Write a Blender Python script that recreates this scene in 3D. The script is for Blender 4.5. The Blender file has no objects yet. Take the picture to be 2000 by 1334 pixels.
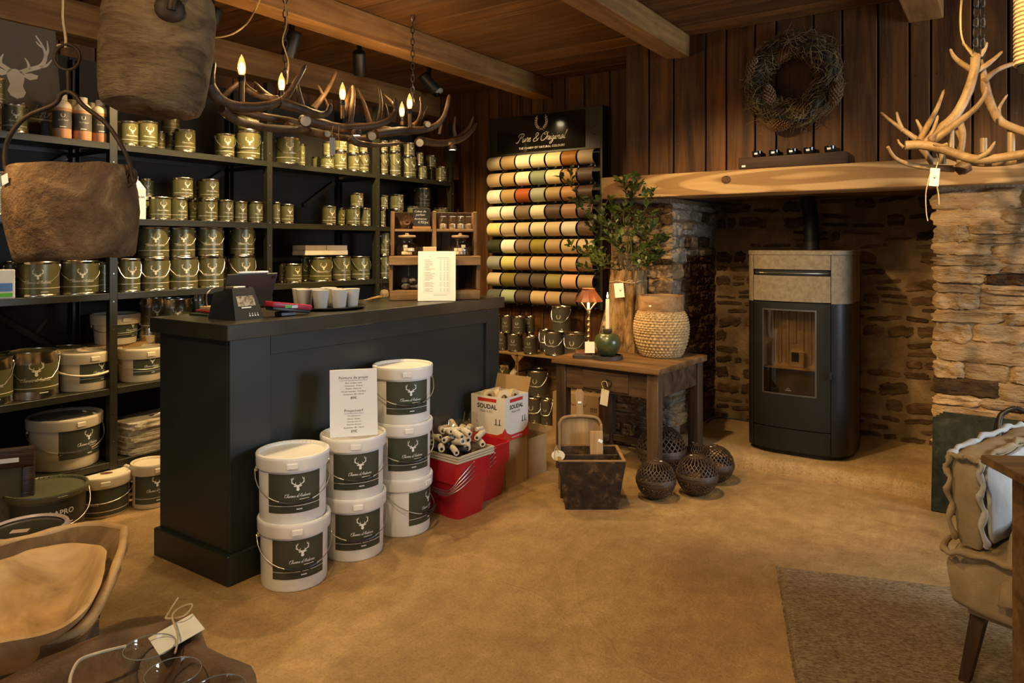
import bpy, bmesh, math, random
from mathutils import Vector, Matrix, noise as mnoise
R = math.radians
PI = math.pi
scene = bpy.context.scene
COL = scene.collection

# ------------------------------------------------------------------ camera
FPX, HORIZON, YAW, EYE = 1408.0, 480.0, R(34.34), 1.40     # focal length in pixels, eye level line, yaw, eye height
SY, CY = math.sin(YAW), math.cos(YAW)
cam_data = bpy.data.cameras.new('camera')
cam_data.sensor_fit = 'HORIZONTAL'
cam_data.sensor_width = 36.0
cam_data.lens = 36.0 * FPX / 2000.0
cam_data.shift_y = -(667.0 - HORIZON) / 2000.0
cam_data.clip_start = 0.05
cam = bpy.data.objects.new('camera', cam_data)
cam.location = (0, 0, EYE)
cam.rotation_euler = (R(90), 0, YAW)
COL.objects.link(cam)
scene.camera = cam

# ------------------------------------------------------------------ world and exposure
world = bpy.data.worlds.new('world'); scene.world = world; world.use_nodes = True
wbg = world.node_tree.nodes['Background']
wbg.inputs[0].default_value = (0.75, 0.88, 1.0, 1); wbg.inputs[1].default_value = 0.6
vs = scene.view_settings
vs.view_transform = 'Standard'; vs.look = 'None'; vs.gamma = 1.0; vs.use_curve_mapping = False
vs.exposure = 0.55
cyc = scene.cycles
cyc.adaptive_threshold = 0.02; cyc.max_bounces = 6; cyc.diffuse_bounces = 3; cyc.glossy_bounces = 3; cyc.transmission_bounces = 6
cyc.transparent_max_bounces = 8
cyc.sample_clamp_indirect = 2.0; cyc.caustics_reflective = False; cyc.caustics_refractive = False

WARM = (1.0, 0.70, 0.335)
def spot_light(name, loc, target, energy, size=60, blend=0.6, radius=0.035, color=WARM):
    l = bpy.data.lights.new(name, 'SPOT'); l.energy = energy; l.spot_size = R(size); l.spot_blend = blend
    l.shadow_soft_size = radius; l.color = color
    o = bpy.data.objects.new(name, l); COL.objects.link(o); o.location = loc
    o.rotation_euler = (Vector(target) - Vector(loc)).to_track_quat('-Z', 'Y').to_euler()
    return o
def area_light(name, loc, target, energy, sx, sy, color):
    l = bpy.data.lights.new(name, 'AREA'); l.shape = 'RECTANGLE'; l.size = sx; l.size_y = sy; l.energy = energy; l.color = color
    o = bpy.data.objects.new(name, l); COL.objects.link(o); o.location = loc
    o.rotation_euler = (Vector(target) - Vector(loc)).to_track_quat('-Z', 'Y').to_euler()
    return o
# daylight through the two windows of the shop (side wall and the wall behind the viewer)
area_light('daylight_side_window', (2.58, 3.55, 1.45), (0, 3.2, 1.2), 74, 1.3, 1.2, (0.72, 0.85, 1.0))
area_light('daylight_rear_window', (-0.9, -1.52, 1.55), (-0.9, 3, 1.2), 8, 1.4, 1.1, (0.75, 0.87, 1.0))

# ------------------------------------------------------------------ pixel -> place helpers (real depth planes only)
def ray(px, py):
    u = (px - 1000.0) / FPX
    return (-SY + u * CY, CY + u * SY, (HORIZON - py) / FPX)
def at_z(px, py, z):
    d = ray(px, py); k = (z - EYE) / d[2]; return Vector((d[0] * k, d[1] * k, z))
def at_y(px, py, y):
    d = ray(px, py); k = y / d[1]; return Vector((d[0] * k, y, EYE + d[2] * k))
def at_x(px, py, x):
    d = ray(px, py); k = x / d[0]; return Vector((x, d[1] * k, EYE + d[2] * k))
def depth_of(p):
    return -SY * p[0] + CY * p[1]

# ------------------------------------------------------------------ node materials
MATS = {}
def srgb(r, g, b):
    f = lambda c: (c / 255 / 12.92) if c / 255 <= 0.04045 else ((c / 255 + 0.055) / 1.055) ** 2.4
    return (f(r), f(g), f(b), 1)
def new_mat(name):
    m = bpy.data.materials.new(name); m.use_nodes = True
    nt = m.node_tree; b = nt.nodes['Principled BSDF']
    MATS[name] = m
    return m, nt, b
def N(nt, t, **kw):
    n = nt.nodes.new(t)
    for k, v in kw.items(): setattr(n, k, v)
    return n
def coords(nt, scale=(1, 1, 1), rnd=True, kind='Object'):
    tc = N(nt, 'ShaderNodeTexCoord') if kind != 'Position' else N(nt, 'ShaderNodeNewGeometry')
    mp = N(nt, 'ShaderNodeMapping'); mp.inputs['Scale'].default_value = scale
    if rnd:
        oi = N(nt, 'ShaderNodeObjectInfo')
        mul = N(nt, 'ShaderNodeMath', operation='MULTIPLY'); mul.inputs[1].default_value = 37.0
        nt.links.new(oi.outputs['Random'], mul.inputs[0])
        ad = N(nt, 'ShaderNodeVectorMath', operation='ADD')
        nt.links.new(tc.outputs[kind], ad.inputs[0]); nt.links.new(mul.outputs[0], ad.inputs[1])
        nt.links.new(ad.outputs[0], mp.inputs['Vector'])
    else:
        nt.links.new(tc.outputs[kind], mp.inputs['Vector'])
    return mp.outputs[0]
def ramp(nt, fac, stops):
    r = N(nt, 'ShaderNodeValToRGB'); e = r.color_ramp.elements
    while len(e) < len(stops): e.new(0.5)
    for i, (p, c) in enumerate(stops):
        e[i].position = p; e[i].color = c if len(c) == 4 else (*c, 1)
    nt.links.new(fac, r.inputs[0]); return r.outputs[0]
def noise_tex(nt, vec, scale, detail=4, rough=0.6, dist=0.0):
    n = N(nt, 'ShaderNodeTexNoise'); n.inputs['Scale'].default_value = scale; n.inputs['Detail'].default_value = detail
    n.inputs['Roughness'].default_value = rough; n.inputs['Distortion'].default_value = dist
    nt.links.new(vec, n.inputs['Vector']); return n.outputs[0]
def mixc(nt, fac, a, b, blend='MIX'):
    m = N(nt, 'ShaderNodeMix', data_type='RGBA', blend_type=blend)
    if hasattr(fac, 'is_output'): nt.links.new(fac, m.inputs[0])
    else: m.inputs[0].default_value = fac
    for s, i in ((a, 6), (b, 7)):
        if hasattr(s, 'is_output'): nt.links.new(s, m.inputs[i])
        else: m.inputs[i].default_value = s
    return m.outputs[2]
def bump(nt, b, h, strength=0.3, dist=0.01):
    bp = N(nt, 'ShaderNodeBump'); bp.inputs['Strength'].default_value = strength; bp.inputs['Distance'].default_value = dist
    nt.links.new(h, bp.inputs['Height']); nt.links.new(bp.outputs[0], b.inputs['Normal'])
def plain(name, col, rough=0.5, metal=0.0, vary=0.12, scale=6.0, spec=0.5, bmp=0.0, bscale=40, coat=0.0):
    if name in MATS: return MATS[name]
    m, nt, b = new_mat(name)
    v = coords(nt)
    n = noise_tex(nt, v, scale, 3)
    c = tuple(col[:3])
    lo = tuple(x * (1 - vary) for x in c); hi = tuple(min(1, x * (1 + vary)) for x in c)
    nt.links.new(ramp(nt, n, [(0.3, lo), (0.7, hi)]), b.inputs['Base Color'])
    b.inputs['Roughness'].default_value = rough; b.inputs['Metallic'].default_value = metal
    b.inputs['Specular IOR Level'].default_value = spec
    if coat: b.inputs['Coat Weight'].default_value = coat
    if bmp: bump(nt, b, noise_tex(nt, v, bscale, 3), bmp, 0.005)
    return m
def wood(name, dark, light, axis='Z', rough=0.6, tint=0.35, grain=1.0, spec=0.3, bmp=0.25):
    """boards: grain stretched along the axis, each object its own tone"""
    if name in MATS: return MATS[name]
    m, nt, b = new_mat(name)
    sc = {'X': (0.6, 9, 9), 'Y': (9, 0.6, 9), 'Z': (9, 9, 0.6)}[axis]
    v = coords(nt, tuple(s * grain for s in sc))
    n1 = noise_tex(nt, v, 1.6, 5, 0.6, 0.8)
    sc2 = {'X': (3, 60, 60), 'Y': (60, 3, 60), 'Z': (60, 60, 3)}[axis]
    v2 = coords(nt, tuple(s * grain for s in sc2))
    n2 = noise_tex(nt, v2, 1.0, 3, 0.6)
    v3 = coords(nt, (1, 1, 1)); n3 = noise_tex(nt, v3, 5.0, 2)
    c = ramp(nt, n1, [(0.32, dark), (0.52, tuple((a + c2) / 2 for a, c2 in zip(dark, light))), (0.72, light)])
    c = mixc(nt, 0.45, c, ramp(nt, n2, [(0.3, (0.45, 0.42, 0.4)), (0.7, (1.25, 1.25, 1.25))]), 'MULTIPLY')
    c = mixc(nt, 0.5, c, ramp(nt, n3, [(0.35, (0.7, 0.66, 0.6)), (0.7, (1.15, 1.15, 1.15))]), 'MULTIPLY')
    oi = N(nt, 'ShaderNodeObjectInfo')
    c = mixc(nt, tint * 2, c, ramp(nt, oi.outputs['Random'], [(0.0, (0.6, 0.56, 0.52)), (0.5, (1, 1, 1)), (1.0, (1.3, 1.22, 1.1))]), 'MULTIPLY')
    nt.links.new(c, b.inputs['Base Color'])
    b.inputs['Roughness'].default_value = rough; b.inputs['Specular IOR Level'].default_value = spec
    bump(nt, b, n2, bmp, 0.004)
    return m
def mottled(name, stops, scale=4, detail=6, rough=0.8, bmp=0.5, bscale=25, bdist=0.01, spec=0.3, dist=0.5, tint=0.0, sc=(1, 1, 1), metal=0.0, kind='Object'):
    if name in MATS: return MATS[name]
    m, nt, b = new_mat(name)
    v = coords(nt, sc, kind != 'Position', kind)
    c = ramp(nt, noise_tex(nt, v, scale, detail, 0.65, dist), stops)
    if tint:
        oi = N(nt, 'ShaderNodeObjectInfo')
        c = mixc(nt, 1.0, c, ramp(nt, oi.outputs['Random'], [(0.0, (1 - tint,) * 3), (0.5, (1, 1, 1)), (1.0, (1 + tint, 1 + tint * 0.8, 1 + tint * 0.6))]), 'MULTIPLY')
    nt.links.new(c, b.inputs['Base Color'])
    b.inputs['Roughness'].default_value = rough; b.inputs['Specular IOR Level'].default_value = spec; b.inputs['Metallic'].default_value = metal
    bump(nt, b, noise_tex(nt, v, bscale, 5, 0.65), bmp, bdist)
    return m
def glass(name, col=(1, 1, 1), rough=0.02):
    if name in MATS: return MATS[name]
    m, nt, b = new_mat(name)
    tr = N(nt, 'ShaderNodeBsdfTransparent'); tr.inputs[0].default_value = (*col, 1)
    gl = N(nt, 'ShaderNodeBsdfGlossy'); gl.inputs['Roughness'].default_value = rough
    lw = N(nt, 'ShaderNodeLayerWeight'); lw.inputs[0].default_value = 0.35
    mx = N(nt, 'ShaderNodeMixShader')
    nt.links.new(ramp(nt, lw.outputs['Facing'], [(0.0, (0.06,) * 3), (0.6, (0.14,) * 3), (1.0, (0.8,) * 3)]), mx.inputs[0])
    nt.links.new(tr.outputs[0], mx.inputs[1]); nt.links.new(gl.outputs[0], mx.inputs[2])
    nt.links.new(mx.outputs[0], nt.nodes['Material Output'].inputs[0])
    return m
def emit(name, col, s):
    if name in MATS: return MATS[name]
    m, nt, b = new_mat(name)
    b.inputs['Base Color'].default_value = (*col[:3], 1)
    b.inputs['Emission Color'].default_value = (*col[:3], 1); b.inputs['Emission Strength'].default_value = s
    return m

# ------------------------------------------------------------------ mesh helpers
class MB:
    def __init__(s): s.v = []; s.f = []
    def add(s, vs_, fs):
        o = len(s.v); s.v += [tuple(v) for v in vs_]; s.f += [tuple(i + o for i in f) for f in fs]; return s
    def box(s, x0, x1, y0, y1, z0, z1, M=None):
        vs_ = [Vector((x, y, z)) for z in (z0, z1) for y in (y0, y1) for x in (x0, x1)]
        if M is not None: vs_ = [M @ v for v in vs_]
        return s.add(vs_, [(0, 2, 3, 1), (4, 5, 7, 6), (0, 1, 5, 4), (2, 6, 7, 3), (0, 4, 6, 2), (1, 3, 7, 5)])
    def rbox(s, x0, x1, y0, y1, z0, z1, r=0.005, seg=1, M=None, jit=0.0):
        bm = bmesh.new()
        vv = [bm.verts.new((x + random.uniform(-jit, jit), y + random.uniform(-jit, jit), z + random.uniform(-jit, jit))) for z in (z0, z1) for y in (y0, y1) for x in (x0, x1)]
        for f in [(0, 2, 3, 1), (4, 5, 7, 6), (0, 1, 5, 4), (2, 6, 7, 3), (0, 4, 6, 2), (1, 3, 7, 5)]: bm.faces.new([vv[i] for i in f])
        bmesh.ops.bevel(bm, geom=list(bm.edges), offset=r, segments=seg, affect='EDGES', profile=0.5)
        return s.addbm(bm, M)
    def addbm(s, bm, M=None):
        bm.verts.ensure_lookup_table(); bm.verts.index_update()
        vs_ = [v.co.copy() for v in bm.verts]
        if M is not None: vs_ = [M @ v for v in vs_]
        fs = [[v.index for v in f.verts] for f in bm.faces]
        bm.free(); return s.add(vs_, fs)
    def lathe(s, prof, n=24, M=None, cap0=False, cap1=False, a0=0.0, a1=2 * PI):
        full = abs(a1 - a0 - 2 * PI) < 1e-6
        m = n if full else n + 1
        vs_ = []
        for (r, z) in prof:
            for i in range(m):
                a = a0 + (a1 - a0) * i / n
                vs_.append(Vector((r * math.cos(a), r * math.sin(a), z)))
        if M is not None: vs_ = [M @ v for v in vs_]
        fs = []
        for j in range(len(prof) - 1):
            for i in range(n):
                a, b = j * m + i, j * m + (i + 1) % m
                fs.append((a, b, b + m, a + m))
        if cap0: fs.append(tuple(reversed(range(m))))
        if cap1: fs.append(tuple(range((len(prof) - 1) * m, len(prof) * m)))
        return s.add(vs_, fs)
    def tube(s, pts, r, n=6, caps=True, closed=False):
        pts = [Vector(p) for p in pts]; L = len(pts)
        if not hasattr(r, '__len__'): r = [r] * L
        vs_ = []; up = None
        for i, p in enumerate(pts):
            if closed: t = (pts[(i + 1) % L] - pts[i - 1])
            else: t = pts[min(i + 1, L - 1)] - pts[max(i - 1, 0)]
            if t.length < 1e-9: t = Vector((0, 0, 1))
            t.normalize()
            if up is None: up = Vector((0, 0, 1)) if abs(t.z) < 0.9 else Vector((1, 0, 0))
            x = up.cross(t)
            if x.length < 1e-6: x = t.orthogonal()
            x.normalize(); y = t.cross(x); up = y
            for k in range(n):
                a = 2 * PI * k / n
                vs_.append(p + (x * math.cos(a) + y * math.sin(a)) * r[i])
        fs = []
        for i in range(L if closed else L - 1):
            for k in range(n):
                a = i * n + k; b = i * n + (k + 1) % n; i2 = ((i + 1) % L) * n
                fs.append((a, b, i2 + (k + 1) % n, i2 + k))
        if caps and not closed:
            fs.append(tuple(reversed(range(n)))); fs.append(tuple(range((L - 1) * n, L * n)))
        return s.add(vs_, fs)
    def prism(s, poly, h0, h1, M=None):
        n = len(poly)
        vs_ = [Vector((x, y, h0)) for x, y in poly] + [Vector((x, y, h1)) for x, y in poly]
        if M is not None: vs_ = [M @ v for v in vs_]
        fs = [tuple(reversed(range(n))), tuple(range(n, 2 * n))] + [(i, (i + 1) % n, n + (i + 1) % n, n + i) for i in range(n)]
        return s.add(vs_, fs)
    def grid(s, fn, nu, nv, closed_u=False):
        vs_ = [fn(i / nu, j / nv) for j in range(nv + 1) for i in range(nu if closed_u else nu + 1)]
        m = nu if closed_u else nu + 1
        fs = [(j * m + i, j * m + (i + 1) % m, (j + 1) * m + (i + 1) % m, (j + 1) * m + i) for j in range(nv) for i in range(nu)]
        return s.add(vs_, fs)
    def mesh(s, name, mat, smooth=None):
        me = bpy.data.meshes.new(name); me.from_pydata(s.v, [], s.f); me.update()
        if smooth is not None:
            me.shade_smooth()
            if smooth < 179: me.set_sharp_from_angle(angle=R(smooth))
        if mat is not None: me.materials.append(mat)
        return me
    def build(s, name, mat, parent=None, smooth=None, loc=None, rot=None):
        return link(name, s.mesh(name, mat, smooth), parent, loc, rot)
def link(name, me, parent=None, loc=None, rot=None, scale=None):
    o = bpy.data.objects.new(name, me); COL.objects.link(o)
    if parent is not None: o.parent = parent
    if loc is not None: o.location = loc
    if rot is not None: o.rotation_euler = rot
    if scale is not None: o.scale = scale
    return o
def tag(o, label=None, cat=None, group=None, kind=None):
    if label: o['label'] = label
    if cat: o['category'] = cat
    if group: o['group'] = group
    if kind: o['kind'] = kind
    return o
def thing(name, label, cat, loc=(0, 0, 0), rz=0.0, group=None, rot=None):
    o = bpy.data.objects.new(name, None); COL.objects.link(o); o.empty_display_size = 0.05
    o.location = loc; o.rotation_euler = rot if rot is not None else (0, 0, rz)
    return tag(o, label, cat, group)
def struct(o): o['kind'] = 'structure'; return o
def T(x=0, y=0, z=0): return Matrix.Translation((x, y, z))
def RX(a): return Matrix.Rotation(a, 4, 'X')
def RY(a): return Matrix.Rotation(a, 4, 'Y')
def RZ(a): return Matrix.Rotation(a, 4, 'Z')
def smooth_path(pts, n=6):
    """Catmull-Rom through the points"""
    P = [Vector(p) for p in pts]; out = []
    for i in range(len(P) - 1):
        p0 = P[max(i - 1, 0)]; p1 = P[i]; p2 = P[i + 1]; p3 = P[min(i + 2, len(P) - 1)]
        for k in range(n):
            t = k / n
            out.append(0.5 * ((2 * p1) + (p2 - p0) * t + (2 * p0 - 5 * p1 + 4 * p2 - p3) * t * t + (3 * p1 - p0 - 3 * p2 + p3) * t ** 3))
    out.append(P[-1]); return out
def lerp(a, b, t): return a + (b - a) * t
random.seed(7)

# ------------------------------------------------------------------ flat print: lettering and emblems as thin 2-D shapes
class Print2D:
    """2-D faces that are later wrapped on a label"""
    def __init__(s): s.v = []; s.f = []
    def add(s, o, dx=0, dy=0, sc=1):
        n = len(s.v); s.v += [(x * sc + dx, y * sc + dy) for x, y in o.v]; s.f += [tuple(i + n for i in f) for f in o.f]; return s
    def poly(s, pts):
        n = len(s.v); s.v += [tuple(p) for p in pts]; s.f.append(tuple(range(n, n + len(pts)))); return s
    def rect(s, x0, x1, y0, y1, nx=1):
        for i in range(nx):
            a = lerp(x0, x1, i / nx); b = lerp(x0, x1, (i + 1) / nx)
            s.poly([(a, y0), (b, y0), (b, y1), (a, y1)])
        return s
    def stroke(s, pts, w, n=5, smooth=True):
        if smooth and len(pts) > 2: pts = [(p.x, p.y) for p in smooth_path([(x, y, 0) for x, y in pts], n)]
        m = len(pts); L = []; Rr = []
        ws = w if hasattr(w, '__len__') else None
        for i, p in enumerate(pts):
            a = pts[max(i - 1, 0)]; b = pts[min(i + 1, m - 1)]
            dx, dy = b[0] - a[0], b[1] - a[1]; l = math.hypot(dx, dy) or 1
            ww = (lerp(ws[0], ws[1], 2 * i / (m - 1)) if i < m / 2 else lerp(ws[1], ws[2], 2 * i / (m - 1) - 1)) if ws else w
            L.append((p[0] - dy / l * ww / 2, p[1] + dx / l * ww / 2)); Rr.append((p[0] + dy / l * ww / 2, p[1] - dx / l * ww / 2))
        n0 = len(s.v); s.v += L + Rr
        for i in range(m - 1): s.f.append((n0 + i, n0 + m + i, n0 + m + i + 1, n0 + i + 1))
        return s
    def mirror(s):
        o = Print2D(); o.v = [(-x, y) for x, y in s.v]; o.f = [tuple(reversed(f)) for f in s.f]; return o
    def bounds(s):
        xs = [v[0] for v in s.v]; ys = [v[1] for v in s.v]; return min(xs), max(xs), min(ys), max(ys)
    def fit(s, width=None, height=None):
        a, b, c, d = s.bounds(); k = width / (b - a) if width else height / (d - c)
        o = Print2D(); o.v = [((x - (a + b) / 2) * k, (y - (c + d) / 2) * k) for x, y in s.v]; o.f = list(s.f); return o
    def flat(s, mb, M, lift=0.0006):
        return mb.add([M @ Vector((x, -lift, y)) for x, y in s.v], s.f)       # in the local xz plane, facing -y
    def wrap(s, mb, rfun, zoff=0.0, lift=0.0006, ang=0.0):
        out = []
        for x, y in s.v:
            r = rfun(y + zoff); a = x / r + ang; r += lift
            out.append(Vector((r * math.sin(a), -r * math.cos(a), y + zoff)))
        return mb.add(out, s.f)
_txt = {}
def text2d(string, shear=0.0, bold=0.0, space=1.0):
    key = (string, shear, bold, space)
    if key in _txt: return _txt[key]
    cu = bpy.data.curves.new('lettering', 'FONT'); cu.body = string; cu.size = 1.0; cu.shear = shear; cu.offset = bold
    cu.resolution_u = 2; cu.space_character = space; cu.align_x = 'CENTER'
    o = bpy.data.objects.new('lettering', cu); COL.objects.link(o)
    dg = bpy.context.evaluated_depsgraph_get(); me = bpy.data.meshes.new_from_object(o.evaluated_get(dg))
    p = Print2D(); p.v = [(v.co.x, v.co.y) for v in me.vertices]; p.f = [tuple(q.vertices) for q in me.polygons]
    bpy.data.meshes.remove(me); bpy.data.objects.remove(o); bpy.data.curves.remove(cu)
    _txt[key] = p; return p
def block_text(lines, width, size, gap, shear=0.0):
    p = Print2D(); y = 0
    for t in lines:
        if t:
            q = text2d(t, shear)
            a, b, c, d = q.bounds(); k = min(size, width / (b - a))
            p.add(q, -(a + b) / 2 * k, y, k)
        y -= gap
    return p
# cursive lettering drawn as pen strokes (x advance, strokes)
GLY = {
 'P': (0.78, [[(0.05, 0.62), (0.0, 0.85), (0.25, 1.0), (0.6, 0.98), (0.72, 0.75), (0.5, 0.5), (0.25, 0.5)], [(0.42, 0.98), (0.32, 0.5), (0.18, 0.02), (-0.05, -0.05), (-0.12, 0.08)]]),
 'O': (0.95, [[(0.5, 1.0), (0.12, 0.75), (0.08, 0.25), (0.35, 0.0), (0.75, 0.25), (0.82, 0.75), (0.5, 1.0), (0.3, 0.8), (0.55, 0.7), (0.9, 0.95)]]),
 'C': (0.75, [[(0.68, 0.78), (0.62, 0.98), (0.35, 0.95), (0.08, 0.6), (0.1, 0.15), (0.38, 0.0), (0.7, 0.2)], [(0.3, 0.7), (0.05, 0.85), (-0.1, 0.7)]]),
 'A': (0.9, [[(-0.1, 0.1), (0.05, 0.0), (0.3, 0.4), (0.62, 1.0), (0.66, 0.4), (0.7, 0.0), (0.85, 0.1)], [(0.1, 0.42), (0.4, 0.36), (0.75, 0.42)]]),
 '&': (0.85, [[(0.8, 0.35), (0.55, 0.05), (0.2, 0.0), (0.1, 0.25), (0.45, 0.55), (0.55, 0.82), (0.35, 0.98), (0.22, 0.8), (0.35, 0.5), (0.75, 0.02)]]),
 'u': (0.52, [[(0.0, 0.3), (0.1, 0.45), (0.08, 0.08), (0.25, 0.02), (0.4, 0.45), (0.38, 0.05), (0.52, 0.1)]]),
 'r': (0.4, [[(0.0, 0.1), (0.14, 0.47), (0.3, 0.4), (0.24, 0.05), (0.4, 0.1)]]),
 'e': (0.42, [[(0.0, 0.1), (0.26, 0.3), (0.2, 0.47), (0.07, 0.3), (0.14, 0.02), (0.42, 0.12)]]),
 'i': (0.28, [[(0.0, 0.12), (0.14, 0.45), (0.12, 0.04), (0.28, 0.12)], [(0.18, 0.66), (0.2, 0.7)]]),
 'g': (0.5, [[(0.36, 0.4), (0.18, 0.47), (0.06, 0.2), (0.2, 0.04), (0.38, 0.42), (0.3, -0.25), (0.08, -0.42), (0.02, -0.25), (0.5, 0.12)]]),
 'n': (0.55, [[(0.0, 0.3), (0.1, 0.46), (0.08, 0.0), (0.14, 0.3), (0.34, 0.46), (0.36, 0.05), (0.55, 0.12)]]),
 'm': (0.78, [[(0.0, 0.3), (0.1, 0.46), (0.08, 0.0), (0.14, 0.3), (0.3, 0.46), (0.32, 0.0), (0.38, 0.3), (0.54, 0.46), (0.58, 0.05), (0.78, 0.12)]]),
 'a': (0.48, [[(0.36, 0.38), (0.2, 0.47), (0.05, 0.2), (0.16, 0.02), (0.36, 0.42), (0.34, 0.06), (0.48, 0.12)]]),
 'd': (0.5, [[(0.36, 0.38), (0.2, 0.47), (0.05, 0.2), (0.16, 0.02), (0.36, 0.45), (0.42, 0.98), (0.36, 0.06), (0.5, 0.12)]]),
 'h': (0.52, [[(0.0, 0.1), (0.24, 0.9), (0.14, 0.98), (0.08, 0.0), (0.14, 0.3), (0.32, 0.46), (0.34, 0.05), (0.52, 0.12)]]),
 'l': (0.3, [[(0.0, 0.1), (0.22, 0.85), (0.14, 0.98), (0.1, 0.1), (0.3, 0.12)]]),
 "'": (0.16, [[(0.1, 1.0), (0.04, 0.8)]]), ' ': (0.28, []),
}
def cursive(string, weight=0.07, slant=0.42):
    p = Print2D(); x = 0
    for ch in string:
        adv, st = GLY[ch]
        for s_ in st: p.stroke([(x + a + slant * b, b) for a, b in s_], (weight * 0.55, weight, weight * 0.55), 4)
        x += adv * 0.92
    return p
def deer():
    h = Print2D()
    h.poly([(-.10, .44), (-.125, .33), (-.09, .2), (-.13, .1), (-.09, .02), (0, -.02), (.09, .02), (.13, .1), (.09, .2), (.125, .33), (.10, .44), (0, .47)])
    half = Print2D()
    half.poly([(.11, .36), (.2, .32), (.3, .36), (.33, .42), (.22, .44), (.12, .41)])
    half.stroke([(.07, .42), (.2, .5), (.38, .6), (.46, .78), (.42, .95), (.33, 1.1)], (.075, .06, .02))
    half.stroke([(.2, .5), (.19, .6), (.15, .68)], (.05, .035, .012))
    half.stroke([(.36, .58), (.46, .62), (.55, .74)], (.05, .04, .012))
    half.stroke([(.455, .78), (.5, .88), (.5, 1.05)], (.05, .035, .012))
    half.stroke([(.42, .92), (.36, .96), (.33, 1.0)], (.04, .03, .012))
    h.add(half); h.add(half.mirror()); return h
def laurel():
    half = Print2D()
    arc = [(.08, -.05), (.3, .06), (.46, .28), (.5, .55), (.42, .85)]
    half.stroke(arc, (.03, .03, .015))
    sp = smooth_path([(x, y, 0) for x, y in arc], 4)
    for i in range(2, len(sp) - 1, 2):
        p = sp[i]; t = (sp[i + 1] - sp[i - 1]).normalized(); nrm = Vector((-t.y, t.x, 0))
        for s_ in (1, -1):
            dr = (t * 0.8 + nrm * s_ * 0.75).normalized(); w = Vector((-dr.y, dr.x, 0)); L = 0.2
            half.poly([tuple(q[:2]) for q in (p, p + dr * L * .45 + w * .045, p + dr * L, p + dr * L * .45 - w * .045)])
    half.stroke([(.42, .85), (.41, .95), (.38, 1.04)], (.06, .05, .01))
    half.stroke([(.08, -.05), (-.1, -.14), (-.24, -.22)], (.035, .03, .02))
    o = Print2D(); o.add(half); o.add(half.mirror()); return o
DEER = deer().fit(height=1.0); LAUREL = laurel().fit(height=1.0)
CHARME = cursive("Charme d'Ardenne", 0.1).fit(width=1.0)
PUREO = cursive("Pure & Original", 0.085).fit(width=1.0)
# ================================================================== THE ROOM
XL, XR, YB, YR, CEIL = -4.47, 2.62, 5.10, -1.55, 2.77
YF = 4.60           # front plane of the stone piers and the hearth
M_ceil = wood('ceiling_boards', (0.075, 0.030, 0.006), (0.21, 0.092, 0.020), 'X', 0.65, 0.32)
M_wall = wood('wall_boards', (0.045, 0.017, 0.004), (0.20, 0.082, 0.017), 'Z', 0.62, 0.42)
M_beam = wood('beam_timber', (0.17, 0.08, 0.022), (0.36, 0.19, 0.06), 'Y', 0.65, 0.12, 0.7)
M_dark = plain('gap_dark', (0.012, 0.007, 0.003), 0.9)
M_plaster = mottled('room_plaster', [(0.3, (0.30, 0.24, 0.16)), (0.7, (0.42, 0.34, 0.24))], 3, 4, 0.9, 0.2)

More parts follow.
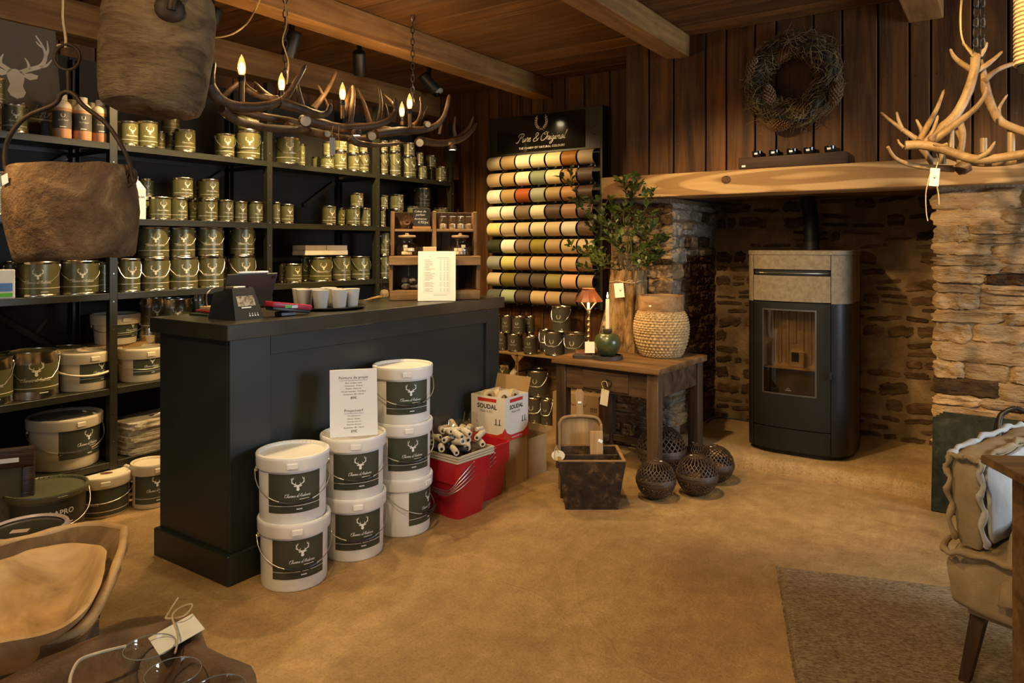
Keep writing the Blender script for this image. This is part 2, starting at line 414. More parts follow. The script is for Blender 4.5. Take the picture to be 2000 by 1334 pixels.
def floor_material():
    m, nt, b = new_mat('floor_concrete')
    v = coords(nt, rnd=False)
    big = noise_tex(nt, v, 1.3, 5, 0.6, 0.6); fine = noise_tex(nt, v, 95, 3, 0.75); mid = noise_tex(nt, v, 11, 6, 0.7, 0.4)
    streak = noise_tex(nt, coords(nt, (10, 2.2, 1), False), 2.2, 4, 0.6, 1.2)
    c = ramp(nt, big, [(0.25, (0.29, 0.175, 0.072)), (0.5, (0.42, 0.265, 0.115)), (0.78, (0.54, 0.36, 0.17))])
    c = mixc(nt, 0.6, c, ramp(nt, mid, [(0.3, (0.55, 0.52, 0.47)), (0.7, (1.2, 1.2, 1.2))]), 'MULTIPLY')
    c = mixc(nt, 0.55, c, ramp(nt, streak, [(0.3, (0.8, 0.77, 0.7)), (0.65, (1.06, 1.06, 1.06))]), 'MULTIPLY')
    c = mixc(nt, 0.6, c, ramp(nt, fine, [(0.34, (0.55, 0.5, 0.44)), (0.5, (1, 1, 1)), (0.72, (1.2, 1.18, 1.14))]), 'MULTIPLY')
    # trowel arcs left in the screed
    h = None
    sep = N(nt, 'ShaderNodeVectorMath', operation='ADD')
    dn = N(nt, 'ShaderNodeTexNoise'); dn.inputs['Scale'].default_value = 2.5; nt.links.new(v, dn.inputs['Vector'])
    dsc = N(nt, 'ShaderNodeVectorMath', operation='SCALE'); dsc.inputs['Scale'].default_value = 0.16
    nt.links.new(dn.outputs['Color'], dsc.inputs[0]); nt.links.new(v, sep.inputs[0]); nt.links.new(dsc.outputs[0], sep.inputs[1])
    for (cx, cy, rad) in ((-1.25, 2.35, 0.95), (-0.62, 3.1, 0.98), (-1.75, 1.75, 0.7), (-0.9, 4.05, 0.38), (-2.3, 1.2, 0.55)):
        d = N(nt, 'ShaderNodeVectorMath', operation='DISTANCE'); d.inputs[1].default_value = (cx + 0.08, cy + 0.08, 0.08)
        nt.links.new(sep.outputs[0], d.inputs[0])
        s1 = N(nt, 'ShaderNodeMath', operation='SUBTRACT'); s1.inputs[1].default_value = rad; nt.links.new(d.outputs['Value'], s1.inputs[0])
        s2 = N(nt, 'ShaderNodeMath', operation='ABSOLUTE'); nt.links.new(s1.outputs[0], s2.inputs[0])
        s3 = N(nt, 'ShaderNodeMapRange'); s3.inputs['From Min'].default_value = 0.0; s3.inputs['From Max'].default_value = 0.011
        s3.inputs['To Min'].default_value = 1.0; s3.inputs['To Max'].default_value = 0.0; nt.links.new(s2.outputs[0], s3.inputs['Value'])
        if h is None: h = s3.outputs[0]
        else:
            a = N(nt, 'ShaderNodeMath', operation='MAXIMUM'); nt.links.new(h, a.inputs[0]); nt.links.new(s3.outputs[0], a.inputs[1]); h = a.outputs[0]
    hh = N(nt, 'ShaderNodeMath', operation='MULTIPLY'); hh.inputs[1].default_value = 0.22; nt.links.new(h, hh.inputs[0])
    sm = N(nt, 'ShaderNodeMath', operation='ADD'); nt.links.new(hh.outputs[0], sm.inputs[0])
    f2 = N(nt, 'ShaderNodeMath', operation='MULTIPLY'); f2.inputs[1].default_value = 0.55; nt.links.new(fine, f2.inputs[0])
    m2 = N(nt, 'ShaderNodeMath', operation='ADD'); nt.links.new(f2.outputs[0], m2.inputs[0]); nt.links.new(mid, m2.inputs[1])
    nt.links.new(m2.outputs[0], sm.inputs[1])
    nt.links.new(c, b.inputs['Base Color']); b.inputs['Roughness'].default_value = 0.5; b.inputs['Specular IOR Level'].default_value = 0.4
    bump(nt, b, sm.outputs[0], 0.6, 0.012)
    return m
M_floor = floor_material()
struct(MB().box(XL - 0.1, XR + 0.1, YR - 0.1, YB + 0.6, -0.1, 0.0).build('floor', M_floor))

# ceiling: dark backing and boards running across the room
ceil = struct(MB().box(XL - 0.1, XR + 0.1, YR - 0.1, YB + 0.7, CEIL + 0.022, CEIL + 0.08).build('ceiling', M_dark))
y = YB + 0.02; k = 0
while y > YR:
    w = random.uniform(0.185, 0.215)
    MB().rbox(XL, XR, y - w + 0.006, y, CEIL, CEIL + 0.021, 0.004).build('plank', M_ceil, ceil)
    y -= w; k += 1
# ceiling beams along the room
for i, (x0, x1) in enumerate(((-3.226, -3.079), (-1.84, -1.69), (-0.44, -0.27), (1.0, 1.15))):
    ye = YB - 0.01 if x1 < -2.2 else 4.525
    zb = 2.612 if i == 0 else 2.63
    b = MB().rbox(x0, x1, YR, ye, zb, CEIL - 0.001, 0.006, 2, jit=0.002).build('trim_%d' % (i + 1), M_beam)
    struct(b); b['label'] = 'squared pine ceiling beam'
b = MB().rbox(XL + 0.002, -4.27, YR, YB - 0.01, 2.575, CEIL - 0.001, 0.006, 2).build('trim_5', M_beam); struct(b)

# left wall behind the shelving
wl = struct(MB().box(XL - 0.1, XL - 0.021, YR, YB + 0.1, 0, CEIL).build('wall_left', M_dark))
y = YR
while y < YB:
    w = random.uniform(0.15, 0.21)
    MB().rbox(XL - 0.02, XL, y, min(y + w, YB) - 0.007, 0, CEIL, 0.003).build('plank', M_wall, wl); y += w
# back wall with the colour chart
wb = struct(MB().box(XL - 0.1, -2.3, YB + 0.021, YB + 0.1, 0, CEIL).build('wall_back', M_dark))
xs = [-4.47, -4.24, -4.05, -3.88, -3.729, -3.619, -3.484, -3.40, -3.285, -3.164, -2.958, -2.778, -2.551, -2.40, -2.13]
for a, b_ in zip(xs, xs[1:]):
    MB().rbox(a, b_ - 0.008, YB, YB + 0.02, 0, CEIL, 0.003).build('plank', M_wall, wb)
# boarded chimney breast above the mantel
br = struct(MB().box(-2.14, XR, 4.556, YB + 0.15, 1.86, CEIL).build('wall_chimney_breast', M_dark))
xs = [-2.147, -1.973, -1.799, -1.581, -1.448, -1.269, -1.143, -0.929, -0.772, -0.585, -0.429, -0.326, -0.135, 0.022, 0.2, 0.36, 0.55, 0.75, 0.95, 1.2, 1.4, 1.6, 1.8, 2.0, 2.2, 2.4, XR]
for a, b_ in zip(xs, xs[1:]):
    MB().rbox(a, b_ - 0.011, 4.532, 4.555, 1.865, CEIL, 0.003).build('plank', M_wall, br)
# nail heads in the boards
nm = MB()
for x in [a + 0.03 for a in xs[:14]]:
    for z in (2.1, 2.35, 2.62): nm.lathe([(0.004, 0), (0.004, 0.002)], 6, T(x, 4.531, z + random.uniform(-0.03, 0.03)) @ RX(PI / 2), cap1=True)
nm.build('nail_heads', plain('nail', (0.10, 0.08, 0.06), 0.5, 0.6), br)['kind'] = 'stuff'
# oak mantel beam
def mantel_material():
    m, nt, b = new_mat('mantel_oak')
    v = coords(nt, (0.5, 5, 4.5), False)
    n1 = noise_tex(nt, v, 1.25, 2, 0.4, 1.1)
    bands = N(nt, 'ShaderNodeMath', operation='SINE'); ml = N(nt, 'ShaderNodeMath', operation='MULTIPLY'); ml.inputs[1].default_value = 34
    nt.links.new(n1, ml.inputs[0]); nt.links.new(ml.outputs[0], bands.inputs[0])
    fine = noise_tex(nt, coords(nt, (2, 70, 70), False), 1, 3)
    c = ramp(nt, bands.outputs[0], [(0.0, (0.30, 0.16, 0.055)), (0.45, (0.44, 0.26, 0.10)), (0.8, (0.53, 0.33, 0.14))])
    c = mixc(nt, 0.3, c, ramp(nt, fine, [(0.3, (0.6, 0.56, 0.5)), (0.7, (1.1, 1.1, 1.1))]), 'MULTIPLY')
    nt.links.new(c, b.inputs['Base Color']); b.inputs['Roughness'].default_value = 0.6; b.inputs['Specular IOR Level'].default_value = 0.3
    bump(nt, b, fine, 0.15, 0.003)
    return m
M_mantel = mantel_material()
mt = struct(MB().rbox(-2.3, XR, 4.45, 4.78, 1.722, 1.868, 0.008, 2, jit=0.003).build('trim_6', M_mantel)); mt['label'] = 'pale oak mantel beam over the fireplace'
mk = MB().lathe([(0.0, 0.004), (0.012, 0.0045), (0.024, 0.002), (0.026, 0.0)], 10, T(at_y(1418, 351, 4.45).x, 4.4495, at_y(1418, 351, 4.45).z) @ RX(PI / 2) @ Matrix.Scale(1.2, 4, (1, 0, 0)))
mk.build('knot', mottled('knot_wood', [(0.3, (0.03, 0.015, 0.006)), (0.7, (0.2, 0.1, 0.04))], 60, 4, 0.8, 0.8, 90), mt, 60)
# walls that only the light knows: right side and behind the viewer, each with its window opening
def wall_with_window(name, axis, c0, c1, u0, u1, wu0, wu1, wz0, wz1):
    mb = MB()
    for (a, b_, z0, z1) in ((u0, wu0, 0, CEIL), (wu1, u1, 0, CEIL), (wu0, wu1, 0, wz0), (wu0, wu1, wz1, CEIL)):
        if axis == 'x': mb.box(c0, c1, a, b_, z0, z1)
        else: mb.box(a, b_, c0, c1, z0, z1)
    return struct(mb.build(name, M_plaster))
wall_with_window('wall_right', 'x', XR, XR + 0.12, YR - 0.1, YB + 0.6, 2.85, 4.25, 0.85, 2.1)
wall_with_window('wall_rear', 'y', YR - 0.12, YR, XL - 0.1, XR + 0.1, -1.65, -0.15, 0.95, 2.15)
M_frame = wood('window_frame_wood', (0.15, 0.08, 0.03), (0.3, 0.17, 0.07), 'Z')
def window(name, axis, c, u0, u1, z0, z1):
    mb = MB()
    def bar(a0, a1, b0, b1):
        if axis == 'x': mb.box(c, c + 0.05, a0, a1, b0, b1)
        else: mb.box(a0, a1, c - 0.05, c, b0, b1)
    bar(u0, u0 + 0.06, z0, z1); bar(u1 - 0.06, u1, z0, z1); bar(u0 + 0.06, u1 - 0.06, z0, z0 + 0.06); bar(u0 + 0.06, u1 - 0.06, z1 - 0.06, z1)
    um = (u0 + u1) / 2; bar(um - 0.02, um + 0.02, z0 + 0.06, z1 - 0.06)
    w = struct(mb.build(name, M_frame))
    g = MB()
    for a, b_ in ((u0 + 0.06, um - 0.02), (um + 0.02, u1 - 0.06)):
        g = MB()
        if axis == 'x': g.box(c + 0.02, c + 0.024, a, b_, z0 + 0.06, z1 - 0.06)
        else: g.box(a, b_, c - 0.024, c - 0.02, z0 + 0.06, z1 - 0.06)
        g.build('pane', glass('window_glass'), w)
window('window_1', 'x', XR + 0.03, 2.85, 4.25, 0.85, 2.1)
window('window_2', 'y', YR - 0.03, -1.65, -0.15, 0.95, 2.15)

# ------------------------------------------------------------------ stone work
def stone_protos(n, nx=18, nz=8, rough=0.34, wob=0.10, s0=100):
    out = []
    for k in range(n):
        rnd = random.Random(s0 + k); off = Vector((k * 7.3, k * 3.1, 0))
        skew = rnd.uniform(-0.12, 0.12); pw = rnd.uniform(3.0, 6.0)
        ed = [rnd.uniform(-0.06, 0.06) for _ in range(8)]
        def fn(u, v):
            x = u * 2 - 1; z = v * 2 - 1
            # squash the square outline towards an uneven rounded block
            k2 = (1 - 0.16 * abs(z) ** pw); k3 = (1 - 0.16 * abs(x) ** pw)
            X = x * k2 * (1 + ed[0] * z + ed[1] * z * z) + skew * z * 0.25
            Z = z * k3 * (1 + ed[2] * x + ed[3] * math.sin(2.3 * x + ed[4] * 20)) + ed[5] * x
            e = min(1 - abs(x), 1 - abs(z)); fall = min(1.0, e / 0.28) ** 0.6 if e > 0 else 0
            nn = mnoise.noise(Vector((x * 1.6, z * 1.2, 0)) + off) * 0.9 + mnoise.noise(Vector((x * 4, z * 5, 3)) + off) * 0.45 + mnoise.noise(Vector((x * 3, z * 14, 5)) + off) * 0.35
            d = -(fall * (0.62 + rough * 1.3 * nn)) + (0.18 if e <= 0 else 0)
            X += wob * mnoise.noise(Vector((z * 2.6, k, 9)) + off) + 0.05 * mnoise.noise(Vector((z * 9, k, 2)) + off); Z += wob * 1.9 * mnoise.noise(Vector((x * 2.3, k, 4)) + off) + 0.10 * mnoise.noise(Vector((x * 8, k, 6)) + off)
            return Vector((X * 0.5, d, Z * 0.5))
        out.append(MB().grid(fn, nx, nz))
    return out
M_stone = mottled('pier_stone', [(0.25, (0.13, 0.068, 0.026)), (0.42, (0.33, 0.20, 0.09)), (0.6, (0.46, 0.31, 0.16)), (0.8, (0.55, 0.40, 0.24))], 7, 7, 0.85, 1.0, 30, 0.03, 0.25, 0.6, 0.28, (1, 1, 3.0), 0.0, 'Position')
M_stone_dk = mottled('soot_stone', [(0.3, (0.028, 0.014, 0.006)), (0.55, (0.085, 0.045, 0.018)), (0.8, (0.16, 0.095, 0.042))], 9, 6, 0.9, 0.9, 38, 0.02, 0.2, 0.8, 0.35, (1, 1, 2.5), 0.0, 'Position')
M_stone_wh = mottled('lime_washed_stone', [(0.3, (0.10, 0.070, 0.042)), (0.5, (0.24, 0.195, 0.14)), (0.75, (0.40, 0.35, 0.28))], 8, 6, 0.9, 0.9, 40, 0.02, 0.2, 1.0, 0.2, (1, 1, 2.2), 0.0, 'Position')
M_mortar = mottled('pier_mortar', [(0.3, (0.24, 0.16, 0.085)), (0.7, (0.40, 0.29, 0.17))], 5, 6, 0.95, 0.9, 60, 0.015)
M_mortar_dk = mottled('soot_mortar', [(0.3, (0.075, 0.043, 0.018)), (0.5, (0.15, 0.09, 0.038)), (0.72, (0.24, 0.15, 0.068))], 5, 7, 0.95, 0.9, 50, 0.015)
PROTO = stone_protos(16)
PROTO_B = stone_protos(12, 14, 6, 0.2, 0.2, 300)
PROTO_ME = {}
def stones(parent, M, w, h, mat, rh=(0.06, 0.12), sw=(0.16, 0.5), gap=0.014, proud=(0.03, 0.05), seed=1, skip=0.0, mats=None, P_=None, tiltr=0.05, fat=1.12):
    P_ = P_ or PROTO; rnd = random.Random(seed); z = 0.0
    while z < h - 0.03:
        hh = min(rnd.uniform(*rh), h - z); x = -rnd.uniform(0, 0.06)
        while x < w - 0.02:
            ww = rnd.uniform(*sw)
            if x + ww > w - 0.07: ww = w - x
            cells = [(z, hh)] if hh < 0.085 or rnd.random() < 0.7 else [(z, hh * 0.45), (z + hh * 0.47, hh * 0.53)]
            for (zz, h2) in cells:
                if rnd.random() < skip: continue
                k = rnd.randrange(len(P_)); m_ = mats(x + ww / 2, zz, rnd) if mats else mat
                key = (id(P_), k, m_.name)
                if key not in PROTO_ME: PROTO_ME[key] = P_[k].mesh('stone', m_, 38)
                o = link('stone', PROTO_ME[key], parent)
                x0 = max(x, 0); cw = x + ww - x0
                L = M @ T(x0 + cw / 2, 0, zz + h2 / 2 + rnd.uniform(-0.006, 0.006)) @ RY(rnd.uniform(-tiltr, tiltr))
                fl = -1 if rnd.random() < 0.5 else 1
                o.matrix_local = L @ Matrix.Diagonal((max(0.03, cw - gap) * 1.06, rnd.uniform(*proud), max(0.02, h2 - gap) * fat, 1))
            x += ww
        z += hh
# left pier (front face and the inner cheek that faces the stove)
p1 = struct(MB().box(-2.3, -1.855, YF + 0.012, YB + 0.15, 0, 1.72).build('wall_pier_left', M_mortar))
def pier_mats(x, z, rnd):
    if x > 0.26 and z < 0.75: return M_stone_wh
    if z > 1.52 or rnd.random() < 0.12: return M_stone_dk
    return M_stone
stones(p1, T(-2.3, YF + 0.012, 0.0), 0.455, 1.70, M_stone, (0.045, 0.10), (0.10, 0.32), 0.008, (0.018, 0.04), 3, mats=pier_mats, fat=1.2)
pc = struct(MB().box(-1.99, -1.853, YF + 0.02, 5.56, 0, 1.72).build('wall_fireplace_cheek', M_mortar_dk))
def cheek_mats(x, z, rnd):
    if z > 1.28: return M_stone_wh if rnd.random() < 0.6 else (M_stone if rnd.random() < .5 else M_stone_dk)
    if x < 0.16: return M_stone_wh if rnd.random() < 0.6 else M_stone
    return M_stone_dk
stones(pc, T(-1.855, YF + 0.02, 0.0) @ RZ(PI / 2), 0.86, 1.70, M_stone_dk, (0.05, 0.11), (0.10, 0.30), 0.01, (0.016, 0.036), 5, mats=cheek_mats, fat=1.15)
# back of the fireplace and right cheek
pb = struct(MB().box(-1.9, -0.2, 5.46, 5.58, 0, CEIL).build('wall_fireplace_back', M_mortar_dk))
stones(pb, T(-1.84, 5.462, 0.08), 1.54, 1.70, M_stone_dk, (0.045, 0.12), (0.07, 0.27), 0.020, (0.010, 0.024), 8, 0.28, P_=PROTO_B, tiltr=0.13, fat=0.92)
pr = struct(MB().box(-0.31, XR, YF + 0.012, 5.56, 0, 1.73).build('wall_pier_right', M_mortar))
def rp_mats(x, z, rnd): return M_stone_dk if rnd.random() < 0.06 else M_stone
stones(pr, T(-0.325, YF + 0.01, 0), 1.1, 1.705, M_stone, (0.05, 0.115), (0.14, 0.46), 0.004, (0.022, 0.05), 21, mats=rp_mats, tiltr=0.035, fat=1.22)
# unseen cover added over the fireplace to block a light leak
struct(MB().box(-2.0, XR, 4.79, 5.6, 1.735, 1.80).build('ceiling_leak_cover', M_mortar_dk))
# hearth slab
def hearth(u, v):
    return None
hm = MB()
nx = 40
def edge(i): return YF - 0.03 + 0.014 * mnoise.noise(Vector((i * 0.35, 0, 0))) + 0.01 * mnoise.noise(Vector((i * 1.3, 4, 0)))
rows = []
for i in range(nx + 1):
    x = lerp(-1.853, -0.31, i / nx); e = edge(i)
    zt = 0.085 + 0.004 * mnoise.noise(Vector((i * 0.4, 9, 0)))
    rows.append([(x, e - 0.012, -0.01), (x, e - 0.004, 0.05), (x, e + 0.012, zt - 0.012), (x, e + 0.035, zt), (x, YF + 0.3, 0.086), (x, 5.47, 0.086)])
hm.grid(lambda u, v: rows[round(u * nx)][round(v * 5)], nx, 5)
struct(hm.build('floor_hearth', M_floor, smooth=60))
# ================================================================== TRACK SPOTLIGHTS
M_black = plain('black_metal', (0.012, 0.011, 0.010), 0.45, 0.3, 0.05)
M_lens = emit('lamp_lens', (1.0, 0.8, 0.5), 6.0)
def track_spot(loc, target, energy, label, size=58, blend=0.7, radius=0.03, zc=CEIL):
    loc = Vector(loc); d = (Vector(target) - loc).normalized()
    t = thing('track_spotlight', label, 'spotlight', (loc.x, loc.y, zc), group='ceiling spotlights')
    q = d.to_track_quat('-Z', 'Y').to_matrix().to_4x4(); c = loc - Vector((loc.x, loc.y, zc))
    M = T(*c) @ q
    MB().lathe([(0.042, -0.075), (0.042, 0.07), (0.036, 0.078)], 20, M, cap1=True).lathe([(0.034, -0.06), (0.038, -0.075), (0.042, -0.075)], 20, M).build('housing', M_black, t, 40)
    MB().lathe([(0.0001, -0.058), (0.034, -0.058)], 20, M).build('lens', M_lens, t)
    MB().box(-0.012, 0.012, -0.012, 0.012, c.z + 0.03, 0).build('bracket', M_black, t)
    MB().lathe([(0.05, -0.015), (0.05, 0.0)], 20, cap0=True).build('ceiling_rose', M_black, t, 40)
    spot_light('spot_lamp', tuple(loc + d * 0.08), target, energy, size, blend, radius)
# the visible row between the first beam and the shelving
SR = -3.50
track_spot((SR, at_x(412, 30, SR).y, 2.60), (-4.05, 1.9, 1.2), 85, 'black ceiling spotlight nearest the hanging wooden pails', 75)
track_spot((SR, at_x(570, 75, SR).y, 2.60), (-4.1, 2.75, 1.25), 85, 'black ceiling spotlight, second in the row above the counter', 75)
track_spot((SR, at_x(702, 112, SR).y, 2.60), (-4.1, 4.0, 1.4), 105, 'black ceiling spotlight, third in the row above the counter', 95)
track_spot((SR, at_x(838, 150, SR).y, 2.60), (-3.0, 5.05, 1.5), 55, 'black ceiling spotlight beside the dome camera, aimed at the colour chart', 70)
# the next row, over the middle of the shop
SR2 = -1.60
track_spot((SR2, 2.75, 2.60), (-1.25, 4.6, 0.75), 115, 'black ceiling spotlight out over the room, aimed at the fireplace', 75)
track_spot((SR2, 1.2, 2.60), (-1.35, 3.2, 0.0), 62, 'black ceiling spotlight out over the room, aimed at the floor', 85)
track_spot((-0.30, 1.3, 2.60), (0.40, 4.6, 1.1), 260, 'black ceiling spotlight out over the room, aimed at the right pier', 36, 0.5)
track_spot((-2.35, 2.2, 2.60), (-2.1, 4.3, 0.6), 40, 'black ceiling spotlight out over the room, aimed at the low table', 70)
track_spot((-0.15, 0.6, 2.60), (-0.5, 2.7, 0.0), 55, 'black ceiling spotlight out over the room, aimed at the rug', 85)
track_spot((-2.0, 0.0, 2.60), (-2.3, 0.95, 0.5), 75, 'black ceiling spotlight out over the room, aimed at the wooden bowls', 62)
track_spot((-0.95, -0.2, 2.60), (-1.8, 0.9, 1.6), 34, 'black ceiling spotlight out over the room, aimed at the hanging pails', 50)
# ================================================================== SHOP COUNTER
M_counter = plain('counter_paint', (0.020, 0.025, 0.023), 0.42, 0, 0.12, 5, 0.45, 0.05, 120)
t = thing('shop_counter', 'long dark green painted shop counter with recessed front panel and plinth', 'counter', (-2.9, 2.755, 0))
def C(x0, x1, y0, y1, z0, z1, nm, r=0.002, mb=None):
    return (mb or MB()).rbox(x0 + 2.9, x1 + 2.9, y0 - 2.755, y1 - 2.755, z0, z1, r)
C(-3.165, -2.66, 1.80, 3.72, 0.02, 1.009, '').build('body', M_counter, t)
pl = MB(); C(-3.18, -2.623, 1.779, 3.735, 0.0, 0.125, '', 0.004, pl); pl.build('plinth', M_counter, t)
for (y0, y1) in ((1.80, 2.00), (3.585, 3.72)): C(-2.66, -2.64, y0, y1, 0.125, 1.009, '').build('stile', M_counter, t)
C(-2.66, -2.64, 2.00, 3.585, 0.925, 1.009, '').build('rail', M_counter, t)
C(-2.66, -2.64, 2.00, 3.585, 0.125, 0.205, '').build('rail', M_counter, t)
M_top = plain('counter_top_paint', (0.040, 0.036, 0.026), 0.28, 0, 0.2, 7, 0.5, 0.04, 60)
ct = MB().rbox(-3.195, -2.612, 1.768, 3.742, 1.0095, 1.077, 0.004, 2).build('counter_top', M_top)
tag(ct, 'thick dark worktop lying on the shop counter', 'worktop')
CT = 1.0775
# ================================================================== PAINT CANS AND BUCKETS (builders)
M_can = plain('olive_can_paint', (0.115, 0.105, 0.036), 0.33, 0.25, 0.06, 3, 0.6)
M_can2 = plain('taupe_can_paint', (0.085, 0.070, 0.052), 0.42, 0.1, 0.06, 3, 0.5)
M_tin = plain('tinplate', (0.72, 0.66, 0.52), 0.22, 1.0, 0.06, 8)
M_wire = plain('steel_wire', (0.66, 0.62, 0.54), 0.3, 1.0, 0.05)
M_cream = plain('cream_print', (0.72, 0.66, 0.50), 0.5, 0, 0.03)
M_bwhite = plain('white_plastic', (0.80, 0.79, 0.77), 0.35, 0, 0.03, 3, 0.5)
M_bcream = plain('cream_plastic', (0.62, 0.53, 0.38), 0.38, 0, 0.05, 3, 0.5)
M_label = plain('dark_green_label', (0.052, 0.057, 0.036), 0.45, 0, 0.06, 4, 0.4)
M_pwhite = plain('white_print', (0.82, 0.82, 0.80), 0.5, 0, 0.02)
M_grip = plain('black_plastic', (0.015, 0.015, 0.015), 0.4, 0, 0.05)
CAN_ME = {}
def can_meshes(r, h, handle, style):
    key = (r, h, handle, style)
    if key in CAN_ME: return CAN_ME[key]
    tin = style == 'tin'
    paint = {'olive': M_can, 'taupe': M_can2, 'tin': M_can}[style]
    b0, b1 = (0.012, h - 0.014) if not tin else (0.17 * h, 0.74 * h)
    d = {}
    d['body'] = MB().lathe([(r, b0), (r, b1)], 32).mesh('body', paint, 40)
    d['rim_top'] = MB().lathe([(r - 0.0005, b1), (r + 0.002, h - 0.008), (r + 0.003, h - 0.003), (r + 0.001, h), (r - 0.005, h), (r - 0.007, h - 0.006)], 32).mesh('rim', M_tin, 40) if not tin else \
        MB().lathe([(r - 0.0005, b1), (r - 0.0005, h - 0.012), (r + 0.003, h - 0.006), (r + 0.002, h), (r - 0.006, h)], 32).mesh('rim', M_tin, 40)
    d['rim_bot'] = MB().lathe([(r - 0.0005, b0), (r + 0.002, b0 - 0.006 if not tin else 0.006), (r + 0.002, 0.002), (r - 0.004, 0.0)], 32, cap1=True).mesh('rim', M_tin, 40)
    d['lid'] = MB().lathe([(r - 0.007, h - 0.006), (r - 0.014, h - 0.004), (r - 0.018, h - 0.009), (0.001, h - 0.008)], 32).mesh('lid', M_tin if not tin else M_can, 40)
    p = Print2D()
    if style in ('olive', 'tin'):
        p.add(DEER, 0, 0.64 * h, min(0.30 * h, 0.85 * r)); p.add(CHARME, 0, 0.42 * h, 1.25 * r)
        p.rect(-1.5 * r, 1.5 * r, 0.235 * h, 0.25 * h, 24); p.rect(0.12 * r, 0.5 * r, 0.125 * h, 0.145 * h, 3)
    else:
        p.add(LAUREL, 0, 0.60 * h, min(0.24 * h, 0.5 * r)); p.add(PUREO, 0, 0.40 * h, 1.05 * r); p.rect(0.3 * r, 0.42 * r, 0.1 * h, 0.14 * h, 1)
    mb = MB(); p.wrap(mb, lambda z: r, 0, 0.0007)
    d['print'] = mb.mesh('print', M_cream)
    if handle:
        w = MB(); k = r + 0.004; pts = []
        for a, z in ((-90, .86), (-80, .80), (-58, .60), (-36, .44), (-18, .42), (0, .42), (18, .42), (36, .44), (58, .60), (80, .80), (90, .86)):
            kk = k + 0.006 * math.cos(R(a)); pts.append((kk * math.sin(R(a)), -kk * math.cos(R(a)), z * h))
        w.tube(pts, max(0.0018, 0.015 * r), 6)
        for s_ in (-1, 1): w.lathe([(0.011, 0), (0.009, 0.005), (0.0, 0.007)], 10, T(s_ * (r - 0.001), 0, .86 * h) @ RY(s_ * PI / 2))
        d['handle'] = w.mesh('handle', M_wire, 50)
    CAN_ME[key] = d; return d
def make_can(label, loc, r, h, handle=False, style='olive', rz=PI / 2, group=None, cat='paint can', prt=True):
    r = round(r / 0.003) * 0.003; h = round(h / 0.004) * 0.004
    d = can_meshes(r, h, handle, style)
    t = thing('paint_can', label, cat, loc, rz, group)
    b = link('body', d['body'], t)
    if prt: link('print', d['print'], b)
    link('rim', d['rim_top'], t); link('rim', d['rim_bot'], t); link('lid', d['lid'], t)
    if handle: link('handle', d['handle'], t)
    t['h'] = h; t['r'] = r
    return t
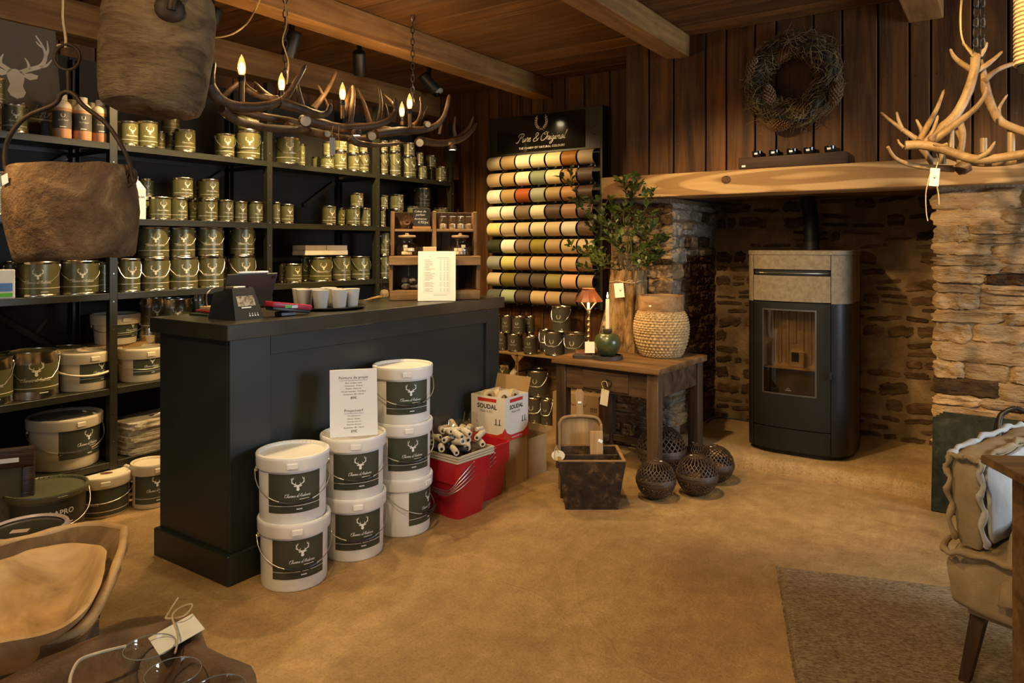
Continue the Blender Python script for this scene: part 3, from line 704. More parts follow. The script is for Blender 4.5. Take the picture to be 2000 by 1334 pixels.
def bucket(label, loc, rt, rb, h, rz=0.0, body=None, lid=None, label_ang=46, label_z=(0.22, 0.78), hang='grip', style='deer', group=None, label_mat=None, label_off=0.0, oval=1.0, handle_rz=0.0, name='paint_bucket', cat='bucket', words=None, skirt=0.058):
    body = body or M_bwhite; lid = lid or body; lm = label_mat or M_label
    t = thing(name, label, cat, loc, rz, group)
    hb = h - 0.012; t['lid_z'] = h - 0.014
    rf = lambda z: lerp(rb, rt - 0.012, max(0, min(1, z / hb)))
    MB().lathe([(rb - 0.012, 0.0), (rb - 0.003, 0.002), (rb, 0.012), (rt - 0.012, hb)], 40, cap0=True).build('body', body, t, 40)
    L = MB().lathe([(rt - 0.011, h - skirt), (rt - 0.004, h - skirt), (rt - 0.001, h - skirt + 0.008), (rt, h - 0.014), (rt + 0.001, h - 0.008), (rt - 0.002, h - 0.001), (rt - 0.009, h), (rt - 0.015, h - 0.005), (rt - 0.017, h - 0.013), (rt - 0.03, h - 0.014), (0.001, h - 0.014)], 40).build('lid', lid, t, 45)
    nb = MB()
    for i in range(48):
        a = 2 * PI * i / 48; nb.box(-0.0025, 0.0025, -0.004, 0.004, 0, 0.004, T((rt - 0.0125) * math.cos(a), (rt - 0.0125) * math.sin(a), h - 0.006) @ RZ(a + PI / 2))
    nb.build('lid_ribs', lid, L)['kind'] = 'stuff'
    MB().rbox(-0.022, 0.022, -0.004, 0.004, -0.2 * skirt, 0.2 * skirt, 0.002, 1, RZ(R(10)) @ T(0, -rt - 0.001, h - 0.5 * skirt - 0.004)).build('pull_tab', lid, L)
    za, zb = label_z[0] * h, label_z[1] * h; A = R(label_ang); lo = R(label_off)
    lb = MB().grid(lambda u, v: Vector(((rf(lerp(za, zb, v)) + 0.0008) * math.sin(lerp(-A, A, u) + lo), -(rf(lerp(za, zb, v)) + 0.0008) * math.cos(lerp(-A, A, u) + lo), lerp(za, zb, v))), 24, 4).build('label', lm, t, 60)
    hw = A * (rb + rt) / 2; lh = zb - za
    p = Print2D()
    if style == 'deer':
        p.add(DEER, 0.1 * hw, 0.32 * h + lh * 0.52, 0.32 * lh); p.add(CHARME, 0.1 * hw, za + lh * 0.43, hw * 0.86)
        p.rect(0.0, hw * 0.4, za + lh * 0.335, za + lh * 0.35, 4); p.rect(-hw, hw, za + lh * 0.175, za + lh * 0.195, 20); p.rect(hw * 0.05, hw * 0.25, za + lh * 0.08, za + lh * 0.105, 2)
        p2 = Print2D(); a_, b_, c_, d_ = DEER.bounds()
        p = Print2D(); p.add(DEER, 0.1 * hw, za + lh * 0.74, 0.36 * lh); p.add(CHARME, 0.1 * hw, za + lh * 0.45, hw * 0.9)
        p.rect(0.15 * hw, hw * 0.5, za + lh * 0.335, za + lh * 0.352, 4); p.rect(-hw * .97, hw * .97, za + lh * 0.18, za + lh * 0.192, 20); p.rect(hw * 0.05, hw * 0.25, za + lh * 0.08, za + lh * 0.11, 2)
    elif words: p = words(hw, za, zb)
    if p.v:
        mb = MB(); p.wrap(mb, rf, 0, 0.0018, lo); mb.build('print', M_pwhite, lb)
    hz = h - skirt - 0.010
    if hang:
        sag, front = {'grip': (0.36, 1), 'thin': (0.40, 1), 'plastic': (0.42, 1)}[hang]
        k = rt + 0.003; pts = []
        for i in range(17):
            a = -90 + 180 * i / 16; c_ = math.cos(R(a)); kk = k + 0.006 * c_
            pts.append(Vector((kk * math.sin(R(a)), -kk * c_, hz - (hz - h * sag) * (c_ ** 0.75 if c_ > 1e-6 else 0))))
        Mh = RZ(handle_rz); pts = [Mh @ p_ for p_ in pts]
        hd = MB().tube(pts, 0.0065 if hang == 'plastic' else 0.0022, 8)
        for s_ in (-1, 1): hd.lathe([(0.012, -0.004), (0.012, 0.004), (0.0, 0.006)], 10, Mh @ T(s_ * (rt - 0.004), 0, hz) @ RY(s_ * PI / 2))
        H = hd.build('handle', M_wire if hang != 'plastic' else body, t, 50)
        if hang == 'grip':
            g = smooth_path(pts[6:11], 3); gm = MB()
            gm.tube(g, 0.0075, 8)
            for j in (0, 3, 6, 9, len(g) - 1): gm.tube([g[j] - (g[min(j + 1, len(g) - 1)] - g[max(j - 1, 0)]).normalized() * 0.003, g[j] + (g[min(j + 1, len(g) - 1)] - g[max(j - 1, 0)]).normalized() * 0.003], 0.0095, 8)
            gm.build('grip', M_grip, H, 40)
    return t
# ================================================================== STEEL SHELVING ALONG THE LEFT WALL
M_steel = plain('shelf_steel', (0.020, 0.019, 0.0095), 0.42, 0.1, 0.12, 4, 0.5)
M_back = plain('shelf_back_panel', (0.012, 0.009, 0.005), 0.7, 0, 0.15)
XS, XBK = -3.95, -4.40
SHZ = [1.95, 1.548, 1.145, 0.635, 0.242]
POST_Y = [0.98] + [at_x(p, 480, XS).y for p in (222, 527, 738, 884)]
BAYN = ['leftmost bay', 'second bay', 'third bay', 'rightmost bay']
SHN = ['top shelf', 'second shelf', 'third shelf', 'fourth shelf', 'lowest shelf']
for b in range(4):
    y0, y1 = POST_Y[b], POST_Y[b + 1]; w = y1 - y0
    t = thing('shelving_unit', 'dark olive steel shelving, %s along the left wall' % BAYN[b], 'shelving', (XS, y0, 0), 0, 'steel shelving bays')
    for z in SHZ:
        mb = MB(); mb.rbox(XBK - XS, 0.0, 0.022, w - 0.022, z - 0.006, z, 0.001)
        mb.box(-0.004, 0.0, 0.022, w - 0.022, z - 0.034, z - 0.006); mb.box(XBK - XS, XBK - XS + 0.003, 0.022, w - 0.022, z - 0.03, z - 0.006)
        mb.build('shelf', M_steel, t)
    ends = [0.0] + ([w] if b == 3 else [])
    for e in ends:
        for x in (-0.04, XBK - XS):
            f = MB(); fx = 0.0 if x > -0.1 else x
            # slotted angle post: two flanges
            f.box(min(x, x + 0.04), max(x, x + 0.04), e - 0.02, e - 0.0165, 0, 2.46); f.box(min(x, x + 0.04), max(x, x + 0.04), e + 0.0165, e + 0.02, 0, 2.46)
            f.box(x + (0.036 if x > -0.1 else 0.0), x + (0.04 if x > -0.1 else 0.004), e - 0.0165, e + 0.0165, 0, 2.46)
            p = f.build('post', M_steel, t)
            hm_ = MB()
            for q in range(14): hm_.lathe([(0.004, 0), (0.0045, 0.001)], 6, T(0.0005, e, 0.35 + q * 0.15) @ RY(PI / 2), cap1=True) if x > -0.1 else None
            if x > -0.1: hm_.build('bolt_heads', M_wire, p)['kind'] = 'stuff'
        for z in SHZ[:4]:
            MB().box(XBK - XS + 0.04, -0.04, e - 0.022, e - 0.018, z - 0.05, z - 0.025).build('side_bar', M_steel, t)
    # knee braces against the back panel at the right hand posts
    for (za, zb, run) in ((0.78, 1.09, 0.42), (1.90, 1.70, 0.30)):
        yb = w - 0.05
        a = Vector((XBK - XS + 0.03, yb, za)); c = Vector((XBK - XS + 0.03, yb - run, zb))
        dvec = c - a; L = dvec.length; ang = math.atan2(dvec.z, dvec.y)
        MB().box(-0.002, 0.002, 0, L, -0.016, 0.016, T(*a) @ RX(ang)).build('knee_brace', M_steel, t)
    MB().box(XBK - XS - 0.02, XBK - XS - 0.005, -0.02 if b else -0.4, w - 0.024, 0.05, 2.48).build('back_panel', M_back, t)

ORD = ['first', 'second', 'third', 'fourth', 'fifth', 'sixth', 'seventh', 'eighth', 'ninth', 'tenth', 'eleventh', 'twelfth']
def place_cans(bay, sh, rows, style='olive'):
    """rows: (px left, px right, py top, py bottom, handle, level, rank from the front)"""
    zs = SHZ[sh]; placed = []; cnt = {}
    for (l, r_, tp, bt, hd, lv, bk) in sorted(rows, key=lambda q: (q[5], q[0])):
        pc = (l + r_) / 2; xc = XS - 0.06 - 0.13 * bk
        for _ in range(3):
            c = at_x(pc, 480, xc); dp = depth_of(c); rad = (r_ - l) / 2 * dp / FPX
            rad = round(rad / 0.003) * 0.003; xc = max(XS - 0.012 - rad - 0.14 * bk, XBK + rad + 0.012)
        c = at_x(pc, 480, xc); dp = depth_of(c); h = (bt - tp) / FPX * (dp - rad)
        base = zs
        if lv:
            q = min((p for p in placed if p[3] == lv - 1), key=lambda p: abs(p[0] - c.y) + abs(p[4] - xc))
            base = q[2] + 0.0005
            xc = lerp(xc, q[4], 0.5) if bk == 0 else xc
        i = cnt.get((lv, bk > 0), 0); cnt[(lv, bk > 0)] = i + 1
        row = ('upper row, ' if lv else '') + ('rear row, ' if bk else '')
        h = round(h / 0.004) * 0.004
        size = 'large' if rad > 0.078 else ('small' if rad < 0.052 else 'medium')
        make_can('%s %solive can, %s from left, %s%s, %s' % (size, 'wire-handled ' if hd else '', ORD[i], row, SHN[sh], BAYN[bay]),
                 (xc, c.y, base), rad, h, bool(hd), style, PI / 2 + random.uniform(-0.16, 0.12) - (0.35 if hd and rad > .07 else 0.1), 'olive paint cans on the shelving')
        placed.append((c.y, pc, base + h, lv, xc))
# top shelf
place_cans(0, 0, [(-32, 6, 197, 255, 0, 0, 1), (-30, 8, 142, 197, 0, 1, 1), (8, 48, 197, 254, 0, 0, 0)])
place_cans(1, 0, [(232, 268, 231, 279, 0, 0, 0), (269, 306, 232, 285, 0, 0, 0), (304, 322, 246, 288, 0, 0, 1), (342, 380, 250, 296, 0, 0, 0), (320, 351, 250, 290, 0, 0, 1), (316, 350, 205, 250, 0, 1, 1), (421, 456, 259, 305, 1, 0, 0), (459, 507, 255, 311, 1, 0, 0), (462, 506, 205, 255, 0, 1, 0), (506, 516, 262, 305, 0, 0, 1)])
place_cans(2, 0, [(539, 584, 268, 321, 1, 0, 0), (582, 596, 275, 322, 0, 0, 1), (609, 628, 300, 326, 0, 0, 1), (624, 652, 308, 331, 0, 0, 0), (632, 651, 270, 300, 0, 1, 0), (651, 677, 297, 333, 0, 0, 0), (652, 678, 268, 297, 0, 1, 0), (680, 702, 303, 337, 0, 0, 0), (680, 701, 280, 303, 0, 1, 0), (702, 720, 301, 338, 1, 0, 0), (703, 718, 281, 301, 0, 1, 0)])
place_cans(3, 0, [(741, 758, 300, 343, 1, 0, 0), (741, 757, 276, 300, 0, 1, 0), (759, 783, 301, 347, 1, 0, 0), (760, 782, 276, 301, 0, 1, 0), (784, 812, 308, 350, 1, 0, 0), (788, 811, 280, 308, 0, 1, 0), (814, 834, 328, 354, 0, 0, 0), (814, 828, 302, 328, 0, 1, 0), (836, 850, 330, 356, 0, 0, 1), (832, 852, 302, 330, 0, 1, 1), (851, 872, 330, 360, 0, 0, 0)])
# second shelf
place_cans(0, 1, [(-25, 11, 327, 413, 1, 0, 0), (60, 110, 350, 418, 0, 0, 1), (130, 180, 350, 420, 0, 0, 1)])
place_cans(1, 1, [(274, 293, 383, 425, 0, 0, 1), (270, 299, 342, 383, 0, 1, 1), (293, 332, 382, 428, 0, 0, 0), (333, 365, 385, 430, 0, 0, 0), (367, 386, 389, 431, 0, 0, 1), (337, 374, 349, 389, 0, 1, 0), (374, 389, 351, 389, 0, 1, 1), (387, 424, 389, 432, 0, 0, 0), (390, 426, 349, 389, 0, 1, 0), (425, 455, 390, 433, 0, 0, 0), (456, 482, 392, 433, 0, 0, 0), (484, 513, 393, 434, 0, 0, 0)])
place_cans(2, 1, [(533, 547, 395, 436, 0, 0, 0), (549, 573, 397, 436, 0, 0, 0), (628, 656, 403, 440, 0, 0, 0), (659, 675, 407, 442, 0, 0, 1), (677, 703, 406, 442, 0, 0, 0), (704, 724, 408, 443, 0, 0, 0), (685, 710, 379, 407, 0, 1, 0)])
place_cans(3, 1, [(741, 753, 410, 444, 0, 0, 0), (740, 757, 383, 410, 0, 1, 0), (762, 787, 412, 446, 0, 0, 0), (762, 788, 381, 412, 0, 1, 0), (791, 818, 405, 447, 0, 0, 0), (808, 840, 368, 408, 1, 1, 1), (820, 843, 408, 448, 0, 0, 1), (848, 876, 409, 450, 0, 0, 0)])
# third shelf
place_cans(0, 2, [(9, 40, 508, 577, 1, 0, 1), (39, 110, 508, 578, 1, 0, 0), (120, 188, 506, 573, 1, 0, 0), (188, 212, 510, 568, 0, 0, 1)])
place_cans(1, 2, [(231, 272, 504, 570, 1, 0, 0), (275, 327, 504, 567, 1, 0, 0), (329, 384, 503, 566, 1, 0, 0), (386, 435, 503, 565, 1, 0, 0), (447, 497, 503, 563, 1, 0, 0), (272, 327, 441, 503, 1, 1, 0), (330, 380, 444, 503, 1, 1, 0), (382, 434, 446, 503, 1, 1, 0), (434, 447, 448, 503, 0, 0, 1), (450, 496, 447, 503, 1, 1, 0)])
place_cans(2, 2, [(545, 558, 514, 552, 0, 0, 1), (558, 589, 514, 552, 0, 0, 0), (588, 605, 500, 549, 1, 0, 1), (604, 647, 502, 550, 1, 0, 0), (648, 684, 499, 547, 1, 0, 0), (685, 722, 498, 544, 1, 0, 0)])
place_cans(3, 2, [(741, 760, 498, 543, 1, 0, 0), (741, 760, 454, 498, 1, 1, 0), (770, 800, 498, 541, 0, 0, 0)])
# fourth shelf: big tins at the left
place_cans(0, 3, [(-62, 17, 697, 791, 1, 0, 0), (24, 107, 688, 781, 1, 0, 0), (-10, 68, 680, 760, 1, 0, 1.6), (88, 165, 667, 742, 1, 0, 1.6)], 'tin')
place_cans(1, 3, [(272, 320, 660, 740, 1, 0, 1.4), (318, 372, 660, 735, 1, 0, 1.0), (372, 402, 660, 735, 0, 0, 1.4), (274, 318, 583, 655, 1, 1, 1.4), (312, 372, 586, 655, 1, 1, 1.0), (372, 400, 579, 655, 0, 1, 1.4)], 'tin')
# ================================================================== STACKED WHITE BUCKETS BEFORE THE COUNTER
BW = [('left stack, bottom', 0, 0), ('left stack, top', 0, 1), ('middle stack, bottom', 1, 0), ('middle stack, top', 1, 1), ('right stack, bottom', 2, 0), ('right stack, middle', 2, 1), ('right stack, top', 2, 2)]
BX = [(-2.472, 1.992), (-2.474, 2.328), (-2.473, 2.655)]
for wd, i, k in BW:
    face = R(43) + random.uniform(-0.06, 0.06) + (0.75 if (i, k) == (2, 0) else 0)
    dx, dy = random.uniform(-0.006, 0.006) * k, random.uniform(-0.006, 0.006) * k
    bucket('white paint bucket with dark green deer label, %s before the counter' % wd, (BX[i][0] + dx, BX[i][1] + dy, k * 0.268), 0.149, 0.134, 0.278, face, hang='grip', group='white buckets stacked before the counter', label_z=(0.19, 0.76), label_ang=47, label_off=14, handle_rz=R(15))
# price board leaning on the middle stack
pb_ = thing('price_board', 'white printed price board leaning on the middle bucket stack', 'sign', (-2.40, 2.262, 0.5475), R(50), rot=(R(-11), 0, R(50)))
MB().rbox(-0.105, 0.105, -0.004, 0.004, 0.0, 0.297, 0.0015).build('board', plain('white_card', (0.80, 0.80, 0.82), 0.4, 0, 0.02), pb_)
p = Print2D()
def ln(txt, y, w, h_): 
    q = text2d(txt).fit(height=h_); a, b, c, d = q.bounds(); k_ = min(1, w / (b - a)); p.add(q, 0, y, k_)
ln('Peinture de projet', .258, .13, .017); p.rect(-.062, .062, .2465, .2478, 1)
for i_, s_ in enumerate(('Blanc ou blanc cassé', 'Contenance : 10 litres', 'Finition : Extra-mat', 'Pouvoir couvrant : Très élevé', 'Rendement : 80 à 100 m²')): ln(s_, .236 - i_ * .0125, .11, .0062)
ln('89€', .170, .06, .013)
ln('Projectverf', .112, .09, .017); p.rect(-.042, .042, .1005, .1018, 1)
for i_, s_ in enumerate(('Wit of gebroken wit', 'Inhoud : 10 liter', 'Afwerking : Extra mat', 'Dekkracht : Zeer goed', 'Rendement : 80 - 100 m²')): ln(s_, .090 - i_ * .0125, .09, .0062)
ln('89€', .024, .06, .013)
mb = MB(); p.flat(mb, T(0, -0.004, 0)); mb.build('print', plain('black_ink', (0.01, 0.01, 0.012), 0.6), pb_)
# ================================================================== COLOUR CHART ON THE BACK WALL
M_chartframe = plain('chart_frame_paint', (0.030, 0.027, 0.017), 0.4, 0.2, 0.1)
ch = thing('colour_chart', 'wall display of rolled paint colour samples under a black sign', 'colour chart', (-3.1, 5.06, 0.88))
def cb(x0, x1, y0, y1, z0, z1, mb=None): return (mb or MB()).rbox(x0 + 3.1, x1 + 3.1, y0 - 5.06, y1 - 5.06, z0 - 0.88, z1 - 0.88, 0.002)
cb(-3.655, -2.56, 5.045, 5.075, 0.90, 2.487).build('back_board', M_chartframe, ch)
cb(-2.58, -2.56, 4.985, 5.044, 0.90, 2.487).build('side_flange', M_chartframe, ch)
cb(-3.655, -3.637, 4.985, 5.044, 2.155, 2.487).build('side_flange', M_chartframe, ch)
hdr = cb(-3.636, -2.581, 5.00, 5.044, 2.157, 2.487).build('header', M_chartframe, ch)
M_gloss = plain('glossy_black_sign', (0.010, 0.009, 0.006), 0.07, 0, 0.05, 4, 0.6)
sg = cb(-3.565, -2.72, 4.994, 4.9995, 2.175, 2.475).build('sign_plate', M_gloss, ch)
p = Print2D(); p.add(LAUREL, 0, 0.375 - 0.88 + 0.93 - 0.43 + 1.48, 0.125)
p = Print2D()
cxs = (-3.565 - 2.72) / 2 + 0.02
p.add(LAUREL, cxs + 3.1, 2.405 - 0.88, 0.13); p.add(PUREO, cxs + 3.1, 2.28 - 0.88, 0.50)
q = text2d('THE CHARM OF NATURAL COLOURS', 0, 0.012, 1.08).fit(width=0.44); p.add(q, cxs + 3.1, 2.208 - 0.88)
mb = MB(); p.flat(mb, T(0, 4.994 - 5.06, 0), 0.0008); mb.build('print', M_cream, sg)
for z in (2.27, 2.335):
    MB().lathe([(0.008, 0), (0.007, 0.004), (0, 0.005)], 8, T(-2.64 + 3.1, 4.999 - 5.06, z - 0.88) @ RX(PI / 2)).build('screw', M_black, hdr, 50)
SW = [[(215,197,158),(178,150,104),(247,230,192),(243,225,178),(240,218,165),(160,105,30),(190,168,135)],
 [(208,180,130),(192,164,112),(247,230,192),(140,150,115),(238,220,165),(182,140,78),(92,74,62)],
 [(252,244,222),(184,150,98),(178,88,36),(168,170,142),(176,147,95),(192,138,80),(84,60,46)],
 [(247,235,208),(247,235,208),(140,122,95),(247,234,190),(102,84,66),(178,134,98),(118,90,68)],
 [(230,208,135),(204,182,142),(218,196,155),(244,228,185),(230,203,152),(247,235,212),(124,100,72)],
 [(56,56,36),(247,235,212),(146,122,90),(158,142,52),(196,164,112),(232,200,135),(228,202,155)],
 [(148,148,132),(206,194,115),(172,140,96),(206,174,124),(196,160,112),(224,184,132),(148,114,76)],
 [(196,175,140),(120,106,46),(92,78,60),(88,74,56),(150,138,74),(232,180,136),(188,155,108)],
 [(90,92,78),(150,160,125),(78,64,50),(196,164,118),(190,157,110),(124,96,68),(104,80,56)]]
swm = MB()
n_ = 14
prof = []
for i in range(n_ + 1):
    a = R(-78 + 156 * i / n_)          # open half roll, bulging towards the viewer
    prof.append((-0.062 * math.cos(a) + 0.014, 0.0585 * math.sin(a)))
for s_ in (0, 1):
    o = 0.0 if s_ == 0 else 0.0016
    pass
def roll_mesh(mat):
    mb = MB(); w = 0.0655
    inn = [(y + 0.0018 * (1 if True else 0), z * 0.97) for y, z in prof]
    vs_ = []
    for x in (-w, w):
        vs_ += [(x, y, z) for y, z in prof]
    for x in (-w, w):
        vs_ += [(x, y, z) for y, z in inn]
    m = n_ + 1; fs = []
    for i in range(n_):
        fs.append((i, i + 1, m + i + 1, m + i)); fs.append((2 * m + i + 1, 2 * m + i, 3 * m + i, 3 * m + i + 1))
        fs.append((i + 1, i, 2 * m + i, 2 * m + i + 1)); fs.append((m + i, m + i + 1, 3 * m + i + 1, 3 * m + i))
    fs.append((0, m, 3 * m, 2 * m)); fs.append((n_, 2 * m + n_, 3 * m + n_, m + n_))
    return mb.add(vs_, fs).mesh('colour_sample', mat, 40)
for r_ in range(9):
    for c_ in range(7):
        col = SW[r_][c_]
        mt_ = plain('sample_%d_%d_%d' % col, srgb(*col), 0.55, 0, 0.02, 2, 0.3)
        x = -3.575 + 0.1465 * c_; z = 2.098 - 0.1405 * r_
        o = link('colour_sample', roll_mesh(mt_), ch, (x + 3.1, 4.995 - 5.06, z - 0.88), (random.uniform(-.03, .03), 0, random.uniform(-.035, .035)))
        if c_ < 6:
            pass
    # hanging rail of each row
    cb(-3.64, -2.6, 5.035, 5.044, 2.098 - 0.1405 * r_ - 0.072, 2.098 - 0.1405 * r_ - 0.066).build('rail', M_black, ch)
hk = MB()
for r_ in range(9):
    for c_ in range(7): hk.box(-3.575 + .1465 * c_ + .055 + 3.1, -3.575 + .1465 * c_ + .059 + 3.1, -0.05, -0.02, 2.098 - .1405 * r_ - .076 - .88, 2.098 - .1405 * r_ - .060 - .88)
hk.build('hooks', M_wire, ch)['kind'] = 'stuff'

# ================================================================== CRATES, TAUPE CANS AND CARTONS UNDER THE CHART
M_crate = wood('crate_pine', (0.18, 0.10, 0.035), (0.40, 0.25, 0.10), 'X', 0.7, 0.2)
def crate(label, x0, x1, y0, y1, h):
    t = thing('fruit_crate', label, 'crate', ((x0 + x1) / 2, (y0 + y1) / 2, 0), group='upturned crates under the chart')
    w = (x1 - x0) / 2; d = (y1 - y0) / 2
    for i in range(3):
        a = -d + i * 2 * d / 3; MB().rbox(-w, w, a + 0.004, a + 2 * d / 3 - 0.004, h - 0.014, h, 0.002).build('slat', M_crate, t)
    for s_ in (-1, 1):
        for i in range(4):
            z = 0.02 + i * (h - 0.03) / 4; MB().rbox(s_ * w - (0.012 if s_ > 0 else 0), s_ * w + (0 if s_ > 0 else 0.012), -d, d, z, z + (h - 0.03) / 4 - 0.012, 0.002).build('slat', M_crate, t)
        for yy in (-d + 0.001, d - 0.041):
            MB().prism([(0, 0), (0.045, 0), (0.0, 0.05)], 0, 0.04, T(s_ * (w - 0.013), yy, h - 0.015) @ RZ(0 if s_ < 0 else PI) @ T(0, 0 if s_ < 0 else -0.04, 0) @ RX(-PI / 2) @ T(0, 0, 0)).build('corner_block', M_crate, t)
    MB().rbox(-w + 0.013, w - 0.013, d - 0.012, d - 0.002, 0.02, h - 0.016, 0.002).build('back_slat', M_crate, t)
crate('upturned pine crate with small taupe cans on top, beside the counter end', -3.69, -3.195, 4.74, 5.03, 0.545)
crate('upturned pine crate with handled taupe cans on top, behind the low table', -3.19, -2.64, 4.74, 5.03, 0.545)
def ground_can(l, r_, tp, bt, base, handle, label, back=None, style='taupe', rz=None):
    pc = (l + r_) / 2
    if back is None:
        f = at_z(pc, bt, base); dp = depth_of(f); rad = (r_ - l) / 2 * dp / FPX * 1.02
        d = Vector((f.x, f.y, 0)).normalized(); c = f + d * rad
    else:
        c = at_y(pc, 480, back); rad = (r_ - l) / 2 * depth_of(c) / FPX; dp = depth_of(c) - rad
    h = (bt - tp) / FPX * dp
    face = math.atan2(-c.y, -c.x) + PI / 2 - 0.35 if rz is None else rz
    return make_can(label, (c.x, c.y, base), rad, h, handle, style, face, 'taupe cans under the colour chart')
ZC = 0.546
g1 = ground_can(972, 991, 652, 687, ZC, 0, 'small taupe can, first of lower row on crate by counter end', 4.84)
g2 = ground_can(992, 1021, 653, 688, ZC, 0, 'small taupe can, second of lower row on crate by counter end', 4.84)
g3 = ground_can(1023, 1050, 656, 691, ZC, 0, 'small taupe can, third of lower row, standing at crate corner', 4.80)
g4 = ground_can(1026, 1043, 654, 688, ZC, 0, 'small taupe can behind the third one of the lower row', 4.96)
zt = ZC + g2['h'] + 0.001
ground_can(964, 979, 617, 651, zt, 0, 'small taupe can half hidden by the counter, upper row on crate', 4.84)
ground_can(980, 1000, 618, 652, zt, 0, 'small taupe can, second of upper row on crate by counter end', 4.84)
ground_can(1001, 1026, 619, 653, zt, 0, 'small taupe can, third of upper row on crate by counter end', 4.84)
ground_can(1026, 1044, 616, 649, ZC + g4['h'] + 0.001, 0, 'small taupe can, rearmost of upper row on crate', 4.96)
h1 = ground_can(1065, 1102, 648, 695, ZC, 1, 'handled taupe can at front of the crate, under the single can', 4.85)
h2 = ground_can(1103, 1144, 649, 696, ZC, 1, 'handled taupe can beside the brass lamp, right end of crate', 4.85)
ground_can(1078, 1116, 599, 649, ZC + h1['h'] + 0.001, 1, 'handled taupe can stacked alone at the very top', 4.87)
ground_can(1054, 1076, 643, 686, ZC, 1, 'handled taupe can standing behind at the crate back', 4.985)
f1 = ground_can(1015, 1056, 776, 827, 0, 1, 'handled taupe can on the floor, left of the cartons'); f1.location.x += 0.04
ground_can(1031, 1071, 728, 780, f1['h'] + 0.001, 1, 'handled taupe can stacked on the floor can before the crate', f1.location.y + 0.02)
ground_can(1057, 1079, 782, 833, 0, 1, 'narrow taupe can on the floor touching the cartons')
ground_can(998, 1016, 762, 815, 0, 1, 'taupe can on the floor, mostly hidden by the box of tape rolls', 4.66)
ground_can(973, 998, 735, 767, 0.30, 0, 'tin can standing inside the crate by the counter end', 4.86, 'tin')
cs_ = MB().rbox(-3.67, -3.215, 4.76, 5.0, 0.285, 0.299, 0.002).build('crate_shelf_board', M_crate); tag(cs_, 'loose pine board shelf inside the crate by the counter end', 'shelf board')
ground_can(1070, 1095, 740, 790, 0.0, 0, 'dark lidded can inside the right crate behind the cartons', 4.86)
bag = MB(); rb_ = random.Random(4)
c0 = at_y(1006, 750, 4.85)
bag.grid(lambda u, v: Vector((c0.x + 0.05 * math.cos(2 * PI * u) * math.sin(PI * min(0.93, v + 0.08)) * (1 + 0.25 * mnoise.noise(Vector((u * 9, v * 7, 1)))), 4.86 + 0.05 * math.sin(2 * PI * u) * math.sin(PI * min(.93, v + .08)), 0.30 + 0.13 * v + 0.008 * mnoise.noise(Vector((u * 6, v * 9, 2))))), 16, 8, True)
tag(bag.build('sample_bag', mottled('cream_bag', [(0.3, (0.22, 0.15, 0.07)), (0.55, (0.6, 0.5, 0.34)), (0.8, (0.75, 0.66, 0.48))], 40, 3, 0.5, 0.8, 50), smooth=70), 'crumpled cream bag inside the crate by the counter end', 'bag')
# cartons
M_card = plain('cardboard', (0.36, 0.23, 0.105), 0.75, 0, 0.1, 5, 0.2, 0.1, 90)
M_cardin = plain('cardboard_inside', (0.28, 0.18, 0.08), 0.8, 0, 0.1, 5, 0.2)
M_ink = plain('brown_ink', (0.05, 0.03, 0.015), 0.6)
def carton(label, loc, rz, w, d, h, prints=None, open_top=False, name='cardboard_box', mat=None):
    t = thing(name, label, 'box', loc, rz, 'cardboard boxes'); th = 0.004; mat = mat or M_card
    for (x0, x1, y0, y1, nm) in ((-w, w, -d, -d + th, 'side'), (-w, w, d - th, d, 'side'), (-w, -w + th, -d + th, d - th, 'side'), (w - th, w, -d + th, d - th, 'side')):
        s_ = MB().box(x0, x1, y0, y1, 0, h).build(nm, mat, t)
        if prints and y1 == -d + th:
            mb = MB(); prints.flat(mb, T(0, -d, 0)); mb.build('print', M_ink, s_)
    MB().box(-w + th, w - th, -d + th, d - th, 0.001, 0.005).build('bottom', mat, t)
    if open_top:
        for (M_, ln_) in ((T(0, -d, h) @ RX(R(145)), w), (T(0, d, h) @ RX(R(-150)), w)):
            sgn = 1 if M_.translation.y < 0 else -1
            MB().box(-ln_, ln_, 0 if sgn > 0 else -d * 0.6, d * 0.6 if sgn > 0 else 0, -0.0015, 0.0015, M_).build('flap', mat, t)
    else:
        MB().box(-w, w, -d, d, h, h + 0.003).build('top', mat, t)
        MB().box(-w, w, -0.018, 0.018, h + 0.003, h + 0.0036).build('tape', plain('packing_tape', (0.36, 0.25, 0.12), 0.25), t)
    return t
po = Print2D(); po.add(PUREO, -0.02, 0.06, 0.12)
fc = at_z(1079, 843, 0); fd = at_z(1130, 852, 0)
cx_, cy_ = fc.x + 0.19, fc.y + 0.12
carton('lower of two cartons with cursive print, standing behind the low table', (cx_, cy_, 0), R(4), 0.19, 0.12, 0.152, po)
po2 = Print2D(); po2.add(PUREO, 0.02, 0.07, 0.14)
for i_ in range(4): po2.rect(0.125 + i_ * .014, 0.131 + i_ * .014, 0.03, 0.055); po2.poly([(0.121 + i_ * .014, .055), (0.135 + i_ * .014, .055), (0.128 + i_ * .014, .066)])
u_ = carton('upper of two cartons with cursive print, standing behind the low table', (cx_ + 0.003, cy_, 0.156), R(2), 0.19, 0.12, 0.145, po2)
# coiled dark straps lying on the upper carton
st = thing('strap_coils', 'tangle of dark coiled straps lying on the upper carton', 'straps', (cx_, cy_, 0.305))
for i_ in range(9):
    a = random.uniform(0, 6); rr = random.uniform(.03, .05)
    MB().tube([(random.uniform(-.002, .002) + (i_ - 4) * .035 + rr * math.cos(q * PI / 6) * math.cos(a), rr * math.cos(q * PI / 6) * math.sin(a), .045 + rr * .8 * math.sin(q * PI / 6)) for q in range(12)], .0045, 5, closed=True).build('coil', M_grip, st, 60)
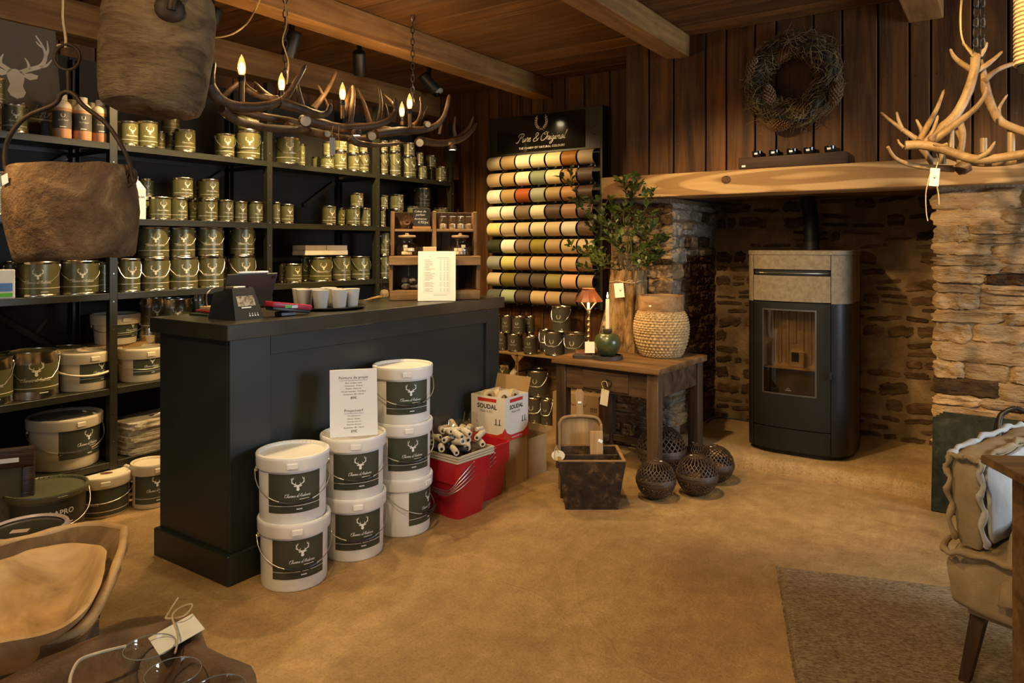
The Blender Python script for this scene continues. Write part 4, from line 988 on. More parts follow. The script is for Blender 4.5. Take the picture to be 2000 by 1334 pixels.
# ================================================================== LOW ANTIQUE TABLE BEFORE THE LEFT PIER
M_old = wood('old_table_wood', (0.032, 0.017, 0.008), (0.135, 0.08, 0.038), 'X', 0.6, 0.1, 0.8, 0.35, 0.5)
M_oldtop = wood('old_table_top', (0.09, 0.042, 0.014), (0.30, 0.165, 0.062), 'X', 0.55, 0.1, 0.6, 0.35, 0.4)
M_oldleg = wood('old_table_leg', (0.03, 0.016, 0.0075), (0.13, 0.078, 0.038), 'Z', 0.6, 0.2, 0.8, 0.35, 0.5)
TX, TY, TZ, TRZ = -1.965, 4.205, 0.70, R(-3.5)
tb = thing('low_table', 'worn dark wooden low table with drawer and stretchers before the stone pier', 'table', (TX, TY, 0), TRZ)
for i in range(3):
    y0 = -0.345 + i * 0.23; MB().rbox(-0.37, 0.37, y0 + 0.001, y0 + 0.229, TZ - 0.036, TZ, 0.005, 2, jit=0.002).build('top_board', M_oldtop, tb, 40)
for sx in (-1, 1):
    for sy in (-1, 1):
        MB().rbox(sx * 0.315 - 0.036, sx * 0.315 + 0.036, sy * 0.285 - 0.034, sy * 0.285 + 0.034, 0, TZ - 0.037, 0.005, 1, jit=0.002).build('leg', M_oldleg, tb, 40)
    MB().rbox(sx * 0.325 - 0.011, sx * 0.325 + 0.011, -0.25, 0.25, TZ - 0.185, TZ - 0.037, 0.002).build('apron', M_old, tb)
    if sx < 0: MB().rbox(sx * 0.315 - 0.02, sx * 0.315 + 0.02, -0.25, 0.25, 0.06, 0.105, 0.004).build('stretcher', M_old, tb)
MB().rbox(-0.279, 0.279, 0.285, 0.305, TZ - 0.185, TZ - 0.037, 0.002).build('apron', M_old, tb)
MB().rbox(-0.279, 0.279, -0.31, -0.29, TZ - 0.185, TZ - 0.037, 0.002).build('apron', M_old, tb)
MB().rbox(-0.279, 0.279, 0.265, 0.305, 0.06, 0.105, 0.004).build('stretcher', M_old, tb)
dr = MB().rbox(-0.155, 0.16, -0.318, -0.309, TZ - 0.172, TZ - 0.06, 0.003).build('drawer', M_old, tb)
MB().tube([(0.03 + 0.022 * math.cos(a * PI / 8), -0.324, TZ - 0.12 + 0.022 * math.sin(a * PI / 8)) for a in range(16)], 0.003, 6, closed=True).build('ring_pull', M_black, dr, 60)
# paper tag on the ring
M_paper = plain('paper_tag', (0.62, 0.55, 0.43), 0.7, 0, 0.06)
M_string = plain('jute_string', (0.50, 0.37, 0.19), 0.8, 0, 0.15, 60)
def local(o, p):  # world -> local of a thing turned about z
    a = o.rotation_euler.z; v = Vector(p) - Vector(o.location); return RZ(-a) @ v
tgm = thing('price_tag', 'paper price tag hanging from the drawer ring of the low table', 'tag', (TX + 0.005, TY - 0.335, TZ - 0.14), TRZ)
MB().box(-0.03, 0.022, -0.004, -0.002, -0.115, -0.02, RY(R(8))).build('card', M_paper, tgm)
MB().tube(smooth_path([(-0.012, -0.004, -0.03), (-0.03, -0.008, 0.02), (0.0, -0.006, 0.03), (0.01, -0.005, 0.0)], 4), 0.002, 5).build('string', M_string, tgm, 60)
# ------------------------------------------------------------ woven basket
TTOP = TZ + 0.001
bk = thing('woven_basket', 'round woven wicker basket with wooden collar standing on the low table', 'basket', (-1.80, 4.315, TTOP))
prof = smooth_path([(0.118, 0, 0), (0.135, 0, 0.02), (0.158, 0, 0.08), (0.171, 0, 0.15), (0.172, 0, 0.20), (0.16, 0, 0.255), (0.142, 0, 0.288)], 8)
def bprof(v):
    f = v * (len(prof) - 1); i = min(int(f), len(prof) - 2); p_ = prof[i].lerp(prof[i + 1], f - i); return p_.x, p_.z
def weave(u, v):
    r_, z_ = bprof(v); row = v * 20
    s_ = abs(math.sin(PI * (u * 38 + 0.5 * (int(row) % 2)))) ** 0.7 * abs(math.sin(PI * row)) ** 0.6
    r_ += 0.010 * s_ - 0.005
    return Vector((r_ * math.cos(2 * PI * u), r_ * math.sin(2 * PI * u), z_))
M_wick = mottled('wicker', [(0.3, (0.20, 0.12, 0.05)), (0.6, (0.46, 0.32, 0.16)), (0.8, (0.58, 0.43, 0.24))], 60, 3, 0.7, 0.3, 120)
MB().grid(weave, 368, 144, True).build('weave', M_wick, bk, 179)
M_collar = wood('basket_collar_wood', (0.14, 0.075, 0.03), (0.34, 0.21, 0.10), 'X', 0.6, 0.1)
MB().lathe([(0.138, 0.282), (0.141, 0.284), (0.141, 0.382), (0.139, 0.385), (0.131, 0.385), (0.129, 0.382), (0.129, 0.282)], 40).build('collar', M_collar, bk, 40)
MB().lathe([(0.0, 0.0), (0.118, 0.0)], 24).build('bottom', M_wick, bk)
a_ = math.atan2(-4.3, 1.8) - 0.5
stk = MB().rbox(-0.008, 0.008, -0.001, 0.001, -0.005, 0.005, 0.0008, 1, RZ(a_ + PI / 2) @ T(0, -0.1415, 0.325)).build('price_sticker', plain('white_sticker', (0.8, 0.8, 0.8), 0.5), bk)
# ------------------------------------------------------------ log planter with branches
lg = thing('log_planter', 'hollow tree trunk planter tied with string on the low table', 'planter', (-2.085, 4.43, TTOP))
M_log = mottled('log_bark', [(0.3, (0.05, 0.022, 0.008)), (0.45, (0.24, 0.135, 0.052)), (0.58, (0.38, 0.235, 0.10)), (0.75, (0.50, 0.34, 0.165))], 7, 7, 0.85, 1.0, 26, 0.04, 0.2, 1.2, 0, (2.2, 2.2, 0.45))
def logf(u, v):
    a = 2 * PI * u; r_ = 0.116 + 0.024 * mnoise.noise(Vector((math.cos(a) * 1.8, math.sin(a) * 1.8, v * 1.5))) + 0.016 * mnoise.noise(Vector((math.cos(a) * 6, math.sin(a) * 6, v * 2.4))) + 0.006 * mnoise.noise(Vector((math.cos(a) * 14, math.sin(a) * 14, v * 9))) + 0.016 * max(0, 0.25 - v) * 3
    z_ = 0.535 * v + (0.012 * mnoise.noise(Vector((math.cos(a) * 2, math.sin(a) * 2, 7))) if v > 0.95 else 0)
    return Vector((r_ * math.cos(a), r_ * math.sin(a), z_))
MB().grid(logf, 96, 40, True).build('trunk', M_log, lg, 179)
MB().grid(lambda u, v: logf(u, 1.0) * Vector((1, 1, 1)).x if v == 0 else Vector((logf(u, 1.0).x * 0.72, logf(u, 1.0).y * 0.72, logf(u, 1.0).z - (0.0 if v < 0.6 else 0.2))), 48, 2, True).build('rim', M_log, lg, 60)
MB().lathe([(0.0, 0.40), (0.095, 0.40)], 20).build('soil', plain('soil', (0.03, 0.02, 0.012), 0.9), lg)
MB().tube([(logf(i / 28, 0.86).x * 1.03, logf(i / 28, 0.86).y * 1.03, 0.462 + 0.006 * math.sin(i)) for i in range(28)], 0.0028, 5, closed=True).build('string', M_string, lg, 60)
aw = math.atan2(-4.43, 2.085) - 0.12
kx, ky = 0.135 * math.cos(aw), 0.135 * math.sin(aw)
MB().tube(smooth_path([(kx, ky, 0.46), (kx + 0.03, ky - 0.01, 0.475), (kx + 0.045, ky + 0.015, 0.47), (kx + 0.02, ky + 0.01, 0.458), (kx + 0.05, ky + 0.04, 0.448)], 5), 0.0022, 5).build('bow', M_string, lg, 60)
tg = thing('gift_tag', 'white card tag with small deer print tied to the log planter', 'tag', (-2.085 + 0.142 * math.cos(aw - .25), 4.43 + 0.142 * math.sin(aw - .25), TTOP + 0.36), aw - .25 + PI / 2)
tc_ = MB().rbox(-0.033, 0.033, -0.002, 0.0, 0.0, 0.095, 0.0008, 1, RY(R(-6))).build('card', plain('white_tag', (0.72, 0.68, 0.60), 0.6), tg)
mb = MB(); DEER.add; pp = Print2D(); pp.add(DEER, 0.004, 0.05, 0.022); pp.flat(mb, T(0, -0.002, 0)); mb.build('print', M_ink, tc_)
# branches
br_ = thing('leafy_branches', 'spray of green leafy branches rising from the log planter', 'plant', (-2.085, 4.43, TTOP + 0.405))
M_stem = plain('twig_green_brown', (0.10, 0.075, 0.03), 0.7)
M_leaf = mottled('leaf_green', [(0.3, (0.030, 0.050, 0.008)), (0.6, (0.095, 0.125, 0.024)), (0.8, (0.20, 0.22, 0.05))], 9, 3, 0.4, 0.1, 30, 0.005, 0.5, 0.3, 0.4)
def leaf_mesh(L, w):
    pts = [(0, 0), (w * .55, L * .22), (w, L * .48), (w * .72, L * .76), (0, L), (-w * .72, L * .76), (-w, L * .48), (-w * .55, L * .22)]
    mb = MB(); vs_ = [(x, y_, 0.25 * abs(x) - 0.25 * (y_ - L / 2) ** 2 / L) for x, y_ in pts] + [(0, L * .22, 0), (0, L * .48, 0.002), (0, L * .76, 0)]
    return mb.add(vs_, [(0, 1, 8), (0, 8, 7), (1, 2, 9, 8), (8, 9, 6, 7), (2, 3, 10, 9), (9, 10, 5, 6), (3, 4, 10), (10, 4, 5)]).mesh('leaf', M_leaf, 179)
LEAVES = [leaf_mesh(0.042, 0.011), leaf_mesh(0.052, 0.014), leaf_mesh(0.034, 0.010)]
O_ = Vector((-2.085, 4.43, TTOP + 0.405))
tips = [((1098, 347), 4.25), ((1128, 395), 4.30), ((1112, 480), 4.30), ((1150, 440), 4.42), ((1132, 520), 4.3), ((1178, 420), 4.28), ((1222, 352), 4.36), ((1238, 345), 4.40), ((1276, 375), 4.34), ((1252, 430), 4.28), ((1300, 465), 4.36), ((1292, 492), 4.28), ((1270, 505), 4.22), ((1205, 470), 4.2), ((1232, 480), 4.5), ((1160, 505), 4.22), ((1275, 440), 4.42), ((1190, 390), 4.4)]
rl = random.Random(11); nleaf = 0; leaf_list = []
for (pp_, yy) in tips:
    tip = at_y(pp_[0], pp_[1], yy) - O_
    mid = Vector((tip.x * 0.35 + rl.uniform(-.03, .03), tip.y * 0.4, tip.z * 0.55 + 0.05))
    path = smooth_path([(rl.uniform(-.05, .05), rl.uniform(-.05, .05), 0.0), mid, Vector((tip.x * 0.75, tip.y * 0.8, tip.z * 0.85)), tip], 6)
    MB().tube(path, [lerp(0.0035, 0.0012, i / (len(path) - 1)) for i in range(len(path))], 5).build('branch', M_stem, br_, 60)
    subs = [path]
    for k_ in range(rl.choice((2, 3, 3))):
        i0 = rl.randrange(7, 16); s0 = path[i0]; dv = Vector((rl.uniform(-1, 1), rl.uniform(-1, .6), rl.uniform(0.1, 1))).normalized() * rl.uniform(.07, .13)
        sp = smooth_path([s0, s0 + dv * 0.5 + Vector((0, 0, .01)), s0 + dv], 4)
        MB().tube(sp, 0.0012, 4).build('twig', M_stem, br_, 60); subs.append(sp)
    for sp in subs:
        st_ = 7 if sp is path else 1
        for i in range(st_, len(sp)):
            for s_ in range(2 if sp is path else 1):
                leaf_list.append((sp[i], (sp[i] - sp[max(i - 1, 0)]).normalized()))
        for _ in range(2): leaf_list.append((sp[-1], (sp[-1] - sp[-2]).normalized()))
rl.shuffle(leaf_list)
extra = MB()
for i, (pos, d_) in enumerate(leaf_list):
    v = (d_ * 0.7 + Vector((rl.uniform(-1, 1), rl.uniform(-1, 1), rl.uniform(-.5, .8)))).normalized()
    q = v.to_track_quat('Y', 'Z').to_matrix().to_4x4() @ RY(rl.uniform(-1, 1)); sc_ = rl.uniform(.9, 1.4)
    M_ = T(*pos) @ q @ Matrix.Scale(sc_, 4)
    if i < 290:
        o = link('leaf', LEAVES[i % 3], br_); o.matrix_local = M_
    else:
        me = LEAVES[i % 3]; extra.add([M_ @ v_.co for v_ in me.vertices], [tuple(p_.vertices) for p_ in me.polygons])
if extra.v: extra.build('leaves', M_leaf, br_, 179)['kind'] = 'stuff'
# ------------------------------------------------------------ apple shaped candle holder, board, candle
bd = at_z(1192, 703, TTOP + 0.012)
board = thing('serving_board', 'small dark round serving board with short handle on the low table', 'board', (-2.03, 4.02, TTOP), R(18))
out = [(0.1 * math.cos(a), 0.1 * math.sin(a)) for a in [R(-160 + i * 320 / 24) for i in range(25)]] + [(-0.13, -0.022), (-0.2, -0.026), (-0.215, 0), (-0.2, 0.026), (-0.13, 0.022)]
out = [(0.095 * math.cos(R(-155 + i * 310 / 24)), 0.095 * math.sin(R(-155 + i * 310 / 24))) for i in range(25)] + [(-0.115, 0.045), (-0.20, 0.045), (-0.215, 0.025), (-0.215, -0.025), (-0.20, -0.045), (-0.115, -0.045)]
MB().prism(out, 0.0, 0.016).build('slab', plain('dark_board', (0.035, 0.028, 0.022), 0.55), board, 40)
MB().lathe([(0.094, 0.0162), (0.094, 0.023), (0.084, 0.023), (0.084, 0.0162)], 32).build('raised_edge', plain('dark_board', (0.03,) * 3), board, 40)
ap = thing('apple_candle_holder', 'green glazed apple shaped candle holder on the dark round board', 'candle holder', (-2.03, 4.02, TTOP + 0.0165))
M_apple = mottled('green_glaze', [(0.3, (0.014, 0.020, 0.006)), (0.55, (0.042, 0.054, 0.017)), (0.8, (0.12, 0.115, 0.045))], 6, 5, 0.28, 0.1, 20, 0.004, 0.6)
MB().lathe([(0.0, 0.0), (0.035, 0.001), (0.062, 0.022), (0.08, 0.062), (0.0815, 0.092), (0.07, 0.125), (0.045, 0.142), (0.02, 0.138), (0.0, 0.134)], 32).build('body', M_apple, ap, 179)
MB().lathe([(0.014, 0.134), (0.022, 0.142), (0.028, 0.15), (0.028, 0.168), (0.013, 0.17), (0.013, 0.155)], 24).build('cup', plain('bronze_cup', (0.09, 0.055, 0.03), 0.5, 0.5), ap, 40)
MB().tube(smooth_path([(-0.03, 0, 0.14), (-0.036, 0, 0.155), (-0.042, 0, 0.17)], 3), [0.006, 0.005, 0.004, 0.004, 0.0035, 0.003, 0.003], 6).build('stem', M_stem, ap, 60)
cd = thing('candle', 'lit ivory taper candle in the green apple holder', 'candle', (-2.03, 4.02, TTOP + 0.0165 + 0.157))
MB().lathe([(0.0125, 0.0), (0.0115, 0.19), (0.009, 0.195), (0.0, 0.193)], 20).build('wax', plain('ivory_wax', (0.75, 0.6, 0.38), 0.4), cd, 50)
MB().tube([(0, 0, 0.192), (0.0005, 0, 0.202)], 0.0009, 5).build('wick', M_black, cd)
MB().lathe([(0.0, 0.199), (0.0045, 0.206), (0.0055, 0.214), (0.003, 0.228), (0.0, 0.24)], 12).build('flame', emit('candle_flame', (1.0, 0.62, 0.22), 14), cd, 179)
pl_ = bpy.data.lights.new('candle_light', 'POINT'); pl_.energy = 1.2; pl_.color = (1, 0.55, 0.2); pl_.shadow_soft_size = 0.012
po_ = bpy.data.objects.new('candle_light', pl_); COL.objects.link(po_); po_.location = (-2.03, 4.02, TTOP + 0.0165 + 0.157 + 0.255)
# ------------------------------------------------------------ brass lamp
lp = thing('table_lamp', 'small brass bamboo table lamp with red brown metal shade, lit', 'lamp', (-2.185, 4.06, TTOP), R(30))
MB().rbox(-0.085, 0.085, -0.06, 0.06, 0.0, 0.032, 0.006, 2).build('base', plain('red_brown_wood', (0.13, 0.045, 0.018), 0.4), lp, 40)
M_brass = plain('brass', (0.62, 0.46, 0.22), 0.3, 1.0, 0.1)
sp = [(0.014, 0.032), (0.010, 0.05)]
for i in range(6):
    z = 0.05 + i * 0.036; sp += [(0.0105, z + 0.002), (0.0085, z + 0.018), (0.0105, z + 0.033), (0.0125, z + 0.036)]
MB().lathe(sp + [(0.011, 0.27), (0.017, 0.283), (0.009, 0.295)], 16).build('stem', M_brass, lp, 60)
MB().lathe([(0.0085, 0.295), (0.0085, 0.335)], 12).build('candle_sleeve', emit('lamp_sleeve_glow', (1.0, 0.75, 0.4), 1.2), lp, 60)  # glow put into the sleeve material; the bulb is the real source
MB().lathe([(0.0, 0.335), (0.009, 0.345), (0.011, 0.358), (0.006, 0.38), (0.0, 0.39)], 12).build('bulb', emit('lamp_bulb_glow', (1.0, 0.72, 0.35), 22), lp, 179)
for k_ in range(4):
    a = PI / 4 + k_ * PI / 2; MB().tube([(0.014 * math.cos(a), 0.014 * math.sin(a), 0.288), (0.06 * math.cos(a), 0.06 * math.sin(a), 0.335), (0.083 * math.cos(a), 0.083 * math.sin(a), 0.352)], 0.003, 6).build('shade_arm', M_brass, lp, 60)
MB().lathe([(0.092, 0.345), (0.090, 0.352), (0.042, 0.418), (0.044, 0.428), (0.040, 0.428), (0.038, 0.418), (0.086, 0.35)], 12).build('shade', plain('oxblood_metal', (0.16, 0.05, 0.02), 0.35, 0.4), lp, 20)
tg2 = MB().box(-0.03, 0.03, -0.004, -0.002, 0.0, 0.07).build('card_tag', plain('white_tag2', (0.8, 0.78, 0.72), 0.6), None, None, (-2.135, 3.985, TTOP + 0.03), (R(-12), 0, R(30))); tag(tg2, 'blank white card tag leaning on the brass lamp base', 'tag')
ll = bpy.data.lights.new('table_lamp_light', 'POINT'); ll.energy = 2.2; ll.color = (1, 0.62, 0.28); ll.shadow_soft_size = 0.012
lo_ = bpy.data.objects.new('table_lamp_light', ll); COL.objects.link(lo_); lo_.location = (-2.185, 4.06, TTOP + 0.402)
# narrow sample panel leaning behind the lamp
lb_ = thing('leaning_panel', 'narrow weathered panel leaning behind the brass lamp', 'panel', (-2.235, 4.32, TTOP), rot=(R(-4), R(14), R(25)))
MB().rbox(-.03, .03, -.006, .006, 0, .40, .002).build('panel', mottled('peeling_paint', [(0.35, (0.03, 0.02, 0.012)), (0.5, (0.25, 0.19, 0.12)), (0.7, (0.5, 0.42, 0.3))], 30, 3, 0.7, 0.4, 60), lb_)
MB().rbox(-.036, -.03, -.008, .008, 0, .40, .001).build('edge_strip', M_collar, lb_)
# ================================================================== PELLET STOVE
M_stove = plain('stove_black', (0.017, 0.016, 0.015), 0.42, 0.3, 0.05, 4, 0.4)
M_stove_side = plain('stove_graphite', (0.020, 0.019, 0.019), 0.38, 0.35, 0.05, 4, 0.4)
M_soap = mottled('soapstone', [(0.3, (0.15, 0.115, 0.07)), (0.55, (0.22, 0.175, 0.115)), (0.8, (0.28, 0.23, 0.16))], 30, 5, 0.6, 0.25, 120, 0.004, 0.35, 0.6)
SV = thing('pellet_stove', 'tall black pellet stove with grey stone crown and glass door on the hearth', 'stove', (-1.085, 4.985, 0.087))
W2, D2 = 0.315, 0.27
def outline(n=96, ins=0.0):
    """plan of the stove: bowed front, big rounded corners; starts at back centre and runs clockwise seen from above"""
    pts = []
    for i in range(n):
        a = 2 * PI * i / n; c, s_ = math.cos(a), math.sin(a); e = 0.42
        x = (W2 - ins) * math.copysign(abs(c) ** e, c); y = (D2 - ins) * math.copysign(abs(s_) ** e, s_)
        if y < 0: y -= 0.03 * (1 - (x / W2) ** 2)
        pts.append((x, y))
    return pts
OUT = outline(240)
def skin(x0, x1, z0, z1, front=True, ins=0.0, th=0.012, nz=1):
    """a slab that follows the outline between two x positions of the front"""
    n = 22; mb = MB()
    def fy(x):
        c = min(1.0, abs(x) / W2); s_ = (1 - c ** (1 / 0.42 * 1.0)) if c < 1 else 0
        # invert the superellipse: |c|=cos^e -> y = sin^e
        ca = c ** (1 / 0.42); y_ = -(D2) * (max(0.0, 1 - ca * ca) ** 0.5) ** 0.42 - 0.03 * (1 - (x / W2) ** 2)
        return y_ + ins
    xs_ = [lerp(x0, x1, i / n) for i in range(n + 1)]
    vs_ = []
    for z in (z0, z1):
        for x in xs_: vs_.append((x, fy(x), z))
        for x in xs_: vs_.append((x, fy(x) + th, z))
    m = n + 1; fs = []
    for i in range(n):
        fs += [(i, i + 1, 2 * m + i + 1, 2 * m + i), (m + i + 1, m + i, 3 * m + i, 3 * m + i + 1), (2 * m + i, 2 * m + i + 1, 3 * m + i + 1, 3 * m + i), (i + 1, i, m + i, m + i + 1)]
    fs += [(0, 2 * m, 3 * m, m), (n, m + n, 3 * m + n, 2 * m + n)]
    return mb.add(vs_, fs)
def ring(z0, z1, mat, nm, parent, sel, ins=0.0, cap=False):
    pts = OUT if ins == 0 else outline(240, ins); idx = [i for i, p_ in enumerate(pts) if sel(p_)]
    # contiguous run
    start = next((k for k in range(len(idx)) if (idx[k] - 1) % 240 not in idx), 0)
    run = [idx[(start + k) % len(idx)] for k in range(len(idx))]
    mb = MB(); n = len(run); full = n == 240
    vs_ = [(*pts[i], z0) for i in run] + [(*pts[i], z1) for i in run]
    fs = [(k, (k + 1) % n, n + (k + 1) % n, n + k) for k in range(n if full else n - 1)]
    if cap: fs += [tuple(range(n, 2 * n)), tuple(reversed(range(n)))]
    return mb.add(vs_, fs).build(nm, mat, parent, 40)
FX0, FX1 = -0.252, 0.212        # the front between the two flanks
ring(0.0, 0.028, M_black, 'foot_ring', SV, lambda p_: True, 0.035, True)
ring(0.03, 1.25, M_black, 'core', SV, lambda p_: p_[1] > -0.22, 0.022)
cs2 = MB()
for (a, b_, z0, z1) in ((-0.30, 0.30, 0.03, 0.50), (-0.30, 0.30, 0.925, 1.25), (-0.30, -0.205, 0.5, 0.925), (0.15, 0.30, 0.5, 0.925)):
    q = skin(a, b_, z0, z1, ins=0.018, th=0.004); cs2.add(q.v, q.f)
cs2.build('inner_casing', M_black, SV)
isleft = lambda p_: p_[0] < FX0 - 0.003
isright = lambda p_: p_[0] > FX1 + 0.003
for sel, w_ in ((isleft, 'left'), (isright, 'right')):
    ring(0.03, 0.955, M_stove_side, 'side_panel', SV, sel)
    ring(0.958, 1.255, M_soap, 'stone_flank', SV, sel)
ring(0.03, 1.25, M_stove_side, 'back_panel', SV, lambda p_: p_[1] > 0.24, -0.002)
ring(1.257, 1.283, M_soap, 'stone_top', SV, lambda p_: True, -0.004, True)
skin(FX0, FX1, 1.165, 1.255).build('stone_panel', M_soap, SV, 40)
skin(FX0, FX1, 0.965, 1.125).build('stone_panel', M_soap, SV, 40)
skin(FX0, FX1, 1.130, 1.160, ins=0.012).build('air_grille', M_black, SV, 40)
skin(FX0 + 0.01, FX1 - 0.01, 1.140, 1.144, ins=0.004).build('grille_bar', M_tin, SV, 40)
skin(FX0, FX1, 0.032, 0.168).build('lower_panel', M_stove, SV, 40)
WX0, WX1, WZ0, WZ1 = -0.185, 0.130, 0.385, 0.91
dm = MB()
for (a, b_, z0, z1) in ((FX0, WX0, 0.174, 0.957), (WX1, FX1, 0.174, 0.957), (WX0, WX1, 0.174, WZ0), (WX0, WX1, WZ1, 0.957)):
    q = skin(a, b_, z0, z1); dm.add(q.v, q.f)
door = dm.build('door', M_stove, SV, 40)
fm = MB()
for (a, b_, z0, z1) in ((WX0 - .006, WX0 + .003, WZ0 - .006, WZ1 + .006), (WX1 - .003, WX1 + .006, WZ0 - .006, WZ1 + .006), (WX0, WX1, WZ0 - .006, WZ0 + .003), (WX0, WX1, WZ1 - .003, WZ1 + .006)):
    q = skin(a, b_, z0, z1, ins=-0.0015, th=0.004); fm.add(q.v, q.f)
fm.build('window_trim', plain('grey_trim', (0.16, 0.15, 0.14), 0.35, 0.8), door, 40)
skin(WX0, WX1, WZ0, WZ1, ins=0.006, th=0.003).build('glass', glass('stove_glass', (0.75, 0.7, 0.62), 0.03), door, 40)
skin(WX0, WX1, WZ0, WZ0 + 0.155, ins=0.011, th=0.003).build('dark_panel', M_black, door, 40)
pr_ = Print2D(); pr_.stroke([(-.006, 0), (-.003, .006), (0, .008), (.003, .006), (.006, 0)], .0012); pr_.add(text2d('STOVE').fit(width=.001), 0, -.0)
mk_ = MB(); q = Print2D(); q.stroke([(-.008, 0.001), (-.004, .008), (0, .0105), (.004, .008), (.008, 0.001)], .0016); q.rect(-.018, .018, -.006, -.0035, 1)
q.flat(mk_, T(-0.03, -0.300 + 0.0005, WZ0 + 0.03), 0.0); mk_.build('maker_mark', plain('grey_mark', (0.35, 0.33, 0.3), 0.5), door)
# fire chamber behind the glass
M_fire = plain('chamber_steel', (0.62, 0.47, 0.30), 0.38, 0.6, 0.15, 8)
fb = MB(); fb.box(WX0 - .01, WX1 + .01, -0.13, -0.125, WZ0 + .13, WZ1 + .02); fb.box(WX0 - .012, WX0 - .007, -0.26, -0.13, WZ0 + .13, WZ1 + .02); fb.box(WX1 + .007, WX1 + .012, -0.26, -0.13, WZ0 + .13, WZ1 + .02); fb.box(WX0, WX1, -0.26, -0.13, WZ0 + .15, WZ0 + .155)
ch_ = fb.build('fire_chamber', M_fire, SV)
for i in range(7):
    x = lerp(WX0 + .02, WX1 - .02, i / 6)
    if i in (3,): zz = WZ0 + .30
    else: zz = WZ0 + .17
    MB().rbox(x - .011, x + .011, -0.138, -0.13, zz, WZ1 - .01, .003).build('chamber_rib', M_fire, ch_, 40)
MB().rbox(-.055, .04, -0.19, -0.13, WZ0 + .155, WZ0 + .25, .004).build('burn_pot', M_fire, ch_, 40)
MB().rbox(-.035, .01, -0.1915, -0.19, WZ0 + .19, WZ0 + .25, .0005).build('pot_opening', M_black, ch_)
MB().rbox(FX1 - .001, FX1 + .008, -0.305, -0.29, 0.50, 0.55, .002).build('door_catch', M_black, SV)
# flue pipe with collars
px_ = MB(); pth = [(0.02, 0.12, 1.28), (0.02, 0.12, 1.42), (-0.0, 0.16, 1.55), (-0.02, 0.18, 1.64)]
px_.tube(smooth_path(pth, 6), 0.048, 18)
FP = px_.build('flue_pipe', M_black, SV, 60)
for z in (1.345, 1.385, 1.43):
    MB().lathe([(0.0495, -0.006), (0.052, 0), (0.0495, 0.006)], 18, T(0.02, 0.12, z)).build('pipe_collar', M_stove, FP, 60)
# black cable on the hearth
tag(MB().tube(smooth_path([(-1.82, 5.2, 0.092), (-1.8, 5.42, 0.092), (-1.6, 5.44, 0.092), (-1.42, 5.43, 0.092), (-1.38, 5.33, 0.092)], 6), 0.005, 6).build('power_cable', M_grip, smooth=60), 'black power cable lying along the back of the hearth', 'cable')
# ================================================================== SLATE PLATES LEANING ON THE RIGHT PIER
M_slate = mottled('oxidised_steel', [(0.3, (0.008, 0.008, 0.005)), (0.55, (0.020, 0.021, 0.012)), (0.8, (0.045, 0.047, 0.028))], 9, 5, 0.75, 0.2, 40, 0.004, 0.12, 1.5)
for i in range(4):
    o = MB().rbox(-0.34, 0.34, -0.006, 0.006, 0, 0.49 + 0.006 * i, 0.003, 1).build('steel_plate', M_slate, None, 40, (0.02 + 0.014 * i, 4.385 + i * 0.022, 0.001), (R(-10.5), 0, R(-1)))
    tag(o, 'dark mottled plate leaning on right pier, %s of four' % ['frontmost', 'second', 'third', 'rearmost'][i], 'plate', 'dark plates leaning on the right pier')
hp = thing('log_holder', 'wrought iron log holder hoop behind the linen chair', 'log holder', (0.045, 4.12, 0), R(12))
for s_ in (-1, 1):
    MB().tube(smooth_path([(s_ * 0.09, 0.16, 0.0), (s_ * 0.09, 0.13, 0.25), (s_ * 0.07, 0.02, 0.56), (s_ * 0.04, 0.0, 0.62), (0, 0, 0.64)], 6), 0.011, 8).build('hoop', M_black, hp, 60)
    MB().tube(smooth_path([(s_ * 0.09, -0.16, 0.0), (s_ * 0.09, -0.13, 0.25), (s_ * 0.07, -0.02, 0.56), (s_ * 0.04, 0.0, 0.62)], 6), 0.011, 8).build('hoop', M_black, hp, 60)
MB().tube([(-0.09, -0.14, 0.15), (0.09, -0.14, 0.15)], 0.009, 8).build('cross_bar', M_black, hp, 60)
MB().tube([(-0.09, 0.14, 0.15), (0.09, 0.14, 0.15)], 0.009, 8).build('cross_bar', M_black, hp, 60)
# ================================================================== CRATE WITH WOODEN SCOOP
CR = thing('wooden_measure_box', 'tapered dark wooden box with divider on the floor before the low table', 'box', (-1.876, 3.494, 0), YAW)
M_meas = mottled('worn_black_wood', [(0.35, (0.014, 0.008, 0.004)), (0.54, (0.040, 0.021, 0.009)), (0.63, (0.10, 0.055, 0.022)), (0.76, (0.30, 0.19, 0.085))], 16, 10, 0.7, 0.6, 45, 0.008, 0.35, 0.4)
M_edge = wood('worn_edge_wood', (0.16, 0.08, 0.03), (0.34, 0.20, 0.085), 'X', 0.6, 0.1)
def tilt_panel(b0, b1, t0, t1, th):
    """panel from bottom edge b0-b1 to top edge t0-t1, thickened inwards"""
    b0, b1, t0, t1 = map(Vector, (b0, b1, t0, t1)); n = (b1 - b0).cross(t0 - b0).normalized() * th
    vs_ = [b0, b1, t1, t0, b0 + n, b1 + n, t1 + n, t0 + n]
    return MB().add(vs_, [(0, 1, 2, 3), (5, 4, 7, 6), (0, 4, 5, 1), (1, 5, 6, 2), (2, 6, 7, 3), (3, 7, 4, 0)])
wb_, wt_, db_, dt_, hh_ = 0.138, 0.178, 0.12, 0.155, 0.262
tilt_panel((wb_, -db_, 0), (-wb_, -db_, 0), (wt_, -dt_, hh_), (-wt_, -dt_, hh_), 0.016).build('side', M_meas, CR)
tilt_panel((-wb_, db_, 0), (wb_, db_, 0), (-wt_, dt_, hh_), (wt_, dt_, hh_), 0.016).build('side', M_meas, CR)
tilt_panel((-wb_, -db_, 0), (-wb_, db_, 0), (-wt_, -dt_, hh_), (-wt_, dt_, hh_), 0.016).build('side', M_meas, CR)
